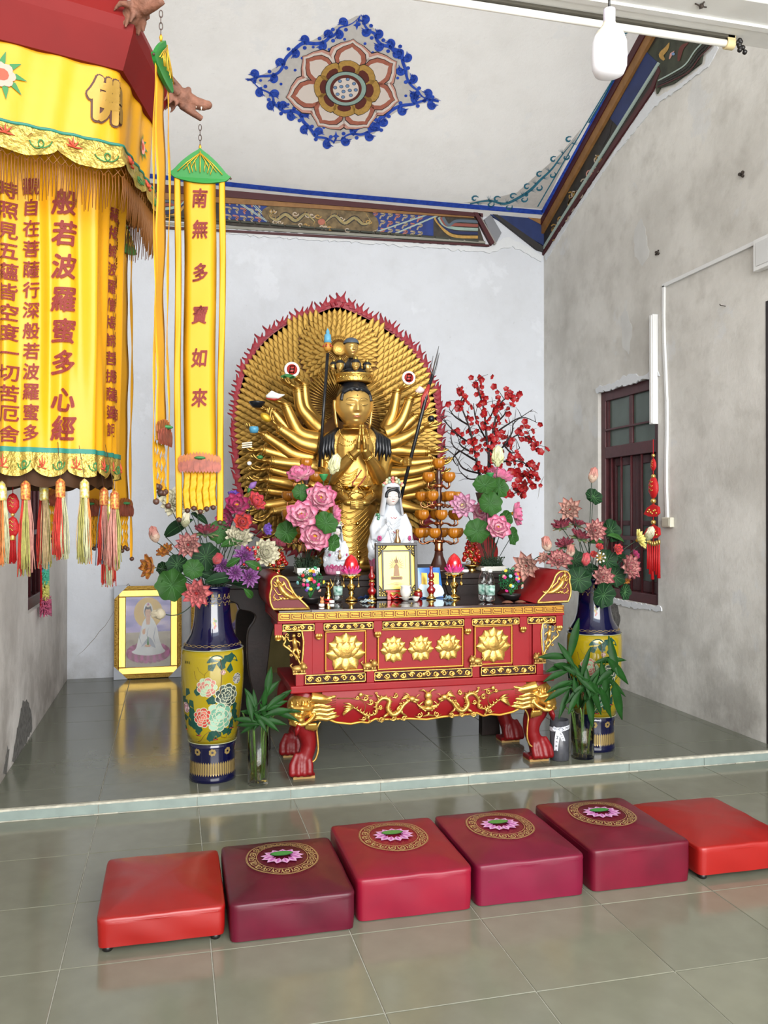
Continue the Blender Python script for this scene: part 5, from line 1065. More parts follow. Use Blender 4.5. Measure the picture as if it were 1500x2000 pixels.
# ================================================================ BACK TABLE (dark wood)
TZ = 1.128; BTY = 5.27; BX0, BX1 = .26, 2.30; BTD = 1.05
bt_ = thing('rear_altar_table', (1.28, BTY+BTD/2, PH), 'tall dark brown wooden table with curved legs standing behind the red altar', 'table')
MB().box((BX0, BTY-.02, TZ-.035), (BX1, BTY+BTD, TZ)).build('table_top', DARKW, bt_, bevel=.005)
MB().box((BX0+.03, BTY, TZ-.075), (BX1-.03, BTY+BTD-.02, TZ-.036)).box((BX0+.06, BTY+.01, TZ-.16), (BX1-.06, BTY+.035, TZ-.076)).build('table_rail', DARKW, bt_, bevel=.003)
def brack(sg, y):
    c = 1.28; xo = (BX1-BX0)/2; X = lambda d: c+sg*d
    P = spline([(xo-.01, TZ-.075), (xo-.04, TZ-.13), (xo-.12, TZ-.165), (xo-.14, TZ-.20), (xo-.20, TZ-.215), (xo-.235, TZ-.24), (xo-.225, TZ-.28), (xo-.19, TZ-.34), (xo-.185, TZ-.48), (xo-.20, TZ-.62), (xo-.225, TZ-.74), (xo-.215, TZ-.90), (xo-.20, PH+.0)], 4)
    Q = spline([(xo-.33, PH+.0), (xo-.325, TZ-.9), (xo-.30, TZ-.74), (xo-.305, TZ-.62), (xo-.32, TZ-.48), (xo-.34, TZ-.34), (xo-.40, TZ-.24), (xo-.55, TZ-.15), (xo-.58, TZ-.075)], 4)
    poly = [(X(a), b) for a, b in P+Q]
    if sg > 0: poly = poly[::-1]
    MB().prism(poly, lambda u, v, w: V((u, y+w, v)), .07).build('leg', DARKW, bt_, bevel=.006)
for y in (BTY, BTY+BTD-.10): brack(-1, y); brack(1, y)
# ================================================================ HEADS AND HANDS
def smooth(a, b, x): t = max(0, min(1, (x-a)/(b-a))); return t*t*(3-2*t)
class Head:
    def __init__(s, c, h, Q=None, plump=1.0):     # c centre, h half height (hairline to chin), Q orientation quaternion
        s.c, s.h, s.Q, s.pl = V(c), h, Q, plump
    def dims(s, z): jaw = 1-.20*smooth(-.15, -1.0, z)-.04*smooth(.4, 1.0, z); return .80*s.pl*jaw
    def d(s, x, z):
        g = lambda cx, cz, wx, wz, hh: hh*exp(-((x-cx)/wx)**2-((z-cz)/wz)**2)
        o = 0
        q = smooth(.22, -.25, z)*smooth(-.36, -.27, z); o += (.05+.13*q)*exp(-(x/(.075+.035*q))**2)*smooth(.36, .12, z)*smooth(-.36, -.28, z)
        o += g(-.10, -.26, .06, .055, .07)+g(.10, -.26, .06, .055, .07)
        for k in (-1, 1):
            o += g(k*.33, .14, .20, .09, -.055)+g(k*.34, .03, .17, .075, .055)+g(k*.34, -.07, .19, .04, -.02)+g(k*.30, .27, .22, .05, .03)+g(k*.42, -.28, .24, .22, .035)
        o += g(0, -.49, .19, .035, .055)+g(0, -.585, .15, .045, .06)+g(0, -.535, .20, .012, -.03)+g(0, -.68, .16, .045, -.03)+g(0, -.83, .2, .10, .05)+g(0, -.40, .035, .06, -.018)
        return o
    def pt(s, x, z, off=0.0):       # face coordinates -> world
        zz = max(-1.12, min(1.12, z)); cz = sqrt(max(0, 1-(zz/1.14)**2)); a = s.dims(z)*cz; q = max(-1, min(1, x/max(a, 1e-4))); y = -.86*cz*sqrt(max(0, 1-q*q))-s.d(x, z)-off; p = V((x, y, z))*s.h
        return s.c+(s.Q @ p if s.Q else p)
    def full(s, m):
        def f(u, v):
            az = -pi+2*pi*u; el = (-.5+v)*pi; z = 1.14*sin(el); cz = cos(el); a = s.dims(z)*cz; x = a*sin(az)
            if abs(az) < pi/2: y = -.86*cz*cos(az)-s.d(x, z)
            else: y = -.95*cz*cos(az)
            p = V((x, y, z))*s.h; return s.c+(s.Q @ p if s.Q else p)
        m.grid(f, 96, 72, cu=True); return m
    def line(s, m, pts, r, off=.0, n=5): P = [s.pt(x, z, off) for x, z in spline(pts, 5)]; r = r if isinstance(r, list) else [r]*len(P); r = (r+[r[-1]]*len(P))[:len(P)]; m.tube(P, [q*s.h for q in r], n)
    def features(s, parent, dark, lips, dot=True, brow=None):
        m = MB()
        for k in (-1, 1):
            s.line(m, [(k*.10, .20), (k*.17, .30), (k*.33, .345), (k*.48, .30), (k*.56, .22)], [.006]*3+[.013]*15+[.005]*3, -.003)
            s.line(m, [(k*.17, .015), (k*.25, -.005), (k*.36, -.012), (k*.46, .01), (k*.54, .05)], [.010]*21, .0)
        m.build('brows_and_eyelines', dark, parent)
        m = MB()
        for k in (-1, 1): m.ell(s.pt(k*.33, -.012, -.004), (.045*s.h, .02*s.h, .02*s.h), 10, 6)
        m.build('pupils', dark, parent)
        m = MB()
        m.grid(lambda u, v: s.pt((u-.5)*.34, -.50-.10*v+.015*cos((u-.5)*10)*(1-v)+ (0 if True else 0)+(v-.5)*-.0+abs(u-.5)**2*(.18 if v > .5 else -.1)*1.0, .006), 16, 8); m.build('lips', lips, parent)
        if dot: MB().ell(s.pt(0, .47, 0), (.03*s.h, .02*s.h, .03*s.h), 8, 6).build('forehead_dot', dark, parent)
def open_hand(name, m_, curl=1.0):     # palm up along +X, fingers curling up, length 1 unit = 0.135 m
    k = .135; m = MB(); P = lambda x, y, z: V((x*k, y*k, z*k))
    m.ell(P(.28, 0, 0), (.30*k, .20*k, .085*k), 16, 10); m.tube([P(-.12, 0, 0), P(.1, 0, 0)], [.13*k, .15*k], 12, flat=.8)
    for i, (y, l) in enumerate(((-.15, .40), (-.05, .47), (.06, .45), (.16, .36))):
        c = curl*(.6+.15*i); m.tube([P(.42, y, 0), P(.42+l*.45, y*1.15, .02*c), P(.42+l*.8, y*1.25, .10*c), P(.42+l, y*1.25, .20*c)], [.058*k, .052*k, .046*k, .034*k], 10)
    m.tube([P(.12, -.16, .02), P(.28, -.27, .09), P(.44, -.26, .17), P(.52, -.22, .22)], [.07*k, .058*k, .05*k, .036*k], 10)
    o = remesh(m, name, .0042, m_, None, 1, org=V((0, 0, 0))); me = o.data; bpy.data.objects.remove(o); return me
# ================================================================ GILDED STATUE
SY, HY = 5.72, 6.16
S = lambda x, y, o=0.0: onY(x, y, SY+o)
st = thing('gilded_statue', (1.157, SY+.1, TZ), 'golden many-armed bodhisattva statue with flame-edged halo of tiny hands behind the altar', 'statue')
FLM = mat('flame_red', '#8a2430', .5, bump=.1, bscale=20, var=.15, vscale=10)
H_ = lambda x, y, o=0.0: onY(x, y, HY+o)
gold_out = [(466, 880), (465, 800), (475, 740), (497, 693), (530, 655), (575, 627), (620, 612), (657, 600), (692, 611), (740, 635), (787, 669), (820, 708), (840, 750), (851, 800), (854, 860), (853, 920), (843, 980), (818, 1030), (780, 1062), (730, 1074), (657, 1078), (590, 1072), (545, 1058), (505, 1028), (478, 975), (468, 920)]
GO = spline(gold_out, 4, True); hc = (660, 850)
def HP(x, y, w): p = H_(x, y); return V((p.x, HY-w, p.z))
halo = MB().prism([(x, y) for x, y in GO][::-1], lambda u, v, w: HP(u, v, w-.03), .03).build('halo_plate', mat('halo_ground', '#5a3a12', .5, .6, var=.3, vscale=12), st)
# flame border
fl_ = []; n = len(GO); m = MB(); base_in, base_out = [], []
def nrm(i): a, b = GO[i-1], GO[(i+1) % n]; dx, dy = b[0]-a[0], b[1]-a[1]; l = sqrt(dx*dx+dy*dy); return (-dy/l, dx/l)
rimpts = []
for i in range(n):
    nx, ny = nrm(i); x, y = GO[i]
    if (x+nx-hc[0])**2+(y+ny-hc[1])**2 < (x-hc[0])**2+(y-hc[1])**2: nx, ny = -nx, -ny
    w = 8+max(0, 10-abs(x-660)*.35)*(1 if y < 700 else 0); rimpts.append((x, y, nx, ny, w))
for i in range(n):
    a, b = rimpts[i], rimpts[(i+1) % n]
    m.add([HP(a[0]-a[2]*7, a[1]-a[3]*7, .0), HP(b[0]-b[2]*7, b[1]-b[3]*7, 0), HP(b[0]+b[2]*b[4], b[1]+b[3]*b[4], 0), HP(a[0]+a[2]*a[4], a[1]+a[3]*a[4], 0), HP(a[0]-a[2]*3, a[1]-a[3]*3, -.02), HP(b[0]-b[2]*3, b[1]-b[3]*3, -.02), HP(b[0]+b[2]*b[4], b[1]+b[3]*b[4], -.02), HP(a[0]+a[2]*a[4], a[1]+a[3]*a[4], -.02)], [(3, 2, 1, 0), (4, 5, 6, 7), (0, 1, 5, 4), (2, 3, 7, 6)], False)
rim = m.build('flame_border', FLM, st); rr = random.Random(4)
acc = 0; nextf = 0
for i in range(n):
    x, y, nx, ny, w = rimpts[i]; x2, y2 = GO[(i+1) % n]; seg = sqrt((x2-x)**2+(y2-y)**2)
    while nextf < acc+seg:
        t = (nextf-acc)/seg; px_, py_ = x+(x2-x)*t, y+(y2-y)*t; L_ = rr.uniform(15, 24); up = 1.0; tx, ty = (nx, ny-up) if py_ < 1000 else (nx, ny*.6-.3); l = sqrt(tx*tx+ty*ty); tx, ty = tx/l, ty/l; wv = rr.choice((-4.5, 4.5)); ux_, uy_ = -ty, tx
        bx, by_ = px_+nx*(w-5), py_+ny*(w-5); Lf, Rt = [], []
        for k in range(9):
            q = k/8; s_ = wv*sin(q*4.6)*.55; hw = 5.8*(1-q)**.75*(1+.25*sin(q*7)); cx2, cy2 = bx+tx*L_*q+ux_*s_, by_+ty*L_*q+uy_*s_; Lf.append((cx2+ux_*hw, cy2+uy_*hw)); Rt.append((cx2-ux_*hw, cy2-uy_*hw))
        A = [HP(u, v, .007) for u, v in Lf]; C = [HP(u, v, .007) for u, v in Rt]; D = [HP((u[0]+v[0])/2, (u[1]+v[1])/2, .013) for u, v in zip(Lf, Rt)]; A2 = [p+V((0, .02, 0)) for p in A]; C2 = [p+V((0, .02, 0)) for p in C]
        m = MB(); cols = [A2, A, D, C, C2, A2]; m.add([p for c_ in cols for p in c_], [(a_*9+k, a_*9+k+1, (a_+1)*9+k+1, (a_+1)*9+k) for a_ in range(5) for k in range(8)], False); m.build('flame', FLM, rim); nextf += rr.uniform(8.5, 11)
    acc += seg
for q in ([(657, 596), (655, 588), (660, 580), (659, 572)], [(650, 600), (646, 592), (650, 586)], [(666, 600), (671, 592), (667, 585)]):
    sp = spline(q, 4); MB().tube([HP(a, b, .002) for a, b in sp], [.022*(1-i/len(sp))+.001 for i in range(len(sp))], 8, flat=.5).build('flame', FLM, rim)
# little hands covering the halo
hm = MB()
def hf(u, v):
    s = 2*u-1; w = .0205*(1-.12*v)*sqrt(max(.02, 1-max(0, (v-.45)/.56)**3))*(.7+.3*min(1, v*3)); return V((s*w, -.008*(1-s*s)*(.5+.5*v)-.002*abs(sin(s*pi*1.9))*v+.004-.024*v, -.034+.076*v-.006*abs(s)))
hm.grid(hf, 8, 5); hme = hm.mesh('tiny_hand', GOLDH)
pl = []
tcx, tcy = 660, 684
for ring in range(5):
    r = 31+ring*9.5; k = int(2*pi*r/9.5)
    for i in range(k):
        a = 2*pi*(i+.5*(ring % 2))/k; x, y = tcx+r*cos(a), tcy+r*sin(a)*1.0
        if y < 745: pl.append((x, y, atan2(x-tcx, -(y-tcy)), ring))
R0 = 92
for ring in range(26):
    r = R0+ring*10.5; k = int(2*pi*r/11.0)
    for i in range(k):
        a = 2*pi*(i+.5*(ring % 2))/k; x, y = hc[0]+r*cos(a)*.98, hc[1]-20+r*sin(a)
        if (x-tcx)**2+(y-tcy)**2 < 80**2 and y < 745: continue
        pl.append((x, y, atan2(x-hc[0], -(y-hc[1]+20)), ring))
def inside(x, y, P):
    c = False; j = len(P)-1
    for i in range(len(P)):
        if (P[i][1] > y) != (P[j][1] > y) and x < (P[j][0]-P[i][0])*(y-P[i][1])/(P[j][1]-P[i][1])+P[i][0]: c = not c
        j = i
    return c
GOs = [(hc[0]+(x-hc[0])*.99, hc[1]+(y-hc[1])*.99) for x, y in GO]
pl = [p for p in pl if inside(p[0], p[1], GOs)]; pl.sort(key=lambda p: p[1]); cnt = 0; stuff = MB()
for x, y, a, ring in pl:
    w = .006+.004*(ring % 2)+random.uniform(0, .003); p = HP(x, y, w+.004); q = Quaternion((0, 1, 0), a)
    if cnt < 300: link_mesh('tiny_hand', hme, halo, p-worldloc(st)-(worldloc(halo)-worldloc(st)), q, random.uniform(.92, 1.08)); cnt += 1
    else: stuff._sub(hm, Matrix.Translation(p) @ q.to_matrix().to_4x4(), None)
stuff.build('tiny_hand_field', GOLDH, halo, kind='stuff')
# sun disc with rays and the fan of rays behind the head
c = HP(661, 683, .03); MB().lathe([(.052, -.004), (.052, .006), (.047, .010), (.0001, .012)], c, 32, up=(0, -1, 0)).build('sun_disc', GOLD, halo); m = MB()
for r in (.014, .028, .04): m.tube([c+V((r*cos(2*pi*i/24), -.012, r*sin(2*pi*i/24))) for i in range(24)], .0016, 5, closed=True)
m.build('disc_rings', GOLD, halo)
for i in range(40):
    a = 2*pi*i/40; MB().tube([c+V((.056*cos(a), -.004, .056*sin(a))), c+V((.098*cos(a), -.006, .098*sin(a)))], [.0028, .0042], 6).build('ray', GOLD, halo)
for i in range(54):
    a = radians(-30+i*240/53); r0, r1 = .10, .31+.02*(i % 2); c2 = HP(672, 800, .03)
    MB().tube([c2+V((r0*cos(a), 0, r0*sin(a))), c2+V((r1*cos(a), -.012, r1*sin(a)*1.0))], [.003, .0095], 6, flat=.8).build('ray', GOLD, halo)
# body
B = MB(); by = SY+.06
def lobe(rows, flat=.62, n=24):
    pts = [S(x, y, .06+o) for x, y, r, o in rows]
    vs = []; 
    for p, (x, y, r, o) in zip(pts, rows):
        for j in range(n): a = 2*pi*j/n; vs.append(p+V((r*cos(a), r*flat*sin(a), 0)))
    k = len(rows); B.add(vs, [(i*n+j, i*n+(j+1) % n, (i+1)*n+(j+1) % n, (i+1)*n+j) for i in range(k-1) for j in range(n)]+[tuple(range(n))[::-1], tuple((k-1)*n+j for j in range(n))])
lobe([(683, 1108, .18, 0), (683, 1098, .175, 0), (681, 1060, .155, 0), (683, 1030, .155, 0), (687, 1000, .175, 0), (690, 970, .185, 0), (692, 940, .175, 0), (693, 905, .185, 0), (694, 875, .20, 0), (694, 852, .20, .01), (693, 843, .12, .02), (692, 834, .072, .02), (692, 815, .066, .01)])
for sx in (-1, 1):   # shoulders and upper arms of the praying pair
    cx = 693; 
    B.ell(S(cx+sx*46, 862, .07), (.075, .075, .07), 14, 10)
    B.tube([S(cx+sx*50, 866, .06), S(cx+sx*58, 900, .03), S(cx+sx*(52 if sx > 0 else 50), 936, -.02)], [.068, .064, .058], 14)
    B.tube([S(cx+sx*50, 936, -.02), S(cx+sx*32+6, 912, -.09), S(cx+sx*14+10, 889, -.15)], [.056, .045, .033], 14)
    B.tube([S(cx+sx*50, 905, .10), S(cx+sx*52, 950, .08), S(cx+sx*40, 972, -.02), S(cx+sx*26+4, 968, -.10)], [.055, .055, .050, .036], 14)
body = remesh(B, 'body', .0085, GOLD, st, 3)
# praying hands
def pray():
    for sx in (-1, 1):
        m = MB(); c = 706; f = lambda dx, y, o=0: S(c, y, -.17+o)+V((sx*dx, 0, 0))
        m.tube([S(693+sx*14+10, 889, -.15), f(.022, 880), f(.020, 868)], [.033, .030, .030], 12); m.ell(f(.016, 866), (.016, .04, .042), 14, 10)
        for i, (o, top) in enumerate(((-.027, 835), (-.009, 829), (.009, 831), (.026, 838))): m.tube([f(.013, 860, o), f(.011, 848, o), f(.009, top, o*.85)], [.0125, .0115, .0065], 8)
        m.tube([f(.02, 876, -.03), f(.018, 862, -.045), f(.014, 850, -.043)], [.013, .012, .008], 8)
        remesh(m, 'praying_hand', .0038, GOLD, st, 1)
        r = MB(); a = S(693+sx*14+10, 889, -.15); b = S(693+sx*32+6, 912, -.09); d = (b-a).normalized(); u, w = basis(d)
        for k in range(20): an = 2*pi*k/20; r.ell(a+d*.012+u*.037*cos(an)+w*.037*sin(an), .0055, 6, 5)
        r.tube([a+d*.004+u*.036*cos(2*pi*i/20)+w*.036*sin(2*pi*i/20) for i in range(20)], .003, 5, closed=True); r.build('bracelet', GOLDB, st)
pray()
# hands held in meditation below
for sx in (-1, 1):
    m = MB(); c = 697; f = lambda dx, y, o=0: S(c, y, -.14+o)+V((sx*dx, 0, 0))
    m.tube([f(.105, 968, .03), f(.08, 973, 0), f(.05, 980, -.03)], [.036, .036, .034], 12); m.ell(f(.04, 982, -.045), (.055, .035, .026), 14, 10)
    for i in range(4): m.tube([f(.03, 977+i*4.5, -.06), f(-.005, 979+i*4.5, -.085), f(-.045, 981+i*4, -.08+.004*i)], [.0125, .0115, .008], 8)
    m.tube([f(.055, 968, -.05), f(.035, 962, -.06), f(.008, 961, -.065)], [.013, .012, .009], 8)
    remesh(m, 'resting_hand', .0038, GOLD, st, 1)
    r = MB(); a = f(.10, 969, .02); 
    for k in range(20): an = 2*pi*k/20; r.ell(a+V((.003*sx, .040*cos(an), .040*sin(an))), .0055, 6, 5)
    r.build('bracelet', GOLDB, st)
    MB().lathe([(.0001, -.03), (.022, -.028), (.042, -.004), (.048, .004), (.042, .004), (.0001, -.01)], S(697+sx*16, 950, -.10), 20).build('gold_bowl', GOLDB, st)
# robe: folds, sashes, beads
FG = mat('robe_gold', (0.44, .27, .06), .36, .92, bump=.2, bscale=30, var=.25, vscale=8)
def front(x, y, o=0.0): # on the front of the body
    yy = [1122, 1100, 1060, 1030, 1000, 970, 940, 905, 875, 852, 843]; rr_ = [.20, .175, .155, .155, .175, .185, .175, .185, .20, .20, .14]; cxs = [683, 683, 681, 683, 687, 690, 692, 693, 694, 694, 693]
    for i in range(10):
        if yy[i] >= y >= yy[i+1] or i == 9: t = (yy[i]-y)/(yy[i]-yy[i+1]); r = rr_[i]+(rr_[i+1]-rr_[i])*t; c = cxs[i]+(cxs[i+1]-cxs[i])*t; break
    dx = (x-c)*.00337; return S(x, y, .06-r*.62*sqrt(max(.02, 1-(dx/r)**2))-o)
def fold(pts, r, name='robe_fold', m_=None, parent=None, flat=None, o=.0): MB().tube([front(x, y, o) for x, y in spline(pts, 6)], r, 8, flat=flat).build(name, m_ or FG, parent or body)
for k in range(8): y = 992+k*9; d = 10+k*2.5; fold([(650-k*.5, y-10), (663, y+d*.5-2), (683, y+d), (703, y+d*.5-4), (720, y-14)], [.003]+[.0085]*23+[.003], flat=.7)
for k in range(6): y = 1068+k*9; fold([(650-k, y), (667, y+5), (683, y+7), (700, y+5), (716+k, y-2)], [.003]+[.0075]*23+[.003], flat=.7)
for k in range(5): fold([(655+k*2, 905+k*9), (668, 920+k*8), (684, 925+k*6), (700-k, 915+k*4)], [.002]+[.007]*17+[.002], flat=.7)
for k in range(6): fold([(735-k*3, 905+k*7), (722-k*2, 925+k*5), (708-k*2, 935+k*4), (690-k, 935+k*5)], [.002]+[.007]*17+[.002], flat=.7)
for k in range(4): fold([(648+k*3, 925+k*10), (668, 935+k*9), (690, 938+k*8), (712, 934+k*9), (738-k*3, 925+k*8)], [.002]+[.006]*23+[.002], flat=.8)
for x0, sg in ((655, -1), (729, 1)): fold([(x0-sg*6, 838), (x0+sg*1, 860), (x0+sg*3, 885), (x0-sg*2, 915), (x0-sg*10, 935)], [.012]+[.024]*23+[.010], 'collar_band', mat('collar_gold', (0.52, .33, .09), .42, .8, bump=.8, bscale=90), flat=.35)
fold([(706, 918), (698, 930), (688, 945), (694, 950)], .010, 'red_sash', mat('sash_red', '#7c1418', .45), flat=.5); fold([(714, 930), (706, 942), (699, 952), (712, 956)], .010, 'red_sash', MATS['sash_red'], flat=.5)
fold([(740, 880), (748, 905), (754, 935)], .006, 'red_lining', MATS['sash_red'], o=-.06)
def beads(pts, r, parent=None, name='bead_string', sp=.013, o=.006):
    P = [front(x, y, o) for x, y in spline(pts, 12)]; m = MB(); acc = 0; m.ell(P[0], r, 6, 5)
    for a, b in zip(P, P[1:]):
        acc += (b-a).length
        if acc >= sp: m.ell(b, r, 7, 5); acc = 0
    m.build(name, GOLDB, st)
beads([(662, 838), (668, 852), (682, 862), (694, 860)], .0052); beads([(662, 864), (674, 870), (686, 868), (694, 858)], .0052); beads([(716, 838), (719, 848), (720, 858)], .0052)
beads([(660, 945), (664, 975), (668, 1000), (690, 1022)], .005); beads([(664, 945), (658, 975), (655, 1005), (652, 1040), (655, 1070)], .005); beads([(655, 1028), (668, 1030), (690, 1022), (708, 1030), (722, 1012)], .005); beads([(696, 1025), (698, 1060), (700, 1110)], .0055)
for x, y in ((668, 1027), (698, 1022)): MB().ell(front(x, y, .01), .016, 12, 8).build('medallion', GOLDB, st)
m = MB()
for k in range(4): m.ell(front(701, 1078+k*9, .012), (.018, .01, .013), 10, 6)
m.build('pendant_ornament', GOLDB, st)
# head
hd = Head(S(691.5, 792, -.02), .138, Quaternion((1, 0, 0), radians(5)), 1.16); ho = hd.full(MB()).build('head', mat('face_gold', (0.60, .38, .11), .3, .7, bump=.03, bscale=10), st)
LIPR = mat('lips_rose', '#a5534a', .4, .2); HBK = mat('hair_black', '#12151a', .32, bump=.3, bscale=30); hd.features(ho, mat('ink_dark', '#1e1712', .5), LIPR)
for sx in (-1, 1):
    m = MB(); q = lambda dx, z, o=0: hd.c+V((sx*dx, .025+o, z)); m.tube([q(.112, .035), q(.130, .03), (q(.132, 0)), q(.125, -.06), q(.118, -.12), q(.112, -.15)], [.008, .015, .013, .011, .013, .009], 10, flat=.8); m.tube([q(.108, .03, -.012), q(.118, .01, -.012), q(.112, -.03, -.01)], .004, 6); m.build('ear', MATS['face_gold'], ho)
m = MB(); nk_ = S(692, 838, .02)
for k in range(2): m.tube([S(692, 832+k*7, .01)+V((.078*cos(a), -.070*sin(a)+0, 0)) for a in [pi*i/14 for i in range(15)]], .006, 6)
m.build('neck_crease', GOLD, ho)
m = MB(); c = hd.c
def hairf(u, v):
    az = -pi+2*pi*u; el = v*pi/2; lo = .105 if abs(az) > .9 else .085; k = 1.0
    front_ = exp(-(az/1.0)**2); z = .085+.015*cos(az*1.5)*front_-.10*(1-smooth(.55, 1.5, pi-abs(az)) if abs(az) > 1.6 else 0)-.085*smooth(1.15, 1.7, abs(az)); zz = z+(.17-z)*v
    r = sqrt(max(0, 1-(max(0, zz)/.185)**2)); return c+V((.126*r*sin(az), -.134*r*cos(az)-.002*cos(az), zz+.006*sin(az*24)*.15))
m.grid(hairf, 60, 12, cu=True); m.tube([hd.pt(x, z, .02) for x, z in spline([(-.74, .20), (-.66, .55), (-.42, .74), (-.15, .80), (0, .76), (.15, .80), (.42, .74), (.66, .55), (.74, .20)], 5)], [.012]*6+[.017]*29+[.012]*6, 10)
for sx in (-1, 1): m.tube([c+V((sx*.10, .01, .05)), c+V((sx*.112, .03, -.03)), c+V((sx*.10, .05, -.08))], [.016, .014, .008], 8)
hr = m.build('hair', HBK, ho); m = MB()
for sx in (-1, 1):
    m.tube([hd.pt(0, .82, .06), hd.pt(sx*.18, .88, .07), hd.pt(sx*.40, .78, .07), hd.pt(sx*.30, .70, .08), hd.pt(sx*.1, .78, .08)], .007, 6)
m.build('hair_strand', HBK, hr)
for sx in (-1, 1):
    m = MB(); 
    for k in range(5):
        x = 693+sx*(42+k*6); m.tube([S(693+sx*(34+k*3), 838+k*2, .03), S(x, 850+k*3, -.02), S(x+sx*2, 872+k*3, -.045), S(x-sx*(2-k), 893+(k % 2)*8, -.04)], [.014, .018, .015, .004], 8)
    m.build('long_hair_lock', HBK, st)
# crown
cb = hd.c+V((0, .005, .165)); r_ = lambda z: .118+.02*z
m = MB().lathe([(.116, -.012), (.122, -.008), (.120, .0), (.124, .034), (.13, .04), (.128, .046), (.112, .046), (.106, -.012)], cb, 40); cr_ = m.build('crown', mat('crown_gold', (0.6, .38, .09), .35, .9, bump=.5, bscale=60), ho)
m = MB()
for k in range(14):
    a = -pi/2+(k-6.5)*.2; p = cb+V((.124*cos(a), .124*sin(a), .018)); m.tube([p+V((-.016*sin(-a)*0-.014*cos(a+pi/2)*-1, .014*sin(a+pi/2), 0)), p+V((0, 0, .012*(1 if k % 2 else -1))), p+V((.012*cos(a+pi/2), .012*sin(a+pi/2), 0))], .0022, 5)
m.build('crown_scroll', GOLDB, cr_)
def small_head(cx, cy, dy, h, hat=None, face=0, bald=False, par=None):
    p = S(cx, cy, dy); q = Quaternion((0, 0, 1), face); H2 = Head(p, h, q); o = H2.full(MB()).build('small_head', MATS['face_gold'], par or ho); H2.features(o, MATS['ink_dark'], LIPR, False)
    m = MB()
    if bald: m.grid(lambda u, v: p+q @ V((.90*h*cos(2*pi*u)*cos(v*pi/2), .97*h*sin(2*pi*u)*cos(v*pi/2)+.03*h, h*(.50+.70*sin(v*pi/2)))), 24, 8, cu=True); m.build('cap', mat('slate_blue', '#46525f', .5), o)
    else:
        m.grid(lambda u, v: p+q @ V((.9*h*cos(2*pi*u)*cos(v*pi/2), .97*h*sin(2*pi*u)*cos(v*pi/2)+.05*h, h*(.45+.75*sin(v*pi/2)))), 24, 8, cu=True)
        m.tube([p+q @ V((sx_*.85*h, .1*h, h*zz)) for sx_, zz in ((-1, -.6), (-1.02, .3), (-.8, .7))], .25*h, 6); m.tube([p+q @ V((-sx_*.85*h, .1*h, h*zz)) for sx_, zz in ((-1, -.6), (-1.02, .3), (-.8, .7))], .25*h, 6); m.build('hair', HBK, o)
        MB().lathe([(.5*h, .95*h), (.42*h, 1.5*h), (.2*h, 1.8*h), (.001, 1.9*h)], p, 12).build('topknot', FG, o)
    return o
small_head(664, 714, -.09, .034, face=-.25); small_head(694.5, 713, -.12, .035); small_head(652, 716, -.04, .030, face=-.7); small_head(717, 717, -.05, .032, face=.8); 
th = small_head(686, 680, -.02, .060, bald=True, face=.15)
m = MB(); m.lathe([(.075, -.10), (.078, -.06), (.055, -.02), (.036, .0), (.03, .02)], S(687, 706, .0), 24); m.build('topknot', HBK, ho)
m = MB(); m.lathe([(.09, .04), (.085, .07), (.05, .095)], cb, 24); m.build('hair_bun', HBK, ho)
# side arms
HM = [open_hand('side_hand', GOLD, 1.0), open_hand('side_hand', GOLD, 1.8)]
ARMS = [  # shoulder ... wrist, hand direction degrees (image plane), roll, depth
 ([(624, 838), (604, 818), (587, 795), (582, 759)], 158, 0, .03), ([(628, 832), (612, 815), (598, 790), (594, 750)], 150, 0, .10), ([(620, 858), (587, 847), (572, 824), (557, 789)], 165, 0, .0), ([(616, 862), (581, 853), (557, 833), (532, 803)], 172, 0, .06),
 ([(618, 873), (590, 866), (566, 851), (544, 836)], 135, 1, -.04), ([(612, 895), (575, 888), (548, 871), (515, 849)], 160, 0, .02), ([(622, 905), (581, 899), (557, 892), (512, 878)], 190, 1, .05), ([(625, 912), (600, 910), (572, 907), (528, 901)], 175, 0, -.03),
 ([(625, 932), (600, 931), (566, 927), (525, 915)], 190, 0, .04), ([(628, 950), (600, 950), (563, 945), (522, 937)], 185, 0, .0), ([(630, 962), (600, 966), (563, 963), (520, 958)], 180, 0, .08), ([(632, 972), (600, 977), (557, 983), (513, 988)], 205, 0, .03), ([(634, 980), (600, 990), (557, 996), (531, 1000)], 225, 1, -.02), ([(634, 990), (600, 1008), (570, 1022), (545, 1035)], 215, 0, .06),
 ([(756, 836), (760, 826), (768, 806), (776, 762)], 20, 0, .03), ([(754, 846), (770, 838), (786, 818), (801, 777)], 15, 0, .0), ([(756, 852), (777, 842), (795, 828), (813, 812)], 10, 0, .06), ([(760, 864), (775, 861), (800, 850), (824, 834)], 5, 0, .0), ([(758, 880), (780, 880), (805, 882), (836, 882)], -2, 0, .04),
 ([(760, 925), (777, 924), (815, 920), (845, 911)], 12, 0, .0), ([(762, 942), (780, 941), (815, 936), (842, 927)], 8, 0, .06), ([(762, 955), (785, 955), (808, 950), (832, 943)], 5, 0, .02), ([(760, 966), (780, 967), (800, 967), (821, 965)], 0, 0, .07), ([(758, 985), (780, 987), (800, 991), (827, 996)], -20, 0, .03), ([(762, 900), (800, 905), (822, 903), (846, 900)], 0, 0, .09)]
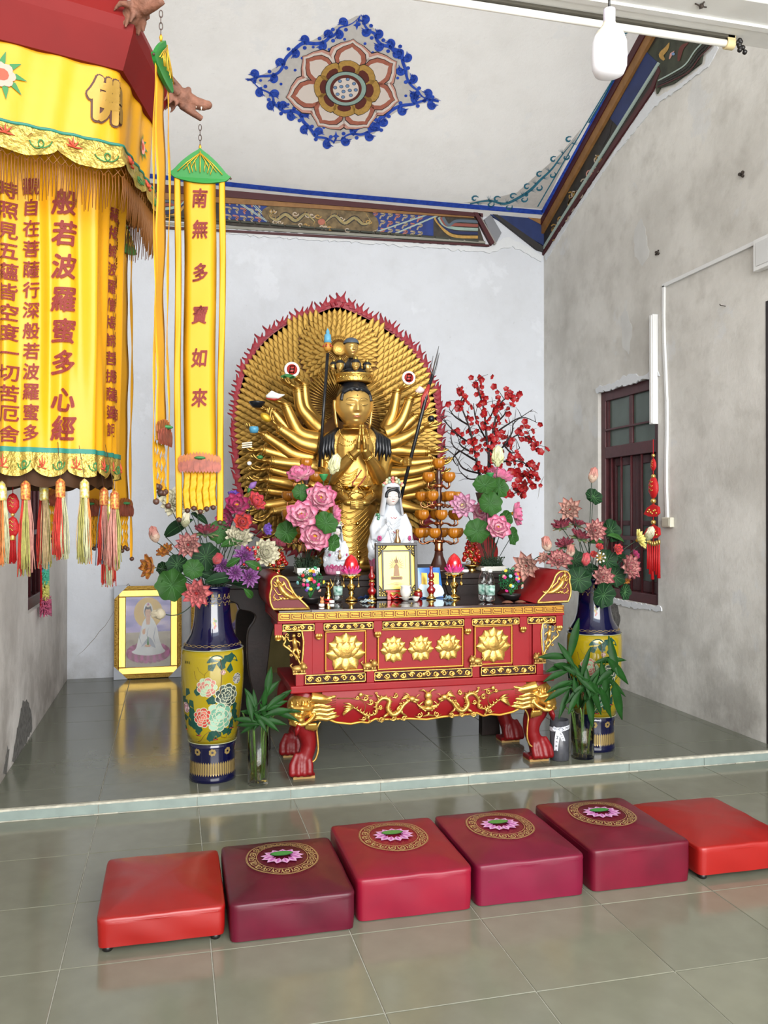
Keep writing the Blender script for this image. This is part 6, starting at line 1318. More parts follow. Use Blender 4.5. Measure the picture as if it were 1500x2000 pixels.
for pts, ang, roll, dy in ARMS:
    P = [S(x, y, .10+dy-.05*(i/3)) for i, (x, y) in enumerate(pts)]; sp = [V(p) for p in spline([tuple(p) for p in P], 5)]; n_ = len(sp)
    arm = MB().tube(sp, [.058-.027*i/(n_-1) for i in range(n_)], 14).build('side_arm', GOLD, st)
    w = sp[-1]; d = (sp[-1]-sp[-2]).normalized(); u, v_ = basis(d); m = MB()
    for k, o in enumerate((.0, .014)): m.tube([w-d*(o+.006)+u*(.034+.001*k)*cos(2*pi*i/18)+v_*(.034+.001*k)*sin(2*pi*i/18) for i in range(18)], .0036, 5, closed=True)
    m.build('bangle', GOLDB, arm)
    a = radians(ang); X = V((cos(a), -.12, sin(a))).normalized(); Y = V((0, 1, 0)); Z = X.cross(Y).normalized()
    if Z.z < 0: Z = -Z
    Y = Z.cross(X).normalized(); R_ = Matrix((X, Y, Z)).transposed().to_quaternion()
    link_mesh('side_hand', HM[roll], arm, w-worldloc(st), R_, 1.22)
# things the arms carry (carved in one with the statue)
def held(name, mb, m_): mb.build(name, m_, st)
WH = mat('enamel_white', '#dfe3e0', .35); RDE = mat('enamel_red', '#9c2a24', .4)
for x, y, r, par in ((570, 722, .052, 1), (798, 738, .048, 1)):
    p = S(x, y, .02); held('mirror_disc', MB().lathe([(r, -.008), (r, .006), (r*.92, .010), (r*.70, .009)], p, 32, up=(0, -1, 0)), WH); held('mirror_centre', MB().lathe([(r*.70, .0), (r*.70, .0105), (.0001, .0105)], p, 28, up=(0, -1, 0)), RDE)
    m = MB(); put_text(m, '日', 0, 0, .052, lambda u, v, p=p: p+V((u, -.0125, v)), .02, .15, .8); held('mirror_character', m, mat('ink_red_dark', '#3a1411', .5))
m = MB(); m.grid(lambda u, v: S(563, 737, -.05)+V(((.048+.006*sin(u*2*pi*5))*v*cos(2*pi*u), (.03)*v*sin(2*pi*u), .022*(1-v*v)+.006*sin(u*2*pi*5)*v)), 40, 5, cu=True); held('green_lotus_leaf', m, mat('leaf_paint', '#2c6a35', .45))
m = MB(); m.tube([S(520, 775, -.02), S(531, 771, -.02), S(543, 774, -.02), S(556, 771, -.02)], [.012, .036, .024, .003], 12, flat=.8); held('white_conch', m, WH); held('conch_base', MB().tube([S(520, 778, -.02), S(536, 779, -.02), S(548, 777, -.02)], [.006, .014, .006], 10), RDE)
held('black_bowl', MB().lathe([(.0001, -.03), (.03, -.026), (.052, .0), (.055, .012), (.048, .012), (.0001, -.01)], S(502, 788, .02), 24), HBK)
held('gold_ingot', MB().ell(S(519, 815, -.10), (.040, .014, .026), 18, 10, rot=Matrix.Rotation(-.6, 3, 'Y').inverted()), mat('ingot_yellow', '#b08a22', .35, .5))
held('blue_bowl', MB().lathe([(.0001, -.028), (.026, -.024), (.032, .0), (.028, .016), (.0001, .02)], S(496, 838, -.03), 20), mat('enamel_blue', '#4d8fae', .35))
m = MB(); 
for k in range(3): o = S(483, 878-k*4, -.02); m.hexa([o+V((-.035, -.012, -.004+.012)), o+V((.03, -.012, .004+.012)), o+V((.03, .02, .004+.012)), o+V((-.035, .02, -.004+.012)), o+V((-.035, -.012, .004+.012)), o+V((.03, -.012, .012+.012)), o+V((.03, .02, .012+.012)), o+V((-.035, .02, .004+.012))])
held('scripture_book', m, mat('paper_cream', '#cfc9b4', .6))
held('purple_bud', MB().tube([S(487, 955, 0), S(494, 947, 0), S(501, 941, 0)], [.012, .022, .004], 10), mat('bud_purple', '#8a63a6', .5)); held('bud_cup', MB().tube([S(484, 962, 0), S(488, 954, 0)], [.006, .014], 10), MATS['leaf_paint'])
held('small_jar', MB().lathe([(.018, -.02), (.026, 0), (.018, .018), (.012, .022)], S(842, 818, .0), 16), HBK); held('white_shell', MB().tube([S(812, 765, .0), S(820, 761, 0), S(829, 763, 0)], [.008, .028, .012], 12), mat('enamel_blush', '#d6c0bb', .4))
held('green_bead', MB().ell(S(508, 893, -.03), (.022, .015, .014), 10, 8), MATS['leaf_paint']); held('red_bead', MB().ell(S(487, 905, -.02), (.016, .014, .014), 10, 8), WH)
# staff and trident
pA, pB = S(624, 912, -.06), S(640, 690, -.06); m = MB().tube([pA, pB], .011, 12); sf_ = m.build('staff', HBK, st)
m = MB(); m.lathe([(.018, .015), (.026, .03), (.028, .05), (.024, .07)], pB, 16); m.build('staff_cup', mat('ochre_paint', '#b8812f', .5), sf_); m = MB()
for k in range(6): a = k*pi/3; m.tube([pB+V((.02*cos(a), .02*sin(a), .055)), pB+V((.034*cos(a), .034*sin(a), .042))], [.009, .004], 6)
m.build('red_petals', RDE, sf_); MB().lathe([(.026, .07), (.024, .10), (.022, .125), (.012, .13), (.013, .145), (.006, .16), (.001, .17)], pB, 16).build('pagoda_top', mat('pagoda_blue', '#5b9dbb', .45), sf_)
qA, qB = S(776, 1000, -.10), S(836, 760, -.02); m = MB().tube([qA, qB, S(845, 732, -.01)], .0125, 12); tr = m.build('trident_shaft', HBK, st)
SIL = mat('silver_grey', '#83868a', .4, .7); m = MB(); m.tube([S(843, 740, -.01), S(850, 710, -.01), S(857, 676, -.01)], [.014, .020, .003], 8, flat=.4)
for o in (-1, 1): m.tube([S(846, 735, -.01), S(848+o*5-2, 722, -.01), S(852+o*6, 692-o*3, -.01)], [.010, .010, .003], 6, flat=.5)
m.build('trident_head', SIL, tr)
m = MB(); 
for k in range(4): m.tube([S(838, 752, -.02), S(834-k*3, 768+k*3, -.03), S(838-k*5, 785+k*4, -.02), S(831-k*2, 800+k*3, -.02)], [.012, .010, .008, .002], 6)
m.build('red_ribbon', RDE, tr)
g = MB(); c = S(796, 903, -.07); 
for k in range(4): g.tube([c+V((-.024, -.004, .024-.015*k)), c+V((0, -.03, .024-.015*k)), c+V((.022, -.008, .024-.015*k))], .0095, 8)
g.tube([c+V((-.03, .01, 0)), S(766, 897, .02)], [.026, .034], 12); g.ell(c+V((-.012, .004, 0)), (.028, .026, .032), 12, 8); remesh(g, 'gripping_hand', .004, GOLD, st, 1)
g = MB(); c = S(628, 905, -.04)
for k in range(4): g.tube([c+V((.03, .006, .02-.014*k)), c+V((0, -.028, .02-.014*k)), c+V((-.03, -.01, .016-.014*k))], .0085, 8)
g.tube([c+V((.03, .012, 0)), S(655, 900, .0)], [.026, .034], 12); remesh(g, 'gripping_hand', .004, GOLD, st, 1)
# lotus pedestal and wooden post
m = MB().lathe([(.20, .002), (.21, .02), (.20, .04)], V((S(683, 1120).x, SY+.06, TZ)), 40); pd = m.build('pedestal', GOLD, st)
for k in range(22):
    a = 2*pi*k/22; q = Quaternion((0, 0, 1), a+pi/2); mm = MB().grid(lambda u, v: V(((2*u-1)*.036*sin(pi*min(1, v*.85+.12))**.7, -.015*(1-(2*u-1)**2)-.03*sin(v*pi*.8), v*.085)), 6, 6)
    link_mesh('pedestal_petal', mm.mesh('pedestal_petal', GOLD), pd, V((.20*cos(a), .20*sin(a), .008)), q)
MB().box((S(620, 1100, .35).x, SY+.33, TZ+.003), (S(632, 1100, .35).x, SY+.38, H_(626, 1050).z+.1)).build('support_post', mat('orange_wood', '#7d4a1c', .5), st)
# ================================================================ OBJECTS ON THE TABLES
def frame_basis(w, h, c, tilt, turn=0):     # picture-plane mapping: u right, v up, o towards viewer
    n = V((-sin(turn)*cos(tilt), -cos(turn)*cos(tilt), sin(tilt))); r = V((cos(turn), -sin(turn), 0)); u = r.cross(n)*(1 if r.cross(n).z > 0 else -1)
    return lambda x, y, o=0.0: V(c)+r*x+u*y+n*o
def slab(mb, fn, x0, y0, x1, y1, o0, o1, mi=0): mb.hexa([fn(x0, y0, o0), fn(x1, y0, o0), fn(x1, y1, o0), fn(x0, y1, o0), fn(x0, y0, o1), fn(x1, y0, o1), fn(x1, y1, o1), fn(x0, y1, o1)], mi); return mb
def frame_ring(mb, fn, x0, y0, x1, y1, w, o0, o1): slab(mb, fn, x0, y0, x1, y0+w, o0, o1); slab(mb, fn, x0, y1-w, x1, y1, o0, o1); slab(mb, fn, x0, y0+w, x0+w, y1-w, o0, o1); slab(mb, fn, x1-w, y0+w, x1, y1-w, o0, o1); return mb
FGOLD = mat('frame_gold', (0.72, .48, .12), .3, .9, bump=.1, bscale=60); FORN = mat('frame_ornate', (0.5, .30, .06), .4, .85, bump=.9, bscale=90)
# ---- the two big framed prints on the floor
def print_frame(x0, x1, Y, zt, label, dx=0):
    w, h = x1-x0, zt-PH; c = ((x0+x1)/2, Y, PH+.004); f = frame_basis(w, h, c, .05); t = thing('framed_print', c, label, 'framed picture')
    frame_ring(MB(), f, -w/2, 0, w/2, h, .035, -.02, .022).build('outer_moulding', FORN, t, bevel=.004); frame_ring(MB(), f, -w/2+.035, .035, w/2-.035, h-.035, .062, -.01, .012).build('inner_moulding', FGOLD, t, bevel=.006)
    m = MB(); 
    for k in range(int(h/.022)): 
        for sx in (-1, 1): m.ell(f(sx*(w/2-.012), .012+k*.022, .022), (.006, .004, .009), 6, 4)
    m.build('rope_edge', FORN, t, kind='stuff')
    a, b, cc, d = -w/2+.097, .097, w/2-.097, h-.097; slab(MB(), f, a-.002, b-.002, cc+.002, d+.002, -.015, 0).build('backing', BLACKP, t)
    pw, ph = cc-a, d-b; P = lambda u, v, o=.0: f(a+u*pw, b+v*ph, .001+o)
    sky = bpy.data.materials.get('print_sky')
    if not sky:
        sky = bpy.data.materials.new('print_sky'); sky.use_nodes = True; nt = sky.node_tree; bs = nt.nodes['Principled BSDF']; bs.inputs['Roughness'].default_value = .25
        tc = nt.nodes.new('ShaderNodeTexCoord'); mp = nt.nodes.new('ShaderNodeMapping'); mp.inputs['Scale'].default_value = (2.2, 2, 9); nz = nt.nodes.new('ShaderNodeTexNoise'); nz.inputs['Scale'].default_value = 2; nz.inputs['Detail'].default_value = 6; cr2 = nt.nodes.new('ShaderNodeValToRGB')
        cr2.color_ramp.elements[0].position = .35; cr2.color_ramp.elements[0].color = hexc('#6a5f9e'); cr2.color_ramp.elements[1].position = .65; cr2.color_ramp.elements[1].color = hexc('#b9a3c4'); e = cr2.color_ramp.elements.new(.5); e.color = hexc('#8d80bb')
        nt.links.new(tc.outputs['Object'], mp.inputs[0]); nt.links.new(mp.outputs[0], nz.inputs[0]); nt.links.new(nz.outputs['Fac'], cr2.inputs[0]); nt.links.new(cr2.outputs[0], bs.inputs['Base Color'])
    mats = [sky, mat('print_sand', '#a79a8c', .3, var=.1, vscale=20), mat('print_haloy', '#c9a65a', .3), mat('print_white', '#dcdcde', .3, var=.05, vscale=15), mat('print_skin', '#cfa487', .3), mat('print_hair', '#2d2428', .3), mat('print_pink', '#a3447c', .3, var=.2, vscale=25), mat('print_green', '#3d6a45', .3), mat('print_pale', '#c8b7a6', .3), mat('print_shadow', '#a3a6b4', .3), mat('print_rose', '#7d2a58', .3)]
    m = MB(); q = lambda o: (lambda u, v: P(u, v, o)); E = lambda u, v, ru, rv, o, mi, n=28: disc(m, u, v, ru, rv, q(o), mi, n)
    m.poly([P(0, 0), P(1, 0), P(1, 1), P(0, 1)], 0); m.poly([P(0, 0, .0003), P(1, 0, .0003), P(1, .5, .0003), P(0, .49, .0003)], 1)
    E(.50, .77, .32, .22, .0006, 2, 40)
    for k in range(26): # lotus seat
        th_ = 2*pi*k/26; u, v = .5+.42*cos(th_), .20+.10*sin(th_); E(u, v, .075, .055, .0008+.00002*k, 6 if k % 2 else 10, 10)
    E(.5, .19, .42, .11, .0014, 6)
    for k in range(13): E(.1+.8*k/12, .13+.04*abs(k-6)/6, .045, .05, .0016+.00002*k, 10 if k % 2 else 6, 10)
    m.poly([P(u, v, .002) for u, v in spline([(.13, .22), (.22, .26), (.28, .40), (.36, .60), (.42, .68), (.5, .72), (.60, .68), (.70, .55), (.74, .40), (.82, .27), (.88, .22), (.78, .18), (.5, .16), (.24, .18)], 4, True)][::-1], 3)
    m.poly([P(u, v, .0023) for u, v in spline([(.30, .22), (.40, .34), (.52, .42), (.62, .34), (.66, .24), (.5, .20)], 4, True)][::-1], 9); m.poly([P(u, v, .0026) for u, v in spline([(.24, .22), (.38, .30), (.5, .33), (.60, .28), (.76, .23), (.5, .175)], 4, True)][::-1], 3)
    ribbon(m, [(.36, .56), (.30, .42), (.36, .30)], .02, q(.0028), 9); ribbon(m, [(.66, .56), (.62, .42), (.66, .30)], .02, q(.0028), 9); ribbon(m, [(.5, .55), (.47, .45), (.5, .36)], .018, q(.0028), 9)
    E(.495, .80, .105, .115, .0026, 3); E(.495, .785, .082, .092, .003, 5); m.poly([P(.44, .70, .0031), P(.55, .70, .0031), P(.53, .60, .0031), P(.46, .60, .0031)], 4); E(.495, .765, .066, .072, .0034, 4)
    E(.495, .845, .065, .03, .0037, 5); E(.495, .875, .045, .03, .0038, 8); E(.495, .89, .02, .018, .004, 6)
    for sx in (-1, 1): ribbon(m, [(.495+sx*.015, .785), (.495+sx*.035, .79), (.495+sx*.05, .783)], .006, q(.0038), 5); ribbon(m, [(.495+sx*.018, .768), (.495+sx*.032, .765), (.495+sx*.046, .768)], .006, q(.0038), 5)
    ribbon(m, [(.48, .722), (.495, .718), (.51, .722)], .007, q(.0038), 6, False); E(.40, .50, .035, .04, .0032, 4, 12); ribbon(m, [(.38, .48), (.42, .53), (.44, .56)], .02, q(.0034), 4)
    E(.49, .30, .07, .022, .0032, 4, 12); m.poly([P(.47, .31, .0036), P(.515, .31, .0036), P(.505, .37, .0036), (P(.50, .43, .0036)), P(.485, .43, .0036), P(.48, .37, .0036)], 7)
    m.build('print', mats, t)
    m = slab(MB(), f, a, b, cc, d, .006, .008); m.build('glazing', mat('picture_glass', (.98, .99, .98), .02, trans=1.0, ior=1.15), t)
    CW = mat('corner_card', '#b9bfc9', .6)
    for sx, y0, y1 in ((-1, 0, .115), (1, 0, .115), (-1, h, h-.115), (1, h, h-.115)):
        m = MB(); m.add([f(sx*(w/2+.003), y0+(.0-.003 if y0 == 0 else .003), o) for o in (-.022, .026)]+[f(sx*(w/2-.115), y0+(-.003 if y0 == 0 else .003), o) for o in (-.022, .026)]+[f(sx*(w/2+.003), y1, o) for o in (-.022, .026)], [(0, 2, 4), (1, 3, 5), (0, 2, 3, 1), (2, 4, 5, 3), (4, 0, 1, 5)], False); m.build('corner_protector', CW, t)
    MB().tube([f(-w/2+.1, h+.0, -.01), f(-w/2+.115, h+.02, -.01), f(-w/2+.13, h, -.01)], .003, 6).build('hanging_hook', IRON, t); return t
print_frame(-.496, .082, 7.86, .875, 'gold framed print of a white-robed seated figure leaning on the wall at left')
print_frame(.165, .745, 7.86, .865, 'gold framed print partly hidden behind the left blue and yellow vase')
MB().box((.80, 7.86, PH), (1.35, 7.93, .62)).build('cardboard_sheet', mat('cardboard', '#7a6f45', .85, var=.1, vscale=8), cat='board', label='plain olive cardboard sheet leaning on the back wall behind the altar')
# ---- small picture on the altar
ZA_ = ZT+.003; AP = lambda x, Y=5.05: onY(x, 1100, Y).x
def zt_(x, y, Y): return onY(x, y, Y).z
py_ = 5.12; x0, x1 = AP(733, py_), AP(814, py_); hh = zt_(775, 1060, py_)-ZA_; w = x1-x0; f = frame_basis(w, hh, ((x0+x1)/2, py_-.02, ZA_), .09)
t = thing('small_picture_frame', ((x0+x1)/2, py_-.02, ZA_), 'black fretwork frame with a gold-foil picture in the middle of the altar', 'picture frame')
frame_ring(MB(), f, -w/2, 0, w/2, hh, .018, -.015, .018).build('outer_frame', mat('ebony', '#17120f', .35), t, bevel=.002); slab(MB(), f, -w/2+.015, .015, w/2-.015, hh-.015, -.01, .0).build('foil_mount', mat('foil_gold', '#cdb04e', .35, .35, bump=.1, bscale=200), t)
ix0, iy0, ix1, iy1 = -w/2+.05, .06, w/2-.05, hh-.055; frame_ring(MB(), f, ix0-.010, iy0-.010, ix1+.010, iy1+.010, .010, .0, .012).build('inner_frame', MATS['ebony'], t)
slab(MB(), f, ix0, iy0, ix1, iy1, .0, .003).build('gold_plate', mat('foil_gold2', '#d8bf62', .3, .4, bump=.1, bscale=300), t)
SEP = mat('sepia_ink', '#8a6a4a', .5); m = MB(); q = lambda u, v: f((ix0+ix1)/2+u, iy0+v, .004); H2_ = iy1-iy0; b0 = .06
for k in range(13):
    a = radians(-20+k*220/12); ribbon(m, [(.012*cos(a), b0+.075+.01*sin(a)), (.035*cos(a), b0+.085+.035*sin(a)), (.05*cos(a), b0+.085+.055*sin(a))], .005, q)
disc(m, 0, b0+.112, .012, .014, lambda u, v: q(u, v), 0, 12); m.poly([q(-.02, b0+.02), q(.02, b0+.02), q(.014, b0+.08), q(0, b0+.10), q(-.014, b0+.08)]); m.poly([q(-.006, b0+.12), q(.006, b0+.12), q(0, b0+.15)])
for k in range(7): disc(m, -.03+.01*k, b0+.008, .009, .012, q, 0, 8)
for j in range(3): ribbon(m, [(-.06+.02*j, .03+.006*j), (0, .025+.006*j), (.055-.01*j, .03+.006*j)], .004, q)
for k in range(9): disc(m, .06, H2_-.03-.009*k, .002, .003, q, 0, 6)
m.build('engraved_figure', SEP, t)
m = MB()
for sx in (-1, 1):
    for (yc, sy) in ((.018, 1), (hh-.018, -1)):
        cx = sx*(w/2-.018)
        for i in range(3):
            for j in range(3-i): m.tube([f(cx-sx*(.006+.016*i)+.007*cos(2*pi*k/10), yc+sy*(.006+.018*j)+.008*sin(2*pi*k/10), .010) for k in range(10)], .0022, 5, closed=True)
        m.tube([f(cx-sx*.054, yc, .01), f(cx-sx*.04, yc+sy*.02, .01), f(cx-sx*.02, yc+sy*.028, .01), f(cx-sx*.014, yc+sy*.05, .01), f(cx, yc+sy*.066, .01)], .0028, 6)
m.build('corner_fretwork', MATS['ebony'], t, kind='stuff')
MB().tube([V(((x0+x1)/2, py_+.02, hh*.6+ZA_)), V(((x0+x1)/2, py_+.085, ZA_))], .006, 6).build('easel_strut', MATS['ebony'], t)
m = MB(); y_ = py_-.045
cxr = AP(773, y_); R3 = mat('red_plastic', '#a8160f', .3, coat=.3)
m.box((cxr-.055, y_-.014, ZA_), (cxr-.035, y_+.004, ZA_+.052)).box((cxr+.04, y_-.014, ZA_), (cxr+.06, y_+.004, ZA_+.052)).box((cxr-.065, y_-.016, ZA_+.046), (cxr+.07, y_+.006, ZA_+.056)); m.tube([V((cxr-.04, y_-.006, ZA_+.03)), V((cxr-.02, y_-.012, ZA_+.012)), V((cxr+.005, y_-.006, ZA_+.03)), V((cxr+.025, y_-.012, ZA_+.012)), V((cxr+.045, y_-.006, ZA_+.03))], .010, 8)
m.tube([V((cxr-.045, y_-.004, ZA_+.004)), V((cxr+.05, y_-.004, ZA_+.004))], .004, 8); m.build('display_stand', R3, label='small red plastic display stand in front of the gold-foil picture', cat='stand')
# ---- lotus lamps
EGG = mat('red_glass_egg', '#b8101c', .08, coat=1.0, var=.06, vscale=20)
def petal_mat(name, base, mid, tip, rough=.5, edge=None):
    if name in MATS: return MATS[name]
    m = bpy.data.materials.new(name); m.use_nodes = True; nt = m.node_tree; b = nt.nodes['Principled BSDF']; b.inputs['Roughness'].default_value = rough; b.inputs['Sheen Weight'].default_value = .1
    tc = nt.nodes.new('ShaderNodeTexCoord'); sp = nt.nodes.new('ShaderNodeSeparateXYZ'); cr_ = nt.nodes.new('ShaderNodeValToRGB'); nt.links.new(tc.outputs['Object'], sp.inputs[0]); 
    ad = nt.nodes.new('ShaderNodeMath'); ad.operation = 'ADD'; ab = nt.nodes.new('ShaderNodeMath'); ab.operation = 'ABSOLUTE'; ml = nt.nodes.new('ShaderNodeMath'); ml.operation = 'MULTIPLY'; ml.inputs[1].default_value = .7
    nt.links.new(sp.outputs[1], ab.inputs[0]); nt.links.new(ab.outputs[0], ml.inputs[0]); nt.links.new(ml.outputs[0], ad.inputs[1]); nt.links.new(sp.outputs[0], ad.inputs[0]); nt.links.new(ad.outputs[0], cr_.inputs[0])
    e = cr_.color_ramp.elements; e[0].position = .12; e[0].color = hexc(base); e[1].position = 1.0; e[1].color = hexc(tip); x = e.new(.6); x.color = hexc(mid)
    nt.links.new(cr_.outputs[0], b.inputs['Base Color']); MATS[name] = m; return m
_PM = {}
def petal_mesh(mt, wid=.5, cup=.25, curl=.15, point=.5, th=.0, n=5, k=6):
    key = (mt.name, wid, cup, curl, point)
    if key in _PM: return _PM[key]
    def f(u, v):
        s = 2*u-1; w = wid*.5*(sin(pi*min(1, (v**(1-.25*point))*.90+.08))**(.62+.5*point)) if v < .995 else .01
        return V((v*(1-.06*s*s*0), s*w, cup*wid*(s*s)*(.9-.3*v)+curl*v*v+.015*sin(9*s)*v*.3))
    def g(u, v): return f(u, v)+V((0, 0, -.035-.01*0))
    mb = MB().grid(f, n, k); mb.grid(lambda u, v: g(1-u, v), n, k); _PM[key] = mb.mesh('petal', mt); return _PM[key]
def petals(parent, rings, me_list, R, name='petal', jit=.06, rg=random):   # rings: (count, length, elevation deg, start radius, mesh index); R scale, +Z axis
    for (cnt, L_, el, r0, mi) in rings:
        off = rg.random()*6
        for i in range(cnt):
            a = 2*pi*i/cnt+off+rg.uniform(-jit, jit)*2; e = radians(el+rg.uniform(-5, 5)); q = Quaternion((0, 0, 1), a) @ Quaternion((0, 1, 0), -e)
            link_mesh(name, me_list[mi], parent, V((r0*R*cos(a), r0*R*sin(a), .02*R*el/90)), q, L_*R*rg.uniform(.93, 1.06))
PKE = petal_mat('lamp_petal', '#d9c7cc', '#c24a86', '#b01a66', .35)
def lotus_lamp(px, label):
    y_ = 5.08; x = AP(px, y_); z0 = ZA_; t = thing('lotus_lamp', (x, y_, z0), label, 'lamp'); Z = lambda y: zt_(px, y, y_)-z0
    MB().lathe([(.040, 0), (.040, .006), (.030, .012), (.016, .022), (.010, .030), (.020, .042), (.013, .052), (.018, .062), (.026, .078), (.022, .094), (.010, .104), (.014, .112), (.008, .122), (.010, .132)], (x, y_, z0), 28).build('stem', GOLDB, t)
    MB().lathe([(.006, .130), (.034, .134), (.056, .146), (.062, .156), (.055, .154), (.03, .146), (.0001, .145)], (x, y_, z0), 40, wav=lambda a, z: .06*sin(a*8) if z > .14 else 0).build('plate', GOLDB, t)
    ze = z0+.150
    MB().lathe([(.0001, 0), (.022, .004), (.038, .02), (.0455, .042), (.044, .065), (.036, .088), (.022, .106), (.008, .117), (.001, .121)], (x, y_, ze+.008), 36).build('red_egg', EGG, t)
    cup = MB().lathe([(.0001, 0), (.03, .004), (.036, .010), (.03, .012)], (x, y_, ze-.006), 20).build('calyx', mat('calyx_green', '#3f7c4a', .4), t)
    me = [petal_mesh(PKE, .62, .5, .35, .6)]
    for cnt, L_, el, zz in ((12, .052, 42, .004), (10, .048, 20, -.002)):
        for i in range(cnt):
            a = 2*pi*i/cnt+.2*zz; q = Quaternion((0, 0, 1), a) @ Quaternion((0, 1, 0), -radians(el)); link_mesh('petal', me[0], cup, V((.024*cos(a), .024*sin(a), zz+.004+ze-z0)), q, L_)
    for i in range(6):
        a = 2*pi*i/6+.3; p = V((x+.052*cos(a), y_+.052*sin(a), z0+.148)); m = MB().tube([p, p+V((0, 0, -.045))], .0009, 5); m.lathe([(.001, .008), (.005, .002), (.008, -.010), (.007, -.014), (.001, -.016)], p+V((0, 0, -.053)), 10); m.build('charm', GOLDB, t)
    return t
lotus_lamp(686, 'left red egg-shaped lotus lamp on a gold stand with charms'); lotus_lamp(887, 'right red egg-shaped lotus lamp beside the tall candelabra foot')
def candlestick(px, label):
    y_ = 5.05; x = AP(px, y_); t = thing('candlestick', (x, y_, ZA_), label, 'candlestick'); c = (x, y_, ZA_); h = (zt_(px, 1106, y_)-ZA_)/.16; RG = mat('ruby_lacquer', '#7a0d12', .12, coat=.8)
    MB().lathe([(.030, 0), (.030, .008), (.022, .012), (.014, .024), (.020, .028)], c, 24).lathe([(.012, .086*h), (.020, .09*h), (.012, .096*h)], c, 20).lathe([(.012, .055*h), (.016, .058*h), (.012, .062*h)], c, 20).build('gold_fitting', GOLDB, t)
    MB().lathe([(.013, .026), (.026, .038*h), (.028, .048*h), (.012, .062*h), (.012, .066*h), (.020, .075*h), (.012, .087*h)], c, 24).build('lower_bulb', RG, t); MB().lathe([(.010, .095*h), (.021, .108*h), (.020, .118*h), (.009, .132*h), (.010, .155*h), (.012, .16*h)], c, 24).build('upper_bulb', RG, t)
candlestick(726, 'small ruby and gold candlestick left of the gold-foil picture'); candlestick(842, 'small ruby and gold candlestick in front of the blue packet')
t = thing('incense_jar', (AP(812, 5.14), 5.14, ZA_), 'small ruby red lidded jar with gold rim behind the white cup', 'jar'); c = (AP(813, 5.14), 5.10, ZA_)
MB().lathe([(.018, 0), (.028, .012), (.030, .03), (.024, .045)], c, 22).build('body', MATS['ruby_lacquer'], t); MB().lathe([(.025, .045), (.026, .050), (.016, .056), (.006, .062), (.001, .066)], c, 22).build('lid', GOLDB, t)
POR = mat('white_porcelain', '#c6c4be', .15, coat=.5)
y_ = 5.0; c = (AP(792, y_), y_, ZA_); t = thing('water_cup', c, 'white porcelain cup on a footed saucer before the gold-foil picture', 'cup')
MB().lathe([(.016, 0), (.020, .004), (.026, .012), (.042, .017), (.040, .020), (.018, .018)], c, 30).build('saucer', POR, t); MB().lathe([(.020, .020), (.028, .030), (.034, .048), (.033, .064), (.028, .078), (.034, .090), (.031, .090), (.026, .078), (.030, .05), (.0001, .03)], c, 30).build('cup_body', POR, t)
c = (AP(812, 4.92), 4.92, ZA_); MB().lathe([(.010, 0), (.012, .003), (.022, .020), (.025, .028), (.022, .028), (.0001, .008)], c, 26).build('tea_cup', POR, label='tiny white tea cup right of the footed white cup', cat='cup', org=V(c))
for px, yy, lb in ((628, 4.78, 'white bottle cap nearest the left altar end'), (648, 4.96, 'white bottle cap beside the single water bottle')):
    c = (AP(px, yy), yy, ZA_); MB().lathe([(.0155, 0), (.016, .002), (.016, .012), (.014, .0145), (.0001, .0148)], c, 24, wav=lambda a, z: .02*sin(a*24)).build('bottle_cap', WHITEP, label=lb, cat='bottle cap', org=V(c))
WAT = mat('water', (0.9, .97, .97), .02, trans=1.0, ior=1.33)
def bottle(px, yy, label, s=1.0):
    c = V((AP(px, yy), yy, ZA_)); t = thing('water_bottle', c, label, 'bottle'); R = .031*s; H = .20*s
    pr = [(.001, .004), (R*.8, 0), (R, .008), (R, H*.16), (R*.93, H*.18), (R, H*.20), (R, H*.52), (R*.92, H*.54), (R, H*.56), (R*.95, H*.66), (R*.62, H*.80), (R*.40, H*.86), (R*.40, H*.92)]
    MB().lathe(pr, c, 28).lathe([(max(.0005, r-.0012), z+.001) for r, z in pr][::-1], c, 28).build('bottle_body', mat('pet_plastic', (0.97, .98, .98), .04, trans=1.0, ior=1.3), t)
    MB().lathe([(R*1.01, H*.21), (R*1.015, H*.51)], c, 28).build('label_band', mat('bottle_label', '#1f5a4a', .4, col2='#a9c4bb', vscale=45), t)
    MB().lathe([(.0001, .006), (R*.97, .006), (R*.97, H*.15), (R*.90, H*.18), (R*.97, H*.21), (R*.97, H*.50), (.0001, H*.50)], c, 24).build('water', WAT, t)
    MB().lathe([(R*.46, H*.91), (R*.46, H*.985), (R*.42, H), (.0001, H)], c, 20, wav=lambda a, z: .02*sin(a*20)).build('cap', WHITEP, t)
bottle(660, 5.04, 'single clear water bottle with green label left of the left lotus lamp', .90); bottle(944, 4.84, 'clear water bottle of the pair on the right, the left rear one', 1.0); bottle(957, 4.79, 'clear water bottle of the pair on the right, the front right one', .97)
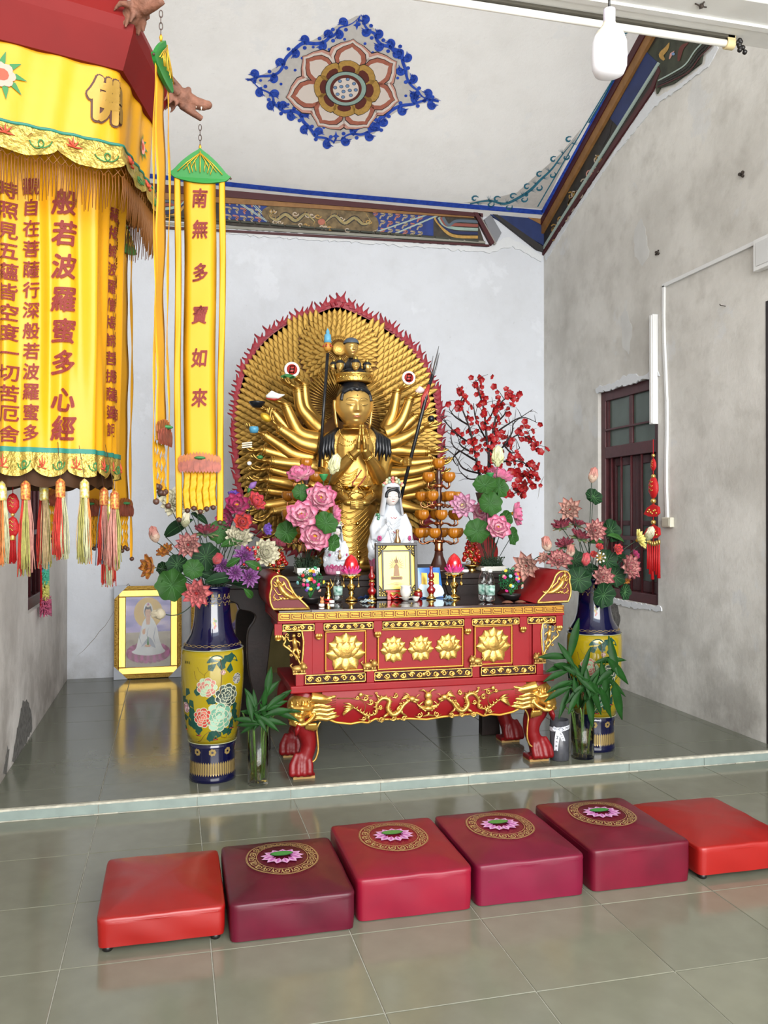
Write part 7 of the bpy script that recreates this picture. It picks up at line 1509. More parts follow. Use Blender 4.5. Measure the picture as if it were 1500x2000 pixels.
# blue packet, blue wrap, crumpled film
y_ = 5.13; x0, x1 = AP(818, y_), AP(866, y_); hh = zt_(840, 1108, y_)-ZA_; f = frame_basis(1, 1, ((x0+x1)/2, y_, ZA_), .22); w = x1-x0; t = thing('blue_packet', ((x0+x1)/2, y_, ZA_), 'blue and white snack packet with gold patches leaning on the right of the altar', 'packet')
MB().grid(lambda u, v: f((u-.5)*w*(1.0)+.02*(1-v)*0-.012*v, v*hh, .012*sin(pi*u)*sin(pi*v)), 10, 10).grid(lambda u, v: f((.5-u)*w-.012*v, v*hh, -.012*sin(pi*u)*sin(pi*v)), 10, 10).build('packet_body', mat('packet_blue', '#2357a8', .3, coat=.4, col2='#3f86c4', vscale=9), t)
m = MB(); 
m.poly([f(u*w-.0, v*hh, .014) for u, v in spline([(-.46, .04), (.44, .04), (.44, .34), (.2, .44), (0, .34), (-.2, .48), (-.46, .40)], 3, True)]); m.build('cloud_print', mat('packet_white', '#b7cdd8', .35), t)
for sx in (-.26, .22): MB().poly([f(sx*w+a*.02, hh*.62+b*.035, .0155) for a, b in ((-1, -1), (.8, -1.1), (1, 1), (-.8, 1.1))]).build('gold_patch', mat('packet_gold', '#b89a42', .3, .5), t)
def crumple(px, yy, w, d, h, m_, label, seed, name='plastic_wrap'):
    rg = random.Random(seed); c = V((AP(px, yy), yy, ZA_)); mb = MB().grid(lambda u, v: c+V(((u-.5)*w, (v-.5)*d, .002+h*abs(sin(u*9+seed)*cos(v*7+seed*2))*(1-abs(2*u-1))**.5+.3*h*noise.noise(V((u*8, v*8, seed))))), 18, 12); mb.build(name, m_, label=label, cat='wrapper', org=c)
FILM = mat('pale_film', '#9db0b4', .2, coat=.5, var=.2, vscale=60)
crumple(718, 4.93, .085, .06, .02, FILM, 'crumpled pale plastic wrapper in front of the left ruby candlestick', 1); crumple(876, 4.98, .05, .05, .03, mat('blue_film', '#7fa2b5', .2, coat=.5, var=.2, vscale=60), 'small crumpled bluish plastic ball by the right lotus lamp', 2); crumple(715, 5.15, .10, .05, .022, mat('blue_cloth', '#17305f', .5), 'dark blue folded wrapper lying between the left lamp and the picture', 3)
# gold figurine and orange trinket
c = V((AP(641, 5.1), 5.10, ZA_)); t = thing('gold_figurine', c, 'slim gold wealth figurine left of the single water bottle', 'figurine')
MB().lathe([(.022, 0), (.024, .008), (.014, .016), (.022, .03), (.018, .05), (.010, .062), (.014, .075), (.008, .09)], c, 16, wav=lambda a, z: .12*sin(a*5+z*60)).ell(c+V((0, 0, .10)), .013, 12, 8).tube([c+V((.01, 0, .06)), c+V((.028, 0, .09)), c+V((.012, 0, .13))], [.006, .005, .003], 6).build('figure', GOLDB, t); MB().lathe([(.026, -.0), (.026, .010), (.02, .012)], c, 16).build('base', R3, t)
c = V((AP(629, 4.9), 4.90, ZA_)); MB().ell(c+V((0, 0, .013)), (.013, .012, .013), 12, 8).ell(c+V((0, -.002, .030)), .010, 10, 8).ell(c+V((-.008, 0, .040)), .004, 6, 5).ell(c+V((.008, 0, .040)), .004, 6, 5).build('peach_trinket', mat('peach_resin', '#c98656', .4), label='tiny peach-coloured doll trinket near the left jewel tree', cat='trinket', org=c)
for px, yy, lb in ((991, 4.72, 'left one of two flat brown shells at the front right of the altar'), (1016, 4.72, 'right one of two flat brown shells under the red altar ear')):
    c = V((AP(px, yy), yy, ZA_)); MB().grid(lambda u, v: c+V((.036*v*cos(2*pi*u), .022*v*sin(2*pi*u), .012*(1-v*v)+.001)), 24, 6, cu=True).build('brown_shell', mat('shell_brown', '#6b4636', .4, var=.2, vscale=30), label=lb, cat='shell', org=c)
# ---- jewel trees
def jewel_tree(px, py, yy, R, label, seed):
    rg = random.Random(seed); c = V((AP(px, yy), yy, ZA_)); t = thing('jewel_tree', c, label, 'ornament'); zc = zt_(px, py, yy)-ZA_
    MB().lathe([(.040, 0), (.046, .004), (.060, .026), (.062, .034), (.054, .034), (.0001, .028)], c, 28).build('tray', BLACKP, t); m = MB()
    for k in range(9): a = k*.7; m.tube([c+V((0, 0, .03)), c+V((.015*cos(a), .015*sin(a), .06)), c+V((.6*R*cos(a*2.1), .6*R*sin(a*2.1), zc+R*.4*sin(a)))], [.004, .003, .001], 5)
    m.build('wire_trunk', MATS['leaf_paint'], t); m = MB()
    for k in range(520):
        z = 2*rg.random()-1; a = rg.random()*2*pi; s = sqrt(1-z*z); rr = R*rg.uniform(.45, 1.0); p = c+V((rr*s*cos(a), rr*s*sin(a)*.8, zc+rr*z*.95)); d = V((rg.uniform(-1, 1), rg.uniform(-1, 1), rg.uniform(-1, 1))).normalized()*.007
        u, w = basis(d); m.add([p-d, p+u*.0045, p+d, p-u*.0045, p+w*.003], [(0, 1, 4), (1, 2, 4), (2, 3, 4), (3, 0, 4), (0, 3, 2, 1)], False)
    m.build('green_beads', mat('jewel_green', '#1d5a30', .25, col2='#2f8050', vscale=60), t, kind='stuff'); cols = ['#c02a78', '#c9b637', '#b32a2a', '#6fa8a8', '#c0832a', '#5b3f8f', '#b98f80', '#d9bf3a', '#3f8f66', '#bf3a6a', '#7fb0b8']
    for i, h_ in enumerate(cols+cols):
        a = -pi/2+rg.uniform(-1.25, 1.25); z = rg.uniform(-.75, .95); s = sqrt(1-z*z); p = c+V((R*s*cos(a), R*s*sin(a)*.82, zc+R*z)); n = V((s*cos(a), s*sin(a), z)); m = MB(); u, w = basis(n)
        for k in range(6): b = 2*pi*k/6; m.ell(p+n*.004+(u*cos(b)+w*sin(b))*.0065, .0055, 6, 4)
        m.ell(p+n*.008, .005, 6, 4); m.build('bead_flower', mat('jewel_%d' % (i % len(cols)), h_, .3), t)
jewel_tree(606, 1133, 4.98, .080, 'round jewel bead tree in a black tray near the left altar ear', 3); jewel_tree(998, 1133, 4.88, .080, 'round jewel bead tree in a black tray near the right altar ear', 8)
# ================================================================ THINGS ON THE REAR TABLE
T2 = TZ; BX = lambda x, Y: onY(x, 1100, Y).x
AMB = mat('amber_glass', '#b8741c', .25, trans=.35, sub=.1, var=.08, vscale=30); COP = mat('copper', (0.55, .22, .10), .25, 1.0); BRZ = mat('dark_bronze', '#3d211c', .3, coat=.5)
def candelabra(px, yy, label):
    c = V((BX(px, yy), yy, T2)); t = thing('lotus_candelabra', c, label, 'candelabra'); Z = lambda y: onY(px, y, yy).z-T2
    MB().lathe([(.085, 0), (.085, .012), (.062, .02), (.052, .05), (.032, .10), (.026, .135)], c, 32).build('base', BRZ, t); MB().lathe([(.027, .135), (.030, .14), (.026, .16), (.027, .185), (.024, .20), (.028, .205), (.026, Z(1062))], c, 28).build('copper_sleeve', COP, t)
    tiers = [(1057, .125, 6, 0), (1022, .125, 6, .35), (986, .110, 6, .9), (949, .088, 4, .5)]; zs = [Z(y) for y, *_ in tiers]
    pr = []
    for a, b in zip(zs, zs[1:]+[Z(915)]): pr += [(.013, a+.01), (.024, a+(b-a)*.35), (.024, a+(b-a)*.5), (.014, a+(b-a)*.8), (.018, b-.012)]
    MB().lathe(pr, c, 24).build('turned_column', BRZ, t)
    bm_ = []
    pr = [(.0001, -.034), (.018, -.031), (.035, -.014), (.0405, .004), (.039, .020), (.033, .033), (.026, .034), (.0001, .028)]; bowl = MB().lathe(pr, (0, 0, 0), 36, wav=lambda a, z: .07*sin(a*9)*(1 if z > -.01 else .3)).mesh('amber_lotus_bowl', AMB)
    for (y, r, n_, ph), z in zip(tiers, zs):
        hub = MB().lathe([(.028, -.012), (.042 if y == 1057 else .032, -.010), (.042 if y == 1057 else .032, .008), (.02, .012)], c+V((0, 0, z)), 24).build('hub', COP, t)
        for i in range(n_):
            a = ph+2*pi*i/n_+pi*0; d = V((cos(a), sin(a), 0)); P = [c+V((0, 0, z))+d*.03, c+V((0, 0, z-.002))+d*r*.55, c+V((0, 0, z-.018))+d*r*.85, c+V((0, 0, z-.004))+d*(r+.012), c+V((0, 0, z+.022))+d*(r+.008)]
            arm = MB().tube(spline([tuple(p) for p in P], 4), .0052, 8).lathe([(.008, 0), (.016, .008), (.012, .012)], P[-1], 12).build('arm', COP, hub); link_mesh('amber_lotus_bowl', bowl, hub, P[-1]+V((0, 0, .033))-c)
    zt = Z(915); MB().lathe([(.014, zt-.012), (.008, zt), (.014, zt+.010)], c, 16).build('finial', COP, t); link_mesh('amber_lotus_bowl', bowl, t, V((0, 0, zt+.032))); return t
candelabra(857, 5.50, 'tall copper candelabra with amber lotus bowls right of the statue'); candelabra(598, 5.54, 'tall copper candelabra mostly hidden behind the left pink lotus flowers')
# ---- porcelain figures
GZ = mat('glazed_white', '#c3c8ce', .1, coat=.8, bump=.03, bscale=12); GPK = mat('glaze_rose', '#a8326a', .2, coat=.5); GGR = mat('glaze_green', '#3f7a5a', .2, coat=.5); GRD = mat('glaze_red', '#a82a24', .25)
def guanyin(px, yhead, yy, ybase, H, label, big=True):
    # H total height in metres, built upright at the rear table
    c = V((BX(px, yy), yy, T2)); t = thing('porcelain_statuette', c, label, 'statuette'); z0 = .0; k = H; P = lambda x, y, z: c+V((x*k, y*k, z*k))
    lb_ = MB().lathe([(.19*k, 0), (.21*k, .03*k), (.20*k, .10*k), (.15*k, .13*k)], c, 36).build('lotus_base', mat('glaze_pink', '#b9708a', .2, coat=.5), t)
    for rg_, (zz, L_) in enumerate(((.01, .14), (.05, .13))):
        me = petal_mesh(petal_mat('porcelain_petal', '#d9b6c2', '#c77f9d', '#a03a68', .2), .8, .35, .25, .4)
        for i in range(16): a = 2*pi*(i+.5*rg_)/16; q = Quaternion((0, 0, 1), a) @ Quaternion((0, 1, 0), -radians(58)); link_mesh('petal', me, lb_, V((.185*k*cos(a), .185*k*sin(a), zz*k)), q, L_*k)
    B2 = MB()
    def lob(rows, n=24):
        vs = []
        for x, z, rx, ry in rows:
            for j in range(n): a = 2*pi*j/n; vs.append(P(x+rx*cos(a), ry*sin(a), z))
        m_ = len(rows); B2.add(vs, [(i*n+j, i*n+(j+1) % n, (i+1)*n+(j+1) % n, (i+1)*n+j) for i in range(m_-1) for j in range(n)]+[tuple(range(n))[::-1], tuple((m_-1)*n+j for j in range(n))])
    lob([(0, .12, .21, .15), (0, .17, .225, .17), (0, .24, .20, .14), (0, .32, .15, .105), (0, .44, .145, .09), (0, .55, .135, .085), (0, .61, .11, .075), (0, .66, .06, .055), (0, .72, .045, .045)])
    for s in (-1, 1):
        B2.tube([P(s*.06, -.02, .19), P(s*.20, -.06, .18), P(s*.12, -.15, .165), P(0, -.15, .16)], [.05*k, .065*k, .05*k, .03*k], 12)
        B2.tube([P(s*.12, 0, .60), P(s*.175, -.01, .46), P(s*.165, -.05, .34)], [.05*k, .055*k, .06*k], 12)
        B2.tube([P(s*.19, 0, .42), P(s*.215, -.02, .28), P(s*.20, -.04, .17)], [.03*k, .045*k, .03*k], 10)
    B2.tube([P(-.16, -.05, .36), P(-.12, -.11, .42), P(-.07, -.14, .50)], [.055*k, .045*k, .022*k], 12); B2.tube([P(.16, -.05, .34), P(.12, -.12, .29), P(.05, -.15, .27)], [.055*k, .045*k, .022*k], 12)
    b = remesh(B2, 'robed_body', .0108*k, GZ, t, 2)
    fm = MB()
    for j in range(7): fm.tube([P(-.09+.01*j, -.10-.01*j*.5, .56-.03*j), P(-.01, -.115-.012*j*.6, .50-.045*j), P(.08-.006*j, -.10-.01*j*.5, .56-.032*j)], [.004*k, .009*k, .004*k], 6)
    for s in (-1, 1):
        for j in range(4): fm.tube([P(s*(.19-.02*j), -.09-.015*j, .14+.01*j), P(s*(.13-.02*j), -.16, .15+.012*j), P(s*.02, -.175, .135+.01*j)], [.003*k, .008*k, .003*k], 6)
        for j in range(3): fm.tube([P(s*(.20+.004*j), -.045-.01*j, .42-.02*j), P(s*(.215), -.06, .32), P(s*(.19-.02*j), -.08, .22)], [.003*k, .008*k, .003*k], 6)
    fm.build('robe_fold', GZ, b)
    Hd = Head(P(0, -.045, .79), .090*k, Quaternion((1, 0, 0), radians(3)), 1.14); h_ = Hd.full(MB()).build('head', mat('glazed_face', '#c9c2bc', .2, coat=.3), t); Hd.features(h_, mat('ink_black', '#15131a', .4), GRD, big)
    vl = MB()
    vl.grid(lambda u, v: P((.094+.04*v**1.5)*cos(pi*(u*1.5-.25)), -.03+(.095+.01*v)*sin(pi*(u*1.5-.25)), .885-.29*v+.01*sin(pi*u)), 28, 12); vl.grid(lambda u, v: P((.088+.04*v**1.5)*cos(pi*(1.25-u*1.5)), -.03+(.089+.01*v)*sin(pi*(1.25-u*1.5)), .885-.29*v), 28, 12)
    vl.grid(lambda u, v: P(.094*cos(2*pi*u)*cos(pi/2*v), -.03+.095*sin(2*pi*u)*cos(pi/2*v), .885+.06*sin(pi/2*v)), 28, 8, cu=True); vl.build('veil', GZ, t)
    MB().tube([Hd.pt(x, z, .06) for x, z in spline([(-.74, -.1), (-.70, .35), (-.45, .66), (0, .78), (.45, .66), (.70, .35), (.74, -.1)], 4)], .017*k, 8).build('hair', MATS['hair_black'], h_)
    cr_ = MB()
    for j in range(9): a = pi*(j/8); cr_.ell(P(.10*cos(a), -.10, .905+.035*sin(a)), (.018*k, .014*k, .018*k), 8, 6, mi=j % 3)
    for j in range(7): a = pi*(j/6); cr_.ell(P(.07*cos(a), -.09, .935+.045*sin(a)), (.017*k, .014*k, .017*k), 8, 6, mi=(j+1) % 3)
    cr_.ell(P(0, -.07, .965), (.022*k, .015*k, .026*k), 10, 8, mi=1)
    cr_.build('flower_crown', [mat('crown_cream', '#c9b98f', .3), mat('crown_rose', '#c0706c', .3), mat('crown_sage', '#8fa38a', .3)], t)
    hn = MB(); q = P(-.065, -.155, .515)
    for i in range(4): hn.tube([q+V((.008*i*k-.01*k, 0, 0)), q+V((.008*i*k-.012*k, -.004*k, (.05 if i < 3 else .03)*k)), q+V((.007*i*k-.01*k, -.012*k, (.085-.012*i)*k))], [.009*k, .008*k, .005*k], 6)
    hn.ell(q+V((0, 0, -.01*k)), (.022*k, .014*k, .026*k), 10, 8); hn.tube([q+V((.018*k, -.008*k, 0)), q+V((.026*k, -.014*k, .03*k))], [.008*k, .005*k], 6); hn.build('raised_hand', GZ, t)
    hn = MB(); q = P(.04, -.165, .268); hn.ell(q, (.045*k, .028*k, .013*k), 12, 8)
    for i in range(4): hn.tube([q+V((-.03*k, (-.015+.008*i)*k, .0)), q+V((-.06*k, (-.014+.008*i)*k, .006*k)), q+V((-.08*k, (-.010+.008*i)*k, .018*k))], [.009*k, .008*k, .005*k], 6)
    hn.build('open_hand', GZ, t)
    MB().lathe([(.018*k, 0), (.034*k, .03*k), (.034*k, .06*k), (.014*k, .11*k), (.012*k, .15*k), (.020*k, .17*k), (.001, .172*k)], P(.03, -.165, .278), 20).build('gold_vase', mat('vase_bronze', (0.55, .33, .15), .25, .9), t)
    for (x, y, z, r, mt) in ((-.15, -.135, .36, .03, GPK), (.17, -.12, .36, .028, GPK), (-.12, -.20, .155, .045, GPK), (.12, -.20, .16, .045, GPK), (-.15, -.05, .58, .04, GGR)):
        m = MB(); dr = (P(x, y, z)-P(0, 0, z)).normalized()
        for i in range(6): b_ = 2*pi*i/6; u, w = basis(dr); m.ell(P(x, y, z)+(u*cos(b_)+w*sin(b_))*r*.6*k, (r*.4*k, r*.25*k, r*.4*k), 8, 5)
        m.build('painted_flower', mt, b)
    for (x, z) in ((0, .575), (.02, .43)): MB().tube([P(x-.03, -.125-(.02 if z < .5 else 0), z), P(x-.012, -.135-(.02 if z < .5 else 0), z-.018), P(x, -.13-(.02 if z < .5 else 0), z), P(x+.012, -.135-(.02 if z < .5 else 0), z-.018), P(x+.03, -.125-(.02 if z < .5 else 0), z)], .004*k, 6).build('red_neck_trim', GRD, b)
    return t
guanyin(763, 970, 5.42, 1118, onY(757, 930, 5.42).z-T2, 'large white porcelain seated figure holding a bronze vase behind the small picture')
guanyin(657, 1045, 5.36, 1118, onY(657, 1015, 5.36).z-T2, 'small white porcelain seated figure beneath the pink silk lotuses', False)
# ---- money trees
def money_tree(px, yy, ytop, label, seed):
    rg = random.Random(seed); c = V((BX(px, yy), yy, T2)); t = thing('fruit_tree_ornament', c, label, 'ornament'); H = onY(px, ytop, yy).z-T2
    MB().lathe([(.030, 0), (.034, .004), (.022, .014), (.030, .024), (.05, .034), (.052, .04), (.03, .044), (.0001, .044)], c, 24, wav=lambda a, z: .05*sin(a*8) if z > .03 else 0).build('gold_bowl', GOLDB, t); MB().tube([c+V((0, 0, .04)), c+V((0, 0, H))], .005, 8).build('stem', GOLDB, t)
    for i in range(26): z = .07+(H-.09)*i/25; r = .058*(1-.55*i/25); a = i*2.4; p = c+V((r*cos(a), r*sin(a), z)); MB().ell(p, .0155*(1-.2*i/25), 12, 8).tube([p+V((0, 0, .012)), p+V((0, 0, .024))], .002, 5).build('red_fruit', mat('red_fruit', '#a01512', .2, coat=.6), t)
    m = MB()
    for i in range(70): z = .05+(H-.04)*rg.random(); r = .07*(1-.5*z/H)*rg.uniform(.5, 1.1); a = rg.uniform(0, 6.3); p = c+V((r*cos(a), r*sin(a), z)); m.tube([c+V((0, 0, z-.01)), p], .0012, 4); m.ell(p, .005, 6, 5)
    m.build('gold_beads', GOLDB, t, kind='stuff')
money_tree(921, 5.45, 1052, 'red and gold fruit tree ornament right of the tall candelabra', 2); money_tree(541, 5.42, 1072, 'red and gold fruit tree ornament behind the left vase bouquet', 5)
c = V((BX(943, 5.75), 5.75, T2)); MB().lathe([(.10, -.01), (.115, -.004), (.115, .004), (.10, .01), (.06, .012)], c+V((0, 0, .118)), 40, up=(0, -1, .12)).build('red_round_tray', mat('tray_red', '#8d1414', .45), label='round red tray standing upright behind the right flower planter', cat='tray', org=c)
c = V((BX(908, 5.36), 5.36, T2)); MB().lathe([(.022, 0), (.026, .004), (.026, .016), (.022, .018), (.0001, .018)], c, 20).build('jar_lid', WHITEP, label='white round jar lid lying at the foot of the red and gold fruit tree', cat='lid', org=c)
# ================================================================ BIG VASES
VX, VY = .216, 4.80; K_ = .00283
def vase(x, y_, label):
    t = thing('floor_vase', (x, y_, PH), label, 'vase'); zz = lambda py: 1.5-(py-1008)/FPX*4.72-PH
    pr = [(30, 1150), (36, 1145), (37, 1143.5), (35, 1147), (33, 1156), (32, 1165), (33.5, 1180), (35, 1200), (37.5, 1220), (42, 1236), (50, 1249), (57, 1260), (58.5, 1264), (60, 1278), (60.3, 1300), (59.5, 1330), (57.5, 1360), (54, 1395), (50, 1420), (46, 1440), (44, 1452), (43, 1462), (42.5, 1480), (43, 1498), (45, 1510), (44.5, 1516), (40, 1518)]
    P = [(r*K_, zz(py)) for r, py in pr]
    CB = mat('cobalt_glaze', '#080a2c', .1, coat=.6, var=.1, vscale=8); YG = mat('yellow_glaze', '#8f7d12', .15, coat=.5, var=.05, vscale=5)
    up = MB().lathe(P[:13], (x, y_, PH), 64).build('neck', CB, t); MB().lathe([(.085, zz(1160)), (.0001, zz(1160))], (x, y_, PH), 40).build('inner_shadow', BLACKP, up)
    bd = MB().lathe([(r*.9, z) for r, z in P[12:13]]+P[12:20]+[(P[19][0]*.9, P[19][1])], (x, y_, PH), 64).build('body', YG, t); ft = MB().lathe(P[19:], (x, y_, PH), 64).build('foot', CB, t)
    def rad(z):
        for a, b in zip(P[2:], P[3:]):
            if a[1] >= z >= b[1]: return a[0]+(b[0]-a[0])*(a[1]-z)/(a[1]-b[1]+1e-9)
        return P[-2][0]
    a0 = atan2(-y_, -x)
    def F(o): return lambda u, v: (lambda z, r: V((x+(r+o)*cos(a0+u/ .168), y_+(r+o)*sin(a0+u/.168), PH+z)))(zz(v), rad(zz(v)))   # u metres round the belly, v picture row
    TN = mat('vase_gilt', '#8f7a4a', .3, .3); pale = mat('vase_pale', '#c9c49a', .3)
    m = MB()
    for v in (1263, 1441): m.tube([F(.0015)(2*pi*.168*i/64, v) for i in range(64)], .0028, 5, closed=True)
    m.build('pale_line', mat('pale_line', '#8f9270', .3), bd)
    m = MB(); N = 56
    for i in range(N): u = 2*pi*.168*i/N; d = 2*pi*.168/N*.8; m.add([F(.001)(u, 1480), F(.001)(u+d/2, 1476), F(.001)(u+d, 1480), F(.001)(u+d, 1499), F(.001)(u+d/2, 1503), F(.001)(u, 1499)], [(0, 1, 2, 3, 4, 5)], False)
    m.build('gilt_band', TN, ft, kind='stuff')
    for i in range(9):
        u = 2*pi*.168*i/9; m = MB()
        for k in range(7): b = 2*pi*k/7; disc(m, u+.018*cos(b), 1457+4.5*sin(b), .010, 2.8, lambda p, q: F(.0012)(p, q), 0, 8)
        m.build('gilt_flower', TN, ft)
    m = MB(); N = 26
    for i in range(N):
        u = 2*pi*.168*i/N; m.tube([F(.001)(u+.017*cos(b*.7), 1254.5+1.9*sin(b*.7)) for b in range(9)], .0013, 4, closed=True); disc(m, u+.02, 1254.5, .004, .9, F(.0012), 0, 6)
    m.build('gilt_chain', TN, up)
    m = MB(); N = 16
    for i in range(N):
        u = 2*pi*.168*i/N; m.tube([F(.001)(u-.028+.056*k/8, 1172+4*sin(pi*k/8)) for k in range(9)], .0016, 4); m.tube([F(.001)(u+.014*cos(b*.7)*1.5, 1166+2.5*sin(b*.7)) for b in range(9)], .0014, 4, closed=True); disc(m, u, 1179, .010, 1.5, F(.001), 0, 8)
        m.add([F(.0008)(u+2*pi*.168/N*s, v) for s, v in ((0, 1158), (1, 1158), (1, 1164), (0, 1164))], [(0, 1, 2, 3)], False)
    m.build('gilt_collar', TN, up)
    def blossom(u, v, R, c1, c2, par, seed, mat_n):
        rg = random.Random(seed); m = MB(); lay = 0
        for ring, (cnt, rr, sz) in enumerate(((9, .74, .42), (7, .46, .38), (5, .22, .30), (1, 0, .22))):
            for k in range(cnt):
                b = 2*pi*k/max(cnt, 1)+ring*.5; cu, cv = u+R*rr*cos(b), v+R*rr*sin(b)*353; o = .0016+lay*.00006; lay += 1
                disc(m, cu, cv, R*sz, R*sz*353*.85, F(o), 1, 9); lay += 1; disc(m, cu, cv, R*sz*.80, R*sz*353*.66, F(.0016+lay*.00006), 0 if (k+ring) % 3 else 2, 9)
        m.build('painted_peony', [mat(mat_n+'_a', c1, .25), mat('peony_edge', '#a9ab92', .25), mat(mat_n+'_b', c2, .25)], par)
    LF = mat('vase_leaf', '#173f35', .25); m = MB(); rg = random.Random(11)
    for (u, v) in ((-.09, 1402), (-.06, 1412), (-.10, 1388), (.05, 1410), (.09, 1400), (.11, 1385), (.12, 1360), (.08, 1415), (-.02, 1416), (.10, 1372), (-.05, 1340), (-.11, 1372), (.03, 1352), (.0, 1345), (.13, 1392), (-.17, 1350), (-.19, 1372), (-.16, 1390), (.02, 1286), (.10, 1286)):
        for k in range(3):
            b = rg.uniform(0, 6.3); c_, s_ = cos(b), sin(b); L_, W_ = .055, .026; pts = [(0, 0), (.4, .5), (.7, .8), (1, 0), (.7, -.8), (.4, -.5)]
            m.poly([F(.0010+.0001*k)(u+(a*L_*c_-w*W_*s_), v+(a*L_*s_+w*W_*c_)*353) for a, w in pts])
    m.build('painted_leaf', LF, bd, kind='stuff'); m = MB(); BR2 = mat('vase_branch', '#5a3d1c', .3)
    for pts, w in (([(.04, 1278), (.05, 1300), (.045, 1325), (.04, 1345)], .013), ([(-.03, 1345), (-.05, 1325), (-.04, 1305), (-.01, 1295), (.0, 1282)], .006), ([(-.05, 1325), (-.09, 1315), (-.10, 1300)], .004), ([(-.04, 1308), (-.07, 1300), (-.08, 1292)], .003), ([(-.02, 1415), (-.05, 1422), (-.08, 1434), (-.10, 1436)], .009), ([(.03, 1415), (.06, 1428), (.09, 1430), (.11, 1420)], .009), ([(.13, 1400), (.15, 1370), (.14, 1340), (.12, 1320)], .004)): m.tube([F(.001)(a, b) for a, b in pts], [w*.35]*len(pts), 5, flat=.4)
    m.build('painted_branch', BR2, bd)
    m = MB()
    for c_ in (.02, .10): m.poly([F(.0014)(c_+a, b) for a, b in spline([(-.05, 1284), (-.03, 1274), (.0, 1270), (.03, 1273), (.05, 1286), (.02, 1282), (-.02, 1283)], 3, True)])
    m.build('painted_banana_leaf', LF, bd)
    blossom(.035, 1388, .075, '#5f8f78', '#8fb09a', bd, 1, 'peony_green'); blossom(.08, 1348, .062, '#2f3c38', '#4d5a54', bd, 2, 'peony_black'); blossom(-.03, 1330, .050, '#a5685e', '#8fa88a', bd, 3, 'peony_rose'); blossom(-.055, 1388, .052, '#a83a34', '#c0685a', bd, 4, 'peony_red'); blossom(.145, 1318, .028, '#4b4550', '#8b8590', bd, 5, 'peony_violet'); blossom(.055, 1303, .013, '#8c4a5a', '#c9a0a0', bd, 6, 'peony_small'); blossom(-.175, 1372, .028, '#8c4a6a', '#c9a0b0', bd, 7, 'peony_mauve')
    for u, v in ((.02, 1426), (.13, 1408), (-.09, 1418), (-.22, 1412), (.24, 1412)):
        m = MB(); m.tube([F(.001)(u-.016, v+5), F(.001)(u+.016, v+5)], .0035, 5, 1)
        for k in range(5): b = -pi/2+(k-2)*.45; m.tube([F(.001)(u, v+4), F(.001)(u+.022*cos(b), v+4+7*sin(b))], [.002, .0005], 4, 0)
        m.build('painted_orchid', [LF, mat('orchid_red', '#7d2a22', .3)], bd)
    m = MB(); 
    for k in range(3): put_text(m, '富貴花'[k], 0, 0, .014, lambda a, b, k=k: F(.0015)(-.150+.017*(k-1)+a, 1285-b*353), .02, 0, .8)
    m.build('painted_characters', mat('ink_vase', '#26301f', .4), bd)
    for u in (0.02, .35, .7, -.33):
        m = MB()
        for k in range(8): b = k*2.4; disc(m, u+.011*cos(b)*(k/7)**.5*1.4, 1213+6.5*sin(b)*(k/7)**.5*1.4, .0075, 2.6, F(.0012+.0001*k), k % 3, 8)
        m.build('painted_posy', [mat('posy_rose', '#8f4a3e', .3), mat('posy_gold', '#9b8a3e', .3), mat('posy_green', '#4a6a34', .3)], up)
    return t
vase(VX, VY, 'tall blue and yellow porcelain floor vase with painted peonies, left of the altar')
v2 = (2.551, 4.845); vase(v2[0], v2[1], 'tall blue and yellow porcelain floor vase behind bamboo, right of the altar')
# ================================================================ ARTIFICIAL FLOWERS
SL = petal_mat('eva_pink', '#b79488', '#bd8a80', '#94404c', .6); SR = petal_mat('eva_rose', '#a83c40', '#bf6f6c', '#a8323e', .6); SD = petal_mat('eva_wine', '#b98a86', '#7d2a3a', '#6a1d2e', .6); SP = petal_mat('eva_pale', '#b39b88', '#b58e80', '#a96a60', .6)
SW = petal_mat('dahlia_white', '#8f8f70', '#b5b196', '#c2bca4', .6); SY_ = petal_mat('eva_yellow', '#b09a30', '#cdbf5c', '#d9cf7c', .6); SO = petal_mat('gold_lotus', '#b06a1a', '#c98a2c', '#8a4a24', .45)
SPP = petal_mat('purple_dahlia', '#3a1238', '#5c1f5e', '#93609a', .55); SMG = petal_mat('silk_magenta', '#c9789a', '#b03468', '#8f1f4e', .6); SOR = petal_mat('silk_orange', '#a8281c', '#c2432c', '#b83a4a', .6); SBL = petal_mat('silk_violet', '#b9a3c9', '#6d4aa0', '#5b3a98', .6)
SSK = petal_mat('silk_pink', '#e9dcc8', '#e2aebd', '#c9648a', .6); SSL = petal_mat('silk_lilac', '#d3cfa8', '#c9a0b4', '#b56a90', .6); SGR = petal_mat('sepal_green', '#3f5a34', '#5a7a48', '#93705a', .6)
YC = mat('yellow_centre', '#c98f16', .6, bump=.5, bscale=200); RC = mat('red_centre', '#8f1a1a', .6); STM = mat('stem_green', '#1f3322', .6); LFM = mat('silk_leaf', '#112e16', .65, spec=.25, var=.2, vscale=20, bump=.1, bscale=40); LFL = mat('silk_leaf_light', '#274d1c', .6, spec=.25, var=.2, vscale=20); BUDM = mat('bud_cream', '#b9bd8a', .5, col2='#d3d2ae', vscale=25)
def aim(d):  # quaternion turning +Z to d
    return V((0, 0, 1)).rotation_difference(V(d).normalized())
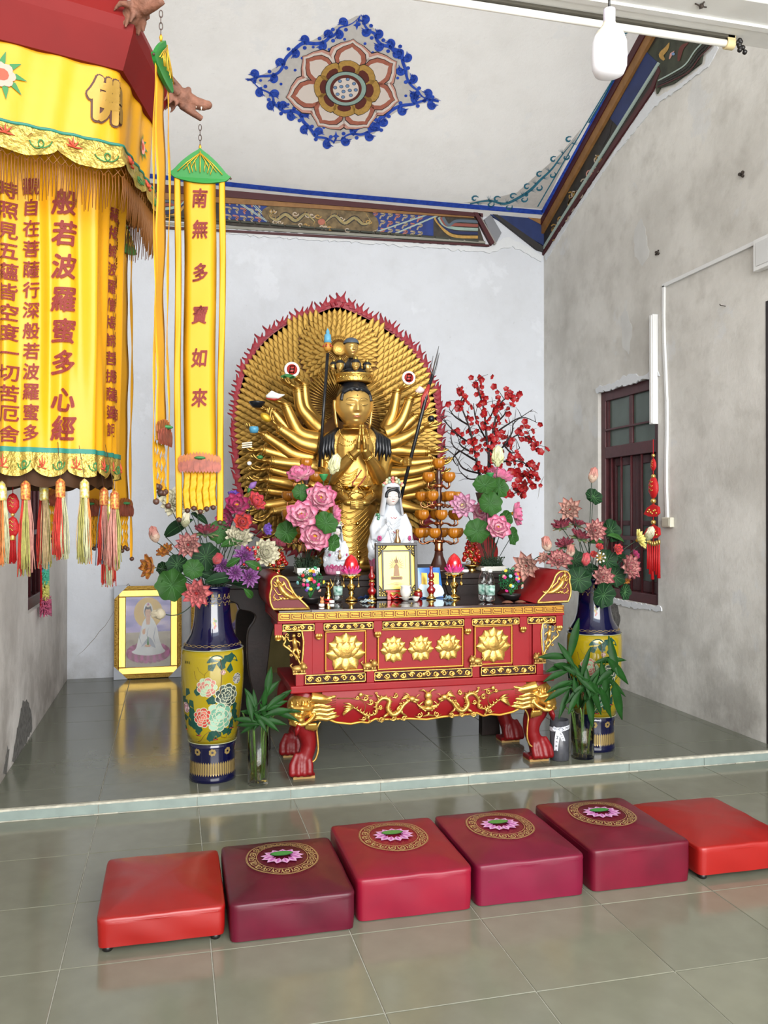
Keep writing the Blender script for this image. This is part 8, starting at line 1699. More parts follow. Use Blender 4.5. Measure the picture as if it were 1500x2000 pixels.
KIND = {
 'eva': (lambda: [petal_mesh(SL, .60, .55, .10, .9)], [(11, 1.0, 8, .12, 0), (10, .86, 28, .10, 0), (8, .62, 48, .08, 0), (6, .42, 65, .05, 0)], RC, .11),
 'rose': (lambda: [petal_mesh(SR, .58, .55, .10, .9)], [(10, 1.0, 4, .12, 0), (10, .82, 24, .10, 0), (8, .60, 45, .08, 0), (5, .40, 62, .05, 0)], RC, .12),
 'wine': (lambda: [petal_mesh(SD, .5, .5, .12, 1), petal_mesh(SGR, .42, .3, .1, .7)], [(8, .85, -8, .12, 1), (10, 1.0, 24, .12, 0), (9, .85, 42, .10, 0), (7, .62, 60, .07, 0)], RC, .10),
 'pale': (lambda: [petal_mesh(SP, .56, .5, .12, .9)], [(9, 1.0, 15, .12, 0), (9, .85, 32, .10, 0), (7, .62, 50, .08, 0), (5, .4, 65, .05, 0)], RC, .08),
 'white': (lambda: [petal_mesh(SW, .56, .5, .28, .1)], [(13, 1.0, 0, .12, 0), (12, .86, 18, .12, 0), (10, .70, 36, .10, 0), (8, .52, 54, .07, 0), (5, .36, 70, .04, 0)], MATS['dahlia_white'], .12),
 'yellow': (lambda: [petal_mesh(SY_, .46, .4, .18, .4)], [(12, 1.0, 12, .1, 0), (11, .85, 30, .1, 0), (8, .6, 50, .08, 0)], YC, .15),
 'gold': (lambda: [petal_mesh(SO, .6, .5, .2, .6)], [(8, 1.0, 20, .1, 0), (8, .85, 42, .1, 0), (6, .6, 60, .06, 0)], YC, .18),
 'purple': (lambda: [petal_mesh(SPP, .48, .3, -.05, 1)], [(11, 1.0, 4, .08, 0), (10, .82, 22, .08, 0), (8, .6, 42, .06, 0), (5, .4, 62, .04, 0)], MATS['purple_dahlia'], .10),
 'magenta': (lambda: [petal_mesh(SMG, .75, .45, .25, .1)], [(8, 1.0, 12, .06, 0), (7, .85, 32, .06, 0), (6, .62, 55, .05, 0)], YC, .17),
 'orange': (lambda: [petal_mesh(SOR, .75, .5, .3, .1)], [(8, 1.0, 10, .06, 0), (7, .82, 35, .06, 0), (6, .6, 58, .05, 0), (5, .4, 74, .03, 0)], MATS['posy_gold'], .14),
 'violet': (lambda: [petal_mesh(SBL, .75, .4, .2, .2)], [(7, 1.0, 35, .06, 0), (6, .8, 58, .05, 0)], MATS['posy_gold'], .12),
 'silk': (lambda: [petal_mesh(SSK, .86, .42, .22, .30)], [(8, 1.0, 4, .10, 0), (7, .88, 28, .09, 0), (6, .70, 50, .08, 0), (4, .46, 64, .06, 0)], YC, .20),
 'lilac': (lambda: [petal_mesh(SSL, .62, .4, .15, .5)], [(9, 1.0, 8, .10, 0), (9, .86, 26, .09, 0), (7, .66, 46, .08, 0), (5, .46, 66, .05, 0)], mat('pale_centre', '#c9c27a', .6), .13)}
def flower(kind, px, py, Y, dpx, face, label, root, cat='flower', group=None, bow=.10, name=None):
    p = onY(px, py, Y); t_ = (p-CC).dot(FWD); R = dpx/2/FPX*t_; mk, rings, cm_, cr_ = KIND[kind]; q = aim(face); n = q @ V((0, 0, 1)); rg = random.Random(int(px*7+py))
    t = thing(name or 'artificial_flower', p, label, cat, group); t.rotation_mode = 'QUATERNION'; t.rotation_quaternion = q
    petals(t, rings, mk(), R*.86, rg=rg)
    c = MB().ell((0, 0, R*.14), (R*cr_, R*cr_, R*cr_*.9), 12, 8).lathe([(R*.02, -R*.25), (R*.14, -R*.12), (R*.16, 0)], (0, 0, 0), 10, 0); o = bpy.data.objects.new('flower_centre', c.mesh('flower_centre', cm_)); COL.objects.link(o); o.parent = t
    qi = q.inverted(); a = V((0, 0, -R*.1)); b = qi @ (V(root)-p); mid = a.lerp(b, .5)+(qi @ V((0, 0, bow*.5)))+V((0, 0, -R*.5)); st_ = MB().tube(bez(tuple(a), tuple(mid), tuple(b), n=12), .0028, 6); o = bpy.data.objects.new('stem', st_.mesh('stem', STM)); COL.objects.link(o); o.parent = t
    return t
def bud(px, py, Y, h, dirv, label, root, m_=None, name='flower_bud', fat=.36, bow=.1):
    p = onY(px, py, Y); t_ = (p-CC).dot(FWD); H = h/FPX*t_; t = thing(name, p, label, 'flower bud'); d = V(dirv).normalized(); q = aim(d); t.rotation_mode = 'QUATERNION'; t.rotation_quaternion = q; mt = m_ or SP
    me = petal_mesh(mt, .72, .8, .42, .5)
    c = MB().lathe([(.0001, -H*.5), (H*fat*.6, -H*.36), (H*fat, -H*.05), (H*fat*.8, H*.22), (H*fat*.35, H*.42), (.0005, H*.52)], (0, 0, 0), 14); o = bpy.data.objects.new('bud_heart', c.mesh('bud_heart', mt)); COL.objects.link(o); o.parent = t
    for k in range(5): a = 2*pi*k/5; link_mesh('petal', me, t, V((H*.10*cos(a), H*.10*sin(a), -H*.45)), Quaternion((0, 0, 1), a) @ Quaternion((0, 1, 0), -radians(58)), H*.98)
    qi = q.inverted(); a = V((0, 0, -H*.45)); b = qi @ (V(root)-p); mid = a.lerp(b, .5)+(qi @ V((0, 0, bow*.5))); o = bpy.data.objects.new('stem', MB().tube(bez(tuple(a), tuple(mid), tuple(b), n=12), .0025, 6).mesh('stem', STM)); COL.objects.link(o); o.parent = t; return t
def lleaf(px, py, Y, wpx, face, label, root, m_=None, sx=1.0, bow=.05, long=False, group=None):
    p = onY(px, py, Y); t_ = (p-CC).dot(FWD); R = wpx/2/FPX*t_; q = aim(face); rg = random.Random(int(px*3+py)); ph = rg.uniform(0, 6); t = thing('lotus_leaf' if not long else 'pointed_leaf', p, label, 'leaf', group); t.rotation_mode = 'QUATERNION'; t.rotation_quaternion = q
    if not long:
        m = MB()
        def f(u, v):
            a = 2*pi*u+ph; notch = 1-.30*exp(-((u-.5)/.03)**2); r = R*v*(1+.05*sin(7*a)+.03*sin(11*a+1))*notch; return V((r*cos(a)*sx, r*sin(a), R*(.22*v*v*v+.07*sin(a*5)*v*v-.04*v)))
        m.grid(f, 48, 8, cu=True); m.grid(lambda u, v: f(-u, v)+V((0, 0, -.002)), 48, 8, cu=True); lf = m
        vn = MB()
        for k in range(11): a = k/11; vn.tube([f(a, .05)+V((0, 0, .001)), f(a, .5)+V((0, 0, .0015)), f(a, .93)+V((0, 0, .001))], [.0012, .0010, .0004], 4)
    else:
        f = lambda u, v: V(((v-.5)*2*R, (2*u-1)*R*.42*sin(pi*min(1, v*.93+.05))**.8, -.25*R*(2*v-1)**2+.12*R*(2*u-1)**2)); lf = MB().grid(f, 6, 12); lf.grid(lambda u, v: f(1-u, v)+V((0, 0, -.0015)), 6, 12); vn = MB().tube([f(.5, v/6)+V((0, 0, .001)) for v in range(7)], .001, 4)
    o = bpy.data.objects.new('leaf_blade', lf.mesh('leaf_blade', m_ or LFM)); COL.objects.link(o); o.parent = t; o2 = bpy.data.objects.new('leaf_vein', vn.mesh('leaf_vein', mat('leaf_vein', '#4f7a4a', .6))); COL.objects.link(o2); o2.parent = o
    qi = q.inverted(); a = V((0, 0, -.002)) if not long else V((-R, 0, -.25*R)); b = qi @ (V(root)-p); mid = a.lerp(b, .5)+(qi @ V((0, 0, bow))); o = bpy.data.objects.new('stem', MB().tube(bez(tuple(a), tuple(mid), tuple(b), n=10), .0022, 6).mesh('stem', STM)); COL.objects.link(o); o.parent = t; return t
def rt(c, k, r=.05): a = k*2.4; return V((c[0]+r*cos(a)*.8, c[1]+r*sin(a)*.8, c[2]))
# left bouquet
LR = (VX, VY, 1.06); Yl = 4.80; k = 0
FV = (-.1, -1, .25)
for kd, px, py, dY, d, fc, lb in [
 ('white', 343, 981, .05, 64, (-.2, -1, .3), 'large cream white dahlia at the top left of the left vase bouquet'), ('white', 385, 985, .14, 52, (.3, -1, .5), 'cream dahlia half behind the lettered banner tails'),
 ('eva', 368, 1065, -.03, 58, (-.1, -1, .2), 'dusty pink lotus facing forward below the white bud of the left bouquet'), ('wine', 402, 1043, .05, 58, (.05, -.25, 1), 'green-backed pink lotus seen from the side in the left bouquet'),
 ('gold', 326, 1080, .03, 44, (-.5, -.6, .7), 'orange gold flower higher of the two at the left edge of the left bouquet'), ('gold', 297, 1108, -.02, 58, (-.8, -.7, .1), 'orange gold flower lowest at the left edge of the left bouquet'),
 ('rose', 385, 1158, -.17, 64, (-.15, -1, -.05), 'coral red lotus hanging over the neck of the left vase'), ('magenta', 463, 990, .06, 62, (-.1, -1, .5), 'bright magenta peony with yellow centre at the top of the left bouquet'),
 ('magenta', 443, 1014, .10, 50, (-.5, -1, .1), 'darker magenta peony tucked left below the bright one'), ('orange', 496, 984, .10, 50, (.5, -.8, .6), 'orange red peony at the top right of the left bouquet'),
 ('orange', 472, 1020, .02, 46, (.1, -1, .2), 'orange red peony with dark centre below the magenta peony'), ('violet', 514, 1034, .04, 40, (.9, -.6, .1), 'violet blue flower turned right in the left bouquet'), ('violet', 456, 975, .16, 40, (0, -.6, 1), 'violet flower peeking out above the magenta peony'),
 ('white', 466, 1052, .02, 58, (.0, -.8, .6), 'cream white dahlia below the orange peonies'), ('white', 516, 1080, -.04, 60, (.3, -1, .2), 'cream white dahlia at the right edge of the left bouquet'),
 ('wine', 541, 1066, .04, 38, (.5, -.3, 1), 'small pink lotus seen from the side at the far right of the left bouquet'), ('purple', 478, 1085, -.10, 50, (.0, -1, .3), 'purple dahlia uppermost in the left bouquet cluster'),
 ('purple', 433, 1105, -.08, 40, (-.4, -1, .1), 'purple dahlia leftmost, beside the coral bud'), ('purple', 459, 1119, -.12, 40, (.0, -1, .0), 'purple dahlia lowest in the middle of the cluster'), ('purple', 488, 1127, -.12, 48, (.3, -1, -.1), 'purple dahlia lowest at the right of the cluster')]:
    flower(kd, px, py, Yl+dY, d, fc, lb, rt(LR, k)); k += 1
bud(362, 1018, Yl, 26, (.1, -.2, 1), 'white bud just under the cream dahlia of the left bouquet', rt(LR, 1), SW); bud(302, 1047, Yl, 28, (-.3, -.2, 1), 'pink tipped bud at the far left of the left bouquet', rt(LR, 2)); bud(424, 1093, Yl-.12, 26, (.3, -.7, .6), 'coral pink bud in the middle of the left bouquet', rt(LR, 3), SR)
bud(312, 1199, Yl-.2, 24, (-1, -.2, .1), 'dry beige bud on a wire drooping before the framed print', onY(388, 1165, Yl-.12), mat('dry_beige', '#a39a84', .8, bump=.4, bscale=80), fat=.5, bow=-.16); bud(320, 1128, Yl-.05, 26, (-.4, -.6, -.6), 'green pod at the lower left edge of the left bouquet', rt(LR, 4), LFL, fat=.4)
for px, py, dY, w, fc, lb, m_, lg in [
 (346, 1030, .1, 66, (-.6, -1, .3), 'large dark pointed leaf left below the cream dahlia', LFM, True), (392, 1012, .16, 40, (.6, -.8, .4), 'dark leaf behind the banner tails in the left bouquet', LFM, True), (319, 962, .1, 24, (-.2, -1, .3), 'small dark leaf behind the cream dahlia by the edge-on banner', LFM, False),
 (346, 1103, -.05, 42, (-.2, -1, .4), 'dark round lotus leaf left of the orange gold flowers', LFM, False), (336, 1143, -.10, 62, (-.3, -1, .1), 'broad round green lotus leaf hanging before the framed print', LFL, False), (377, 1112, -.10, 40, (.1, -1, .3), 'light green lotus leaf above the coral lotus', LFL, False),
 (402, 1088, -.02, 56, (-.1, -1, .3), 'large mid green lotus leaf at the centre of the left bouquet', LFM, False), (428, 1040, .06, 46, (.1, -1, .3), 'upright green leaf behind the dahlia cluster', LFL, False), (452, 1060, -.02, 44, (-.3, -1, .6), 'wavy green leaf between the cream dahlias', LFL, True),
 (430, 1130, -.10, 60, (-.2, -1, .6), 'dark leaf low over the rim of the left vase', LFM, True), (455, 1098, -.14, 34, (-.6, -1, .2), 'small light leaf among the purple dahlias', LFL, True), (497, 1105, -.12, 40, (.5, -1, .2), 'green leaf between purple dahlias and cream dahlia', LFL, True), (487, 1160, -.15, 34, (.6, -.8, -.4), 'light green leaf tip hanging under the purple dahlias', LFL, True), (410, 1125, -.02, 50, (.4, -1, .2), 'dark leaf behind the coral lotus at the vase mouth', LFM, True), (475, 1138, .02, 46, (.1, -1, .5), 'dark leaf lying on the right rim of the left vase', LFM, True), (318, 1110, .06, 26, (-.7, -1, .2), 'tiny round leaf between the orange gold flowers', LFM, False)]:
    lleaf(px, py, Yl+dY, w, fc, lb, rt(LR, k), m_, long=lg); k += 1
c0 = onY(533, 1085, Yl+.06); t = thing('bead_spray', c0, 'spray of red and gold beads at the right of the left bouquet', 'ornament'); rg = random.Random(3); m = MB().tube([V(LR), c0.lerp(V(LR), .5)+V((0, 0, .05)), c0], .002, 5); m.build('wire', STM, t)
for i in range(14): p = c0+V((rg.uniform(-.035, .04), rg.uniform(-.02, .02), rg.uniform(-.11, .05))); MB().ell(p, rg.uniform(.007, .013), 10, 8).tube([p, c0], .0008, 4).build('bead', MATS['red_fruit'] if i % 2 else GOLDB, t)
for i in range(12): p = onY(495+rg.uniform(-22, 14), 1085+rg.uniform(-18, 26), Yl-.12); MB().ell(p, .008, 8, 6).tube([p, onY(490, 1120, Yl-.05)], .0008, 4).build('berry', MATS['red_fruit'], t)
# right bouquet
RR_ = (v2[0], v2[1], 1.06); Yr = 4.84; k = 0
for kd, px, py, dY, d, fc, lb in [
 ('pale', 1113, 996, .05, 56, (-.5, -1, .2), 'pale peach lotus highest at the left of the right bouquet'), ('eva', 1160, 1037, -.03, 52, (.0, -1, .2), 'fresh pink lotus facing forward at the top of the right bouquet'), ('wine', 1098, 1030, .06, 46, (-.4, -.3, 1), 'wine red lotus seen from the side under the pale peach one'),
 ('wine', 1124, 1026, .10, 42, (.2, -.2, 1), 'wine and green lotus beside the wine red one, nearer the long stem'), ('wine', 1132, 1052, .0, 50, (.2, -.4, 1), 'wine red lotus below the pink front lotus'), ('wine', 1104, 1067, .02, 46, (-.4, -.3, 1), 'wine red lotus lowest of the side-seen ones'),
 ('yellow', 1246, 1055, .0, 46, (.7, -.8, .4), 'pale yellow lotus at the right of the right bouquet'), ('eva', 1092, 1097, -.06, 56, (-.3, -.8, .7), 'pink streaked lotus over the red altar ear'), ('pale', 1062, 1092, .0, 32, (-.7, -.6, .5), 'small pale lotus between bud and altar ear'),
 ('pale', 1029, 1104, -.02, 66, (-.6, -.8, -.1), 'peach spiky lotus drooping beside the right jewel tree'), ('orange', 1204, 1073, -.05, 28, (.1, -1, .2), 'bright orange rose in the right bouquet'), ('orange', 1170, 1070, .0, 20, (-.2, -.8, .6), 'small orange rose upper left of the bright one'),
 ('orange', 1160, 1083, .0, 18, (-.5, -.8, .2), 'small orange rose lower left of the bright one'), ('eva', 1228, 1108, -.08, 56, (.3, -1, .15), 'pink lotus rightmost in the right bouquet'), ('eva', 1175, 1127, -.12, 54, (.0, -1, .05), 'pink lotus lowest, above the neck of the right vase'),
 ('magenta', 1238, 1084, .02, 26, (.5, -.8, .5), 'small magenta aster behind the rightmost pink lotus'), ('gold', 1222, 1132, -.02, 22, (.2, -.8, -.5), 'small golden flower under the rightmost pink lotus')]:
    flower(kd, px, py, Yr+dY, d, fc, lb, rt(RR_, k), bow=.5 if px < 1040 else .1); k += 1
bud(1158, 931, Yr, 26, (.1, -.3, 1), 'pale pink bud on the tallest stem of the right bouquet', rt(RR_, 1)); bud(1268, 1045, Yr, 24, (.3, -.3, 1), 'cream bud before the red charm string', rt(RR_, 2), SW); bud(1068, 1065, Yr, 28, (-.4, -.4, 1), 'pink tipped bud at the left of the right bouquet', rt(RR_, 3)); bud(1114, 1078, Yr-.08, 24, (-.2, -.6, 1), 'pale bud above the pink streaked lotus', rt(RR_, 4)); bud(1144, 1095, Yr-.12, 24, (-.1, -.5, 1), 'coral pink bud in the centre of the right bouquet', rt(RR_, 5), SR)
for px, py, dY, w, fc, lb, m_, lg in [
 (1159, 971, .02, 36, (.1, -1, .6), 'round leaf high on the tallest stem of the right bouquet', LFM, False), (1193, 1037, .05, 46, (.3, -1, .3), 'round green leaf behind the fresh pink lotus', LFM, False), (1130, 1132, -.14, 50, (-.2, -1, .2), 'round leaf between altar ear and right vase', LFM, False), (1178, 1162, -.17, 50, (.1, -1, -.1), 'large round leaf hanging over the neck of the right vase', LFM, False), (1220, 1156, -.10, 32, (.4, -1, 0), 'round leaf before the window sill', LFM, False), (1200, 1125, -.04, 44, (.0, -1, .3), 'dark leaf between the two lowest pink lotuses', LFM, False), (1122, 1095, .0, 44, (-.3, -1, .5), 'green leaf behind the coral pink bud', LFM, False), (1150, 1110, .0, 48, (.0, -1, .5), 'dark leaf in the middle of the right bouquet', LFM, True), (1185, 1095, -.02, 44, (.0, -1, .4), 'dark leaf under the bright orange rose', LFM, False), (1205, 1050, .02, 40, (.4, -.8, .8), 'grey green leaf left of the yellow lotus', LFL, True), (1085, 1082, .0, 40, (-.4, -.6, 1), 'light leaf under the wine red lotuses', LFL, True), (1165, 1058, .04, 34, (.0, -.8, .8), 'small light leaf over the orange roses', LFL, True), (1215, 1090, .04, 46, (.4, -1, .3), 'dark leaf behind the rightmost pink lotus', LFM, True)]:
    lleaf(px, py, Yr+dY, w, fc, lb, rt(RR_, k), m_, long=lg); k += 1
c0 = onY(1172, 1089, Yr-.10); t = thing('berry_sprig', c0, 'sprig of tiny white berries and yellow leaves in the right bouquet', 'sprig'); MB().tube([V(RR_), c0], .002, 5).build('stem', STM, t)
for i in range(7): a = i*.9; p = c0+V((.028*cos(a), -.01, .028*sin(a))); MB().ell(p, .007, 8, 6).tube([p, c0], .001, 4).build('berry', POR, t); MB().tube([c0, c0+V((.04*cos(a+.4), -.005, .04*sin(a+.4)))], [.005, .001], 5, flat=.3).build('leaf', YC, t)
# planters with silk lotuses on the rear table
def planter(px, yy, label, x0, x1, ytop):
    a, b = BX(x0, yy), BX(x1, yy); z = onY(px, ytop, yy).z; c = ((a+b)/2, yy, TZ); t = thing('square_planter', c, label, 'planter'); w = (b-a)/2; m = MB()
    lo, hi = w*.82, w; P = lambda s, zz: [V((c[0]+sx*s, yy+sy*s, zz)) for sx, sy in ((-1, -1), (1, -1), (1, 1), (-1, 1))]
    m.add(P(lo, TZ)+P(hi, z-.03)+P(hi, z)+P(hi*.88, z)+P(hi*.85, z-.03), [(3, 2, 1, 0)]+[(q*4+i, q*4+(i+1) % 4, q*4+4+(i+1) % 4, q*4+4+i) for q in range(4) for i in range(4)]+[(16, 17, 18, 19)], False)
    m.build('pot', mat('ceramic_white', '#c9c9c0', .3, coat=.3), t, bevel=.003); m = MB(); rg = random.Random(int(px))
    for i in range(160):
        x, y = c[0]+rg.uniform(-1, 1)*w*1.1, yy+rg.uniform(-1, 1)*w; m.tube([V((c[0]+(x-c[0])*.6, yy+(y-yy)*.6, z-.02)), V((x, y, z+rg.uniform(.01, .07)))], [.003, .001], 4)
        p = V((x, y, z+rg.uniform(0, .06))); m.ell(p, (.006, .006, .004), 5, 4)
    m.build('moss_sprigs', mat('moss_dark', '#22361f', .7), t, kind='stuff'); return (c[0], yy, z-.02)
pr_ = planter(957, 5.42, 'white square planter right of the red and gold fruit tree', 937, 980, 1105); pl_ = planter(598, 5.345, 'white square planter behind the left jewel tree', 577, 621, 1108)
k = 0
for kd, px, py, Y, d, fc, lb in [('silk', 587, 932, 5.22, 62, (-.3, -.6, 1), 'topmost pink silk lotus of the left planter with open yellow centre'), ('silk', 624, 975, 5.20, 72, (.1, -1, .3), 'largest pink silk lotus in the middle of the left planter'), ('silk', 590, 1010, 5.14, 72, (-.2, -1, .5), 'pink silk lotus left of the middle one, yellow centre turned up'), ('silk', 612, 1052, 5.12, 72, (.1, -1, .4), 'lowest pink silk lotus of the left planter'), ('silk', 651, 1005, 5.24, 44, (1, -.4, .1), 'small pink silk lotus turned right beside the white statuette')]:
    flower(kd, px, py, Y, d, fc, lb, rt(pl_, k, .02), bow=.02); k += 1
for kd, px, py, Y, d, fc, lb in [('lilac', 904, 988, 5.30, 60, (-.5, -1, .2), 'lilac pink silk lotus leftmost of the right planter'), ('silk', 1003, 1003, 5.36, 52, (.9, -.6, .1), 'pink silk lotus turned right at the edge of the right planter'), ('silk', 971, 1034, 5.24, 58, (-.1, -1, .5), 'pink silk lotus lowest in the right planter'), ('silk', 975, 935, 5.50, 60, (.2, -.4, 1), 'pink silk lotus uppermost below the red blossoms'), ('silk', 936, 1000, 5.48, 44, (.0, -1, .2), 'shaded pink silk lotus behind the round leaf of the right planter')]:
    flower(kd, px, py, Y, d, fc, lb, rt(pr_, k, .02), bow=.02); k += 1
bud(652, 911, 5.16, 34, (.25, -.2, 1), 'cream green lotus bud above the left pink lotuses', rt(pl_, 1, .02), BUDM, fat=.30, bow=.02); bud(972, 896, 5.36, 34, (0, -.1, 1), 'cream green lotus bud before the red blossoms', rt(pr_, 1, .02), BUDM, fat=.28, bow=.02)
for px, py, Y, rt_, lb in ((632, 929, 5.20, pl_, 'green lotus seed pod among the left pink lotuses'), (957, 926, 5.38, pr_, 'green lotus seed pod above the right round leaves')):
    p = onY(px, py, Y); t = thing('lotus_pod', p, lb, 'seed pod'); MB().lathe([(.004, -.035), (.014, -.022), (.026, 0), (.028, .008), (.024, .010), (.0001, .008)], p, 20, wav=lambda a, z: .05*sin(a*10)).build('pod', mat('pod_green', '#2f7a42', .5), t); MB().tube(bez(tuple(p+V((0, 0, -.03))), tuple(p+V((0, .05, -.15))), tuple(rt_), n=8), .0025, 6).build('stem', STM, t)
for px, py, Y, w, fc, lb, rt_ in [(560, 1040, 5.20, 44, (-.5, -1, .2), 'round leaf left of the lowest pink silk lotus', pl_), (636, 1022, 5.10, 48, (.3, -1, .5), 'large green leaf between pink silk lotuses and statuette', pl_), (650, 1060, 5.12, 34, (.7, -1, -.2), 'folded leaf hanging before the small white statuette', pl_), (588, 962, 5.20, 34, (-.1, -1, .3), 'dark green leaf under the topmost pink silk lotus', pl_),
 (947, 948, 5.30, 46, (-.3, -1, .7), 'light green wavy leaf uppermost in the right planter', pr_), (975, 953, 5.36, 40, (.3, -1, .2), 'upright leaf right behind the wavy one in the right planter', pr_), (957, 984, 5.24, 48, (0, -1, .3), 'round veined leaf in the middle of the right planter', pr_), (932, 1038, 5.26, 50, (-.4, -1, .4), 'broad leaf low at the left of the right planter', pr_), (1000, 1047, 5.30, 36, (.7, -1, .1), 'narrow leaf low at the right of the right planter', pr_), (985, 1015, 5.28, 38, (.4, -1, -.2), 'olive leaf between the two right pink silk lotuses', pr_)]:
    lleaf(px, py, Y, w, fc, lb, rt(rt_, k, .02), LFL, bow=.01); k += 1
# plum blossom branches in a tall dark vase
pv = V((BX(947, 5.97), 5.97, TZ)); zt = onY(947, 962, 5.97).z; h = zt-TZ; t = thing('tall_dark_vase', pv, 'tall slim dark bronze vase holding red blossom branches behind the right planter', 'vase')
MB().lathe([(.055, 0), (.06, .01), (.075, h*.3), (.07, h*.6), (.05, h*.85), (.07, h), (.062, h), (.045, h*.86)], pv, 28).build('vase_body', mat('vase_umber', '#4a3a2c', .5, var=.2, vscale=20), t); m = MB()
for i in range(14):
    for s in (-1, 1): m.tube([pv+V(((.077-.001*j)*cos(2*pi*i/14+s*j*.16), (.077-.001*j)*sin(2*pi*i/14+s*j*.16), h*(.12+.06*j))) for j in range(9)], .0014, 4)
m.build('woven_net', GPAINT, t)
BK = mat('twig_black', '#1e1516', .6, bump=.3, bscale=80); PB_ = mat('plum_red', '#8c0e15', .5, var=.15, vscale=60); pb = thing('plum_blossom_branch', pv+V((0, 0, h)), 'spreading black branches covered in small red plum blossoms', 'branch')
paths = [[(945, 965), (935, 920), (925, 870), (915, 830), (900, 790), (905, 775)], [(948, 965), (955, 900), (950, 850), (945, 800), (935, 765), (929, 742)], [(950, 965), (958, 890), (962, 850), (972, 800), (985, 780), (1006, 774)], [(958, 900), (985, 870), (1010, 850), (1035, 858), (1048, 880)], [(955, 905), (1000, 900), (1025, 905), (1040, 925), (1035, 940)], [(950, 960), (985, 935), (1008, 925), (1020, 945), (1012, 965)], [(955, 965), (980, 960), (995, 968), (1020, 955)], [(925, 870), (895, 850), (875, 830), (858, 812)], [(930, 900), (905, 885), (885, 870), (880, 845)], [(938, 935), (915, 935), (898, 920)], [(938, 925), (905, 915), (888, 890), (862, 870)], [(962, 850), (990, 830), (1020, 815), (1050, 826)], [(950, 860), (930, 820), (925, 790)], [(985, 870), (1000, 885), (1015, 875)], [(915, 830), (890, 815), (878, 800)], [(965, 830), (985, 810), (990, 795)], [(915, 880), (900, 870), (895, 855)], [(985, 870), (1000, 845), (1005, 825), (1040, 800)], [(945, 830), (960, 810), (965, 790)], [(898, 880), (885, 895), (893, 910)]]
fm = MB()
for i in range(5):
    a = 2*pi*i/5
    def pf(u, v, a=a): s = 2*u-1; r = .028*v; w = .017*sin(pi*min(1, v*.8+.15)); return V((r*cos(a)-s*w*sin(a), r*sin(a)+s*w*cos(a), .006*v+.006*s*s*v))
    fm.grid(pf, 3, 3)
fm.ell((0, 0, .002), .0035, 6, 4, mi=1); fme = fm.mesh('plum_blossom', [PB_, mat('stamen_gold', '#b8692a', .5)]); rg = random.Random(21); nb = 0
spots = []
for i, pth in enumerate(paths):
    sp = spline(pth, 5); Y0 = 5.97; dy = rg.uniform(-.22, .16); P = [onY(x, y, Y0+dy*min(1, j/6)) for j, (x, y) in enumerate(sp)]
    P[0] = pv+V((rg.uniform(-.02, .02), rg.uniform(-.02, .02), h-.02)) if pth[0][1] > 930 else P[0]
    n_ = len(P); MB().tube(P, [(.012 if i < 3 else .008)*(1-.75*j/n_) for j in range(n_)], 6).build('branch', BK, pb)
    for j in range(3 if i < 3 else 2, n_): spots.append((P[j], 1.0))
    for j in range(2, n_, 2):
        e = P[j]+V((rg.uniform(-.10, .10), rg.uniform(-.06, .06), rg.uniform(-.02, .10))); MB().tube([P[j], P[j].lerp(e, .5)+V((0, 0, .01)), e], [.003, .002, .001], 5).build('twig', BK, pb); spots.append((e, .9)); spots.append((P[j].lerp(e, .6), .8))
while nb < 292:
    p, s = spots[nb % len(spots)]; p = p+V((rg.uniform(-.035, .035), rg.uniform(-.04, .02), rg.uniform(-.035, .035))); link_mesh('plum_blossom', fme, pb, p-worldloc(pb), aim((rg.uniform(-1, 1), -1, rg.uniform(-.8, 1))), s*rg.uniform(.65, 1.15)); nb += 1
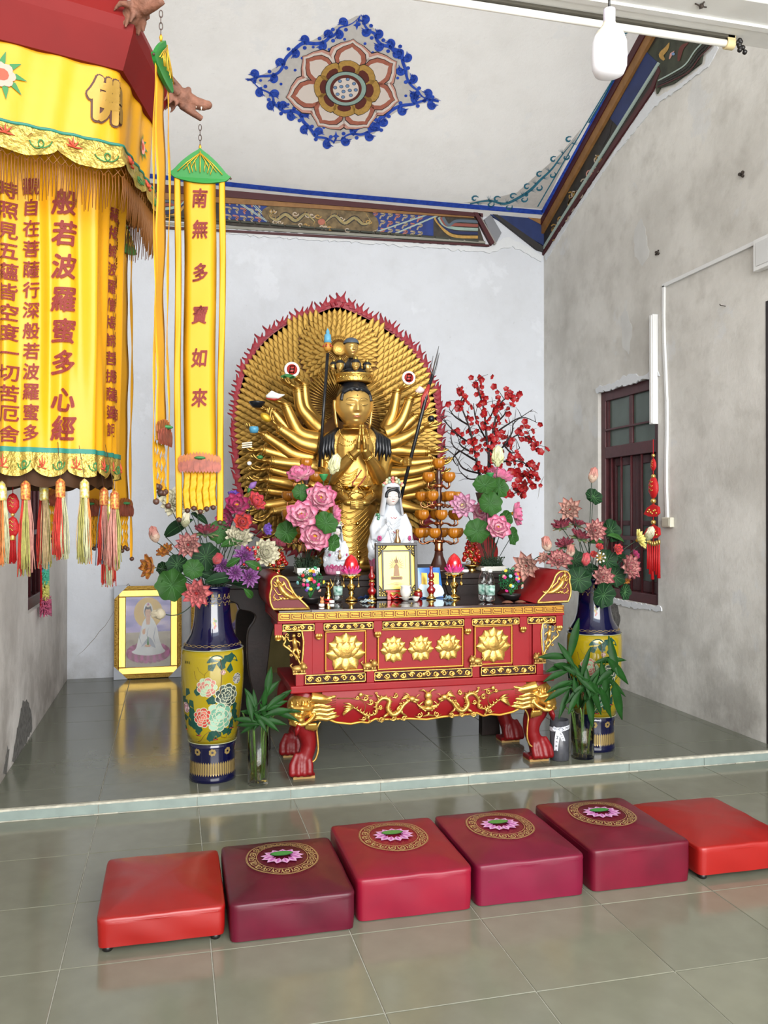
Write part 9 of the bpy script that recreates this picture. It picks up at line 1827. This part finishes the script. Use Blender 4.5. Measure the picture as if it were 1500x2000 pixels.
# ================================================================ BAMBOO IN GLASS, GREY CYLINDER
BLF = mat('bamboo_leaf', '#143a10', .55, var=.2, vscale=15, spec=.25); BST = mat('bamboo_stalk', '#4f6b2c', .45, var=.2, vscale=20)
def bamboo(x, y_, R, H, label, blades, roots, seed, frost=False):
    c = V((x, y_, PH)); t = thing('lucky_bamboo', c, label, 'plant'); rg = random.Random(seed); wl = H*.55
    gv = thing('glass_vase', c, 'clear cut glass cylinder vase left of the altar foot' if frost else 'plain clear glass cylinder vase right of the grey canister', 'vase')
    MB().lathe([(R*.96, 0), (R, .006), (R, H), (R*.93, H), (R*.93, .016), (.0001, .014)], c, 40, wav=(lambda a, z: .022*abs(sin(a*12+z*60))) if frost else None).build('glass_wall', mat('thin_glass', (.97, .99, .98), .02, trans=1.0, ior=1.05, coat=.6), gv)
    MB().lathe([(.0001, .017), (R*.90, .017), (R*.90, wl), (.0001, wl)], c, 32).build('water', mat('tea_water', (.86, .87, .72), .02, trans=1.0, ior=1.04), gv)
    m = MB()
    for i in range(130): a = rg.uniform(0, 6.3); r = rg.uniform(0, .8)*R; p = c+V((r*cos(a), r*sin(a), rg.uniform(.02, H*.45))); m.tube([p, p+V((rg.uniform(-.02, .02), rg.uniform(-.02, .02), rg.uniform(-.03, .03)))], .0012, 4)
    m.build('roots', mat('root_brown', '#6b5a1e', .7), t, kind='stuff')
    tips = []
    for i in range(6): a = i*1.05; p0 = c+V((.5*R*cos(a), .5*R*sin(a), .03)); p1 = c+V((1.0*R*cos(a), .9*R*sin(a), H)); p2 = c+V((1.6*R*cos(a), 1.3*R*sin(a), H+rg.uniform(.03, .10))); MB().tube([p0, p1, p2], [.006, .005, .004], 8).build('stalk', BST, t); tips += [p1, p2]
    for i, (px, py, ln, ang) in enumerate(blades):
        e = onY(px, py, y_-(.09 if frost else .14)+rg.uniform(-.04, .03)); L_ = ln/FPX*(e-CC).dot(FWD); a = radians(ang); d = V((cos(a), rg.uniform(-.3, .3), sin(a))).normalized(); b = e-d*L_; side = d.cross(V((0, -1, 0))).normalized(); w = L_*rg.uniform(.085, .12)
        if w < .011: w = .011
        m = MB(); f = lambda u, v: b+d*L_*v+side*(2*u-1)*w*sin(pi*min(1, v*.95+.03))**.9+V((0, .006*(2*u-1)**2*10*w*5, -.22*L_*v*v*abs(cos(a)))); m.grid(f, 4, 10); m.grid(lambda u, v: f(1-u, v)+V((0, .001, 0)), 4, 10)
        tip = min(tips, key=lambda q: (q-b).length); m.tube([b, b.lerp(tip, .5)+V((0, 0, .01)), tip], .0022, 5); m.build('leaf', BLF, t)
    return t
rgb = random.Random(6)
bl = [(482, 1350, 60, 100), (470, 1380, 50, 150), (462, 1408, 46, 170), (470, 1425, 40, 200), (495, 1345, 55, 95), (530, 1300, 60, 80), (545, 1322, 60, 50), (560, 1345, 55, 40), (572, 1375, 60, 20), (585, 1395, 70, -10), (560, 1405, 50, 0), (545, 1420, 50, -30), (520, 1340, 50, 85), (508, 1370, 50, 110), (535, 1380, 50, 50), (455, 1395, 50, 160), (500, 1395, 40, 120), (550, 1368, 50, 20), (520, 1418, 40, -50), (490, 1422, 35, -120), (562, 1358, 60, 30), (478, 1340, 50, 115), (540, 1400, 46, -15), (515, 1390, 40, 60), (570, 1340, 50, 45), (590, 1380, 50, 10)]
bamboo(.449, 4.62, .054, .315, 'lucky bamboo in cut glass with short dark leaves left of the altar', bl, 0, 1, True)
br = [(1132, 1203, 90, 78), (1090, 1247, 70, 120), (1052, 1270, 70, 165), (1066, 1300, 60, 175), (1062, 1320, 55, 185), (1068, 1342, 55, 190), (1064, 1360, 55, 200), (1092, 1398, 60, 240), (1154, 1260, 70, 75), (1190, 1240, 80, 95), (1182, 1290, 70, 60), (1224, 1275, 70, 15), (1228, 1325, 70, -40), (1222, 1350, 60, -35), (1216, 1400, 80, -70), (1192, 1368, 80, -75), (1175, 1390, 70, -65), (1158, 1420, 80, -85), (1130, 1380, 60, -80), (1110, 1330, 50, 150), (1145, 1300, 60, 90), (1170, 1310, 60, 60), (1200, 1310, 60, 30), (1120, 1290, 60, 110), (1098, 1290, 60, 140), (1180, 1350, 60, -30), (1135, 1340, 60, 60), (1105, 1365, 60, 210), (1160, 1350, 60, -60), (1080, 1335, 55, 180), (1195, 1395, 70, -60), (1148, 1325, 50, 85), (1082, 1285, 70, 150), (1206, 1295, 60, 40), (1125, 1310, 60, 130)]
bamboo(2.378, 4.66, .068, .27, 'lucky bamboo in clear glass with long arching leaves right of the altar', br, 0, 2)
c = V((2.228, 4.66, PH)); t = thing('grey_canister', c, 'dark grey cylinder canister tied with a white printed ribbon by the altar foot', 'canister'); R, H = .056, .235
MB().lathe([(R*.97, 0), (R, .004), (R, H), (R*.93, H), (R*.93, H-.03), (.0001, H-.03)], c, 40).build('canister_body', mat('canister_grey', '#3a3b40', .45, var=.25, vscale=25, coat=.2), t); RW = mat('ribbon_white', '#c9ccd3', .55, sheen=.2)
m = MB(); rb_ = lambda a, z, o=.0025: c+V(((R+o)*cos(a), (R+o)*sin(a), z)); 
rib = MB().grid(lambda u, v: rb_(2*pi*u, H-.055+.024*v+.008*cos(2*pi*u)), 48, 2, cu=True).build('ribbon', RW, t)
a0 = -pi/2-.55; m = MB()
for sg, ln, dx in ((-1, .155, -.35), (1, .085, .75)):
    f = lambda u, v: rb_(a0+dx*v*.9+(u-.5)*.40, H-.045-ln*v, .005+.006*sin(v*5)); rr_2 = MB().grid(f, 3, 12).grid(lambda u, v: f(1-u, v)+V((0, .0012, 0)), 3, 12).build('ribbon_tail', RW, rib)
    tx = MB(); 
    for i, ch in enumerate('MISS' if sg < 0 else 'MISS'): put_text(tx, ch, 0, 0, .017, lambda u, v, i=i: f(.5+v*24, .30+.17*i+u*7)+V((0, -.0015, 0)), .015)
    tx.build('ribbon_print', MATS['ink_black'], t)
for sg in (-1, 1): m.tube([rb_(a0, H-.045, .006), rb_(a0+sg*.35, H-.030, .016), rb_(a0+sg*.55, H-.045, .010), rb_(a0+sg*.3, H-.055, .012), rb_(a0, H-.045, .008)], [.004, .008, .008, .007, .004], 6, flat=.4)
m.build('bow', RW, rib)
tx = MB(); [put_text(tx, ch, 0, 0, .016, lambda u, v, i=i: rb_(-pi/2+.35+i*.30+u/.056, H-.043+v+.008*cos(-pi/2+.35+i*.3), .0035), .015) for i, ch in enumerate('MI')]; tx.build('ribbon_print', MATS['ink_black'], t)
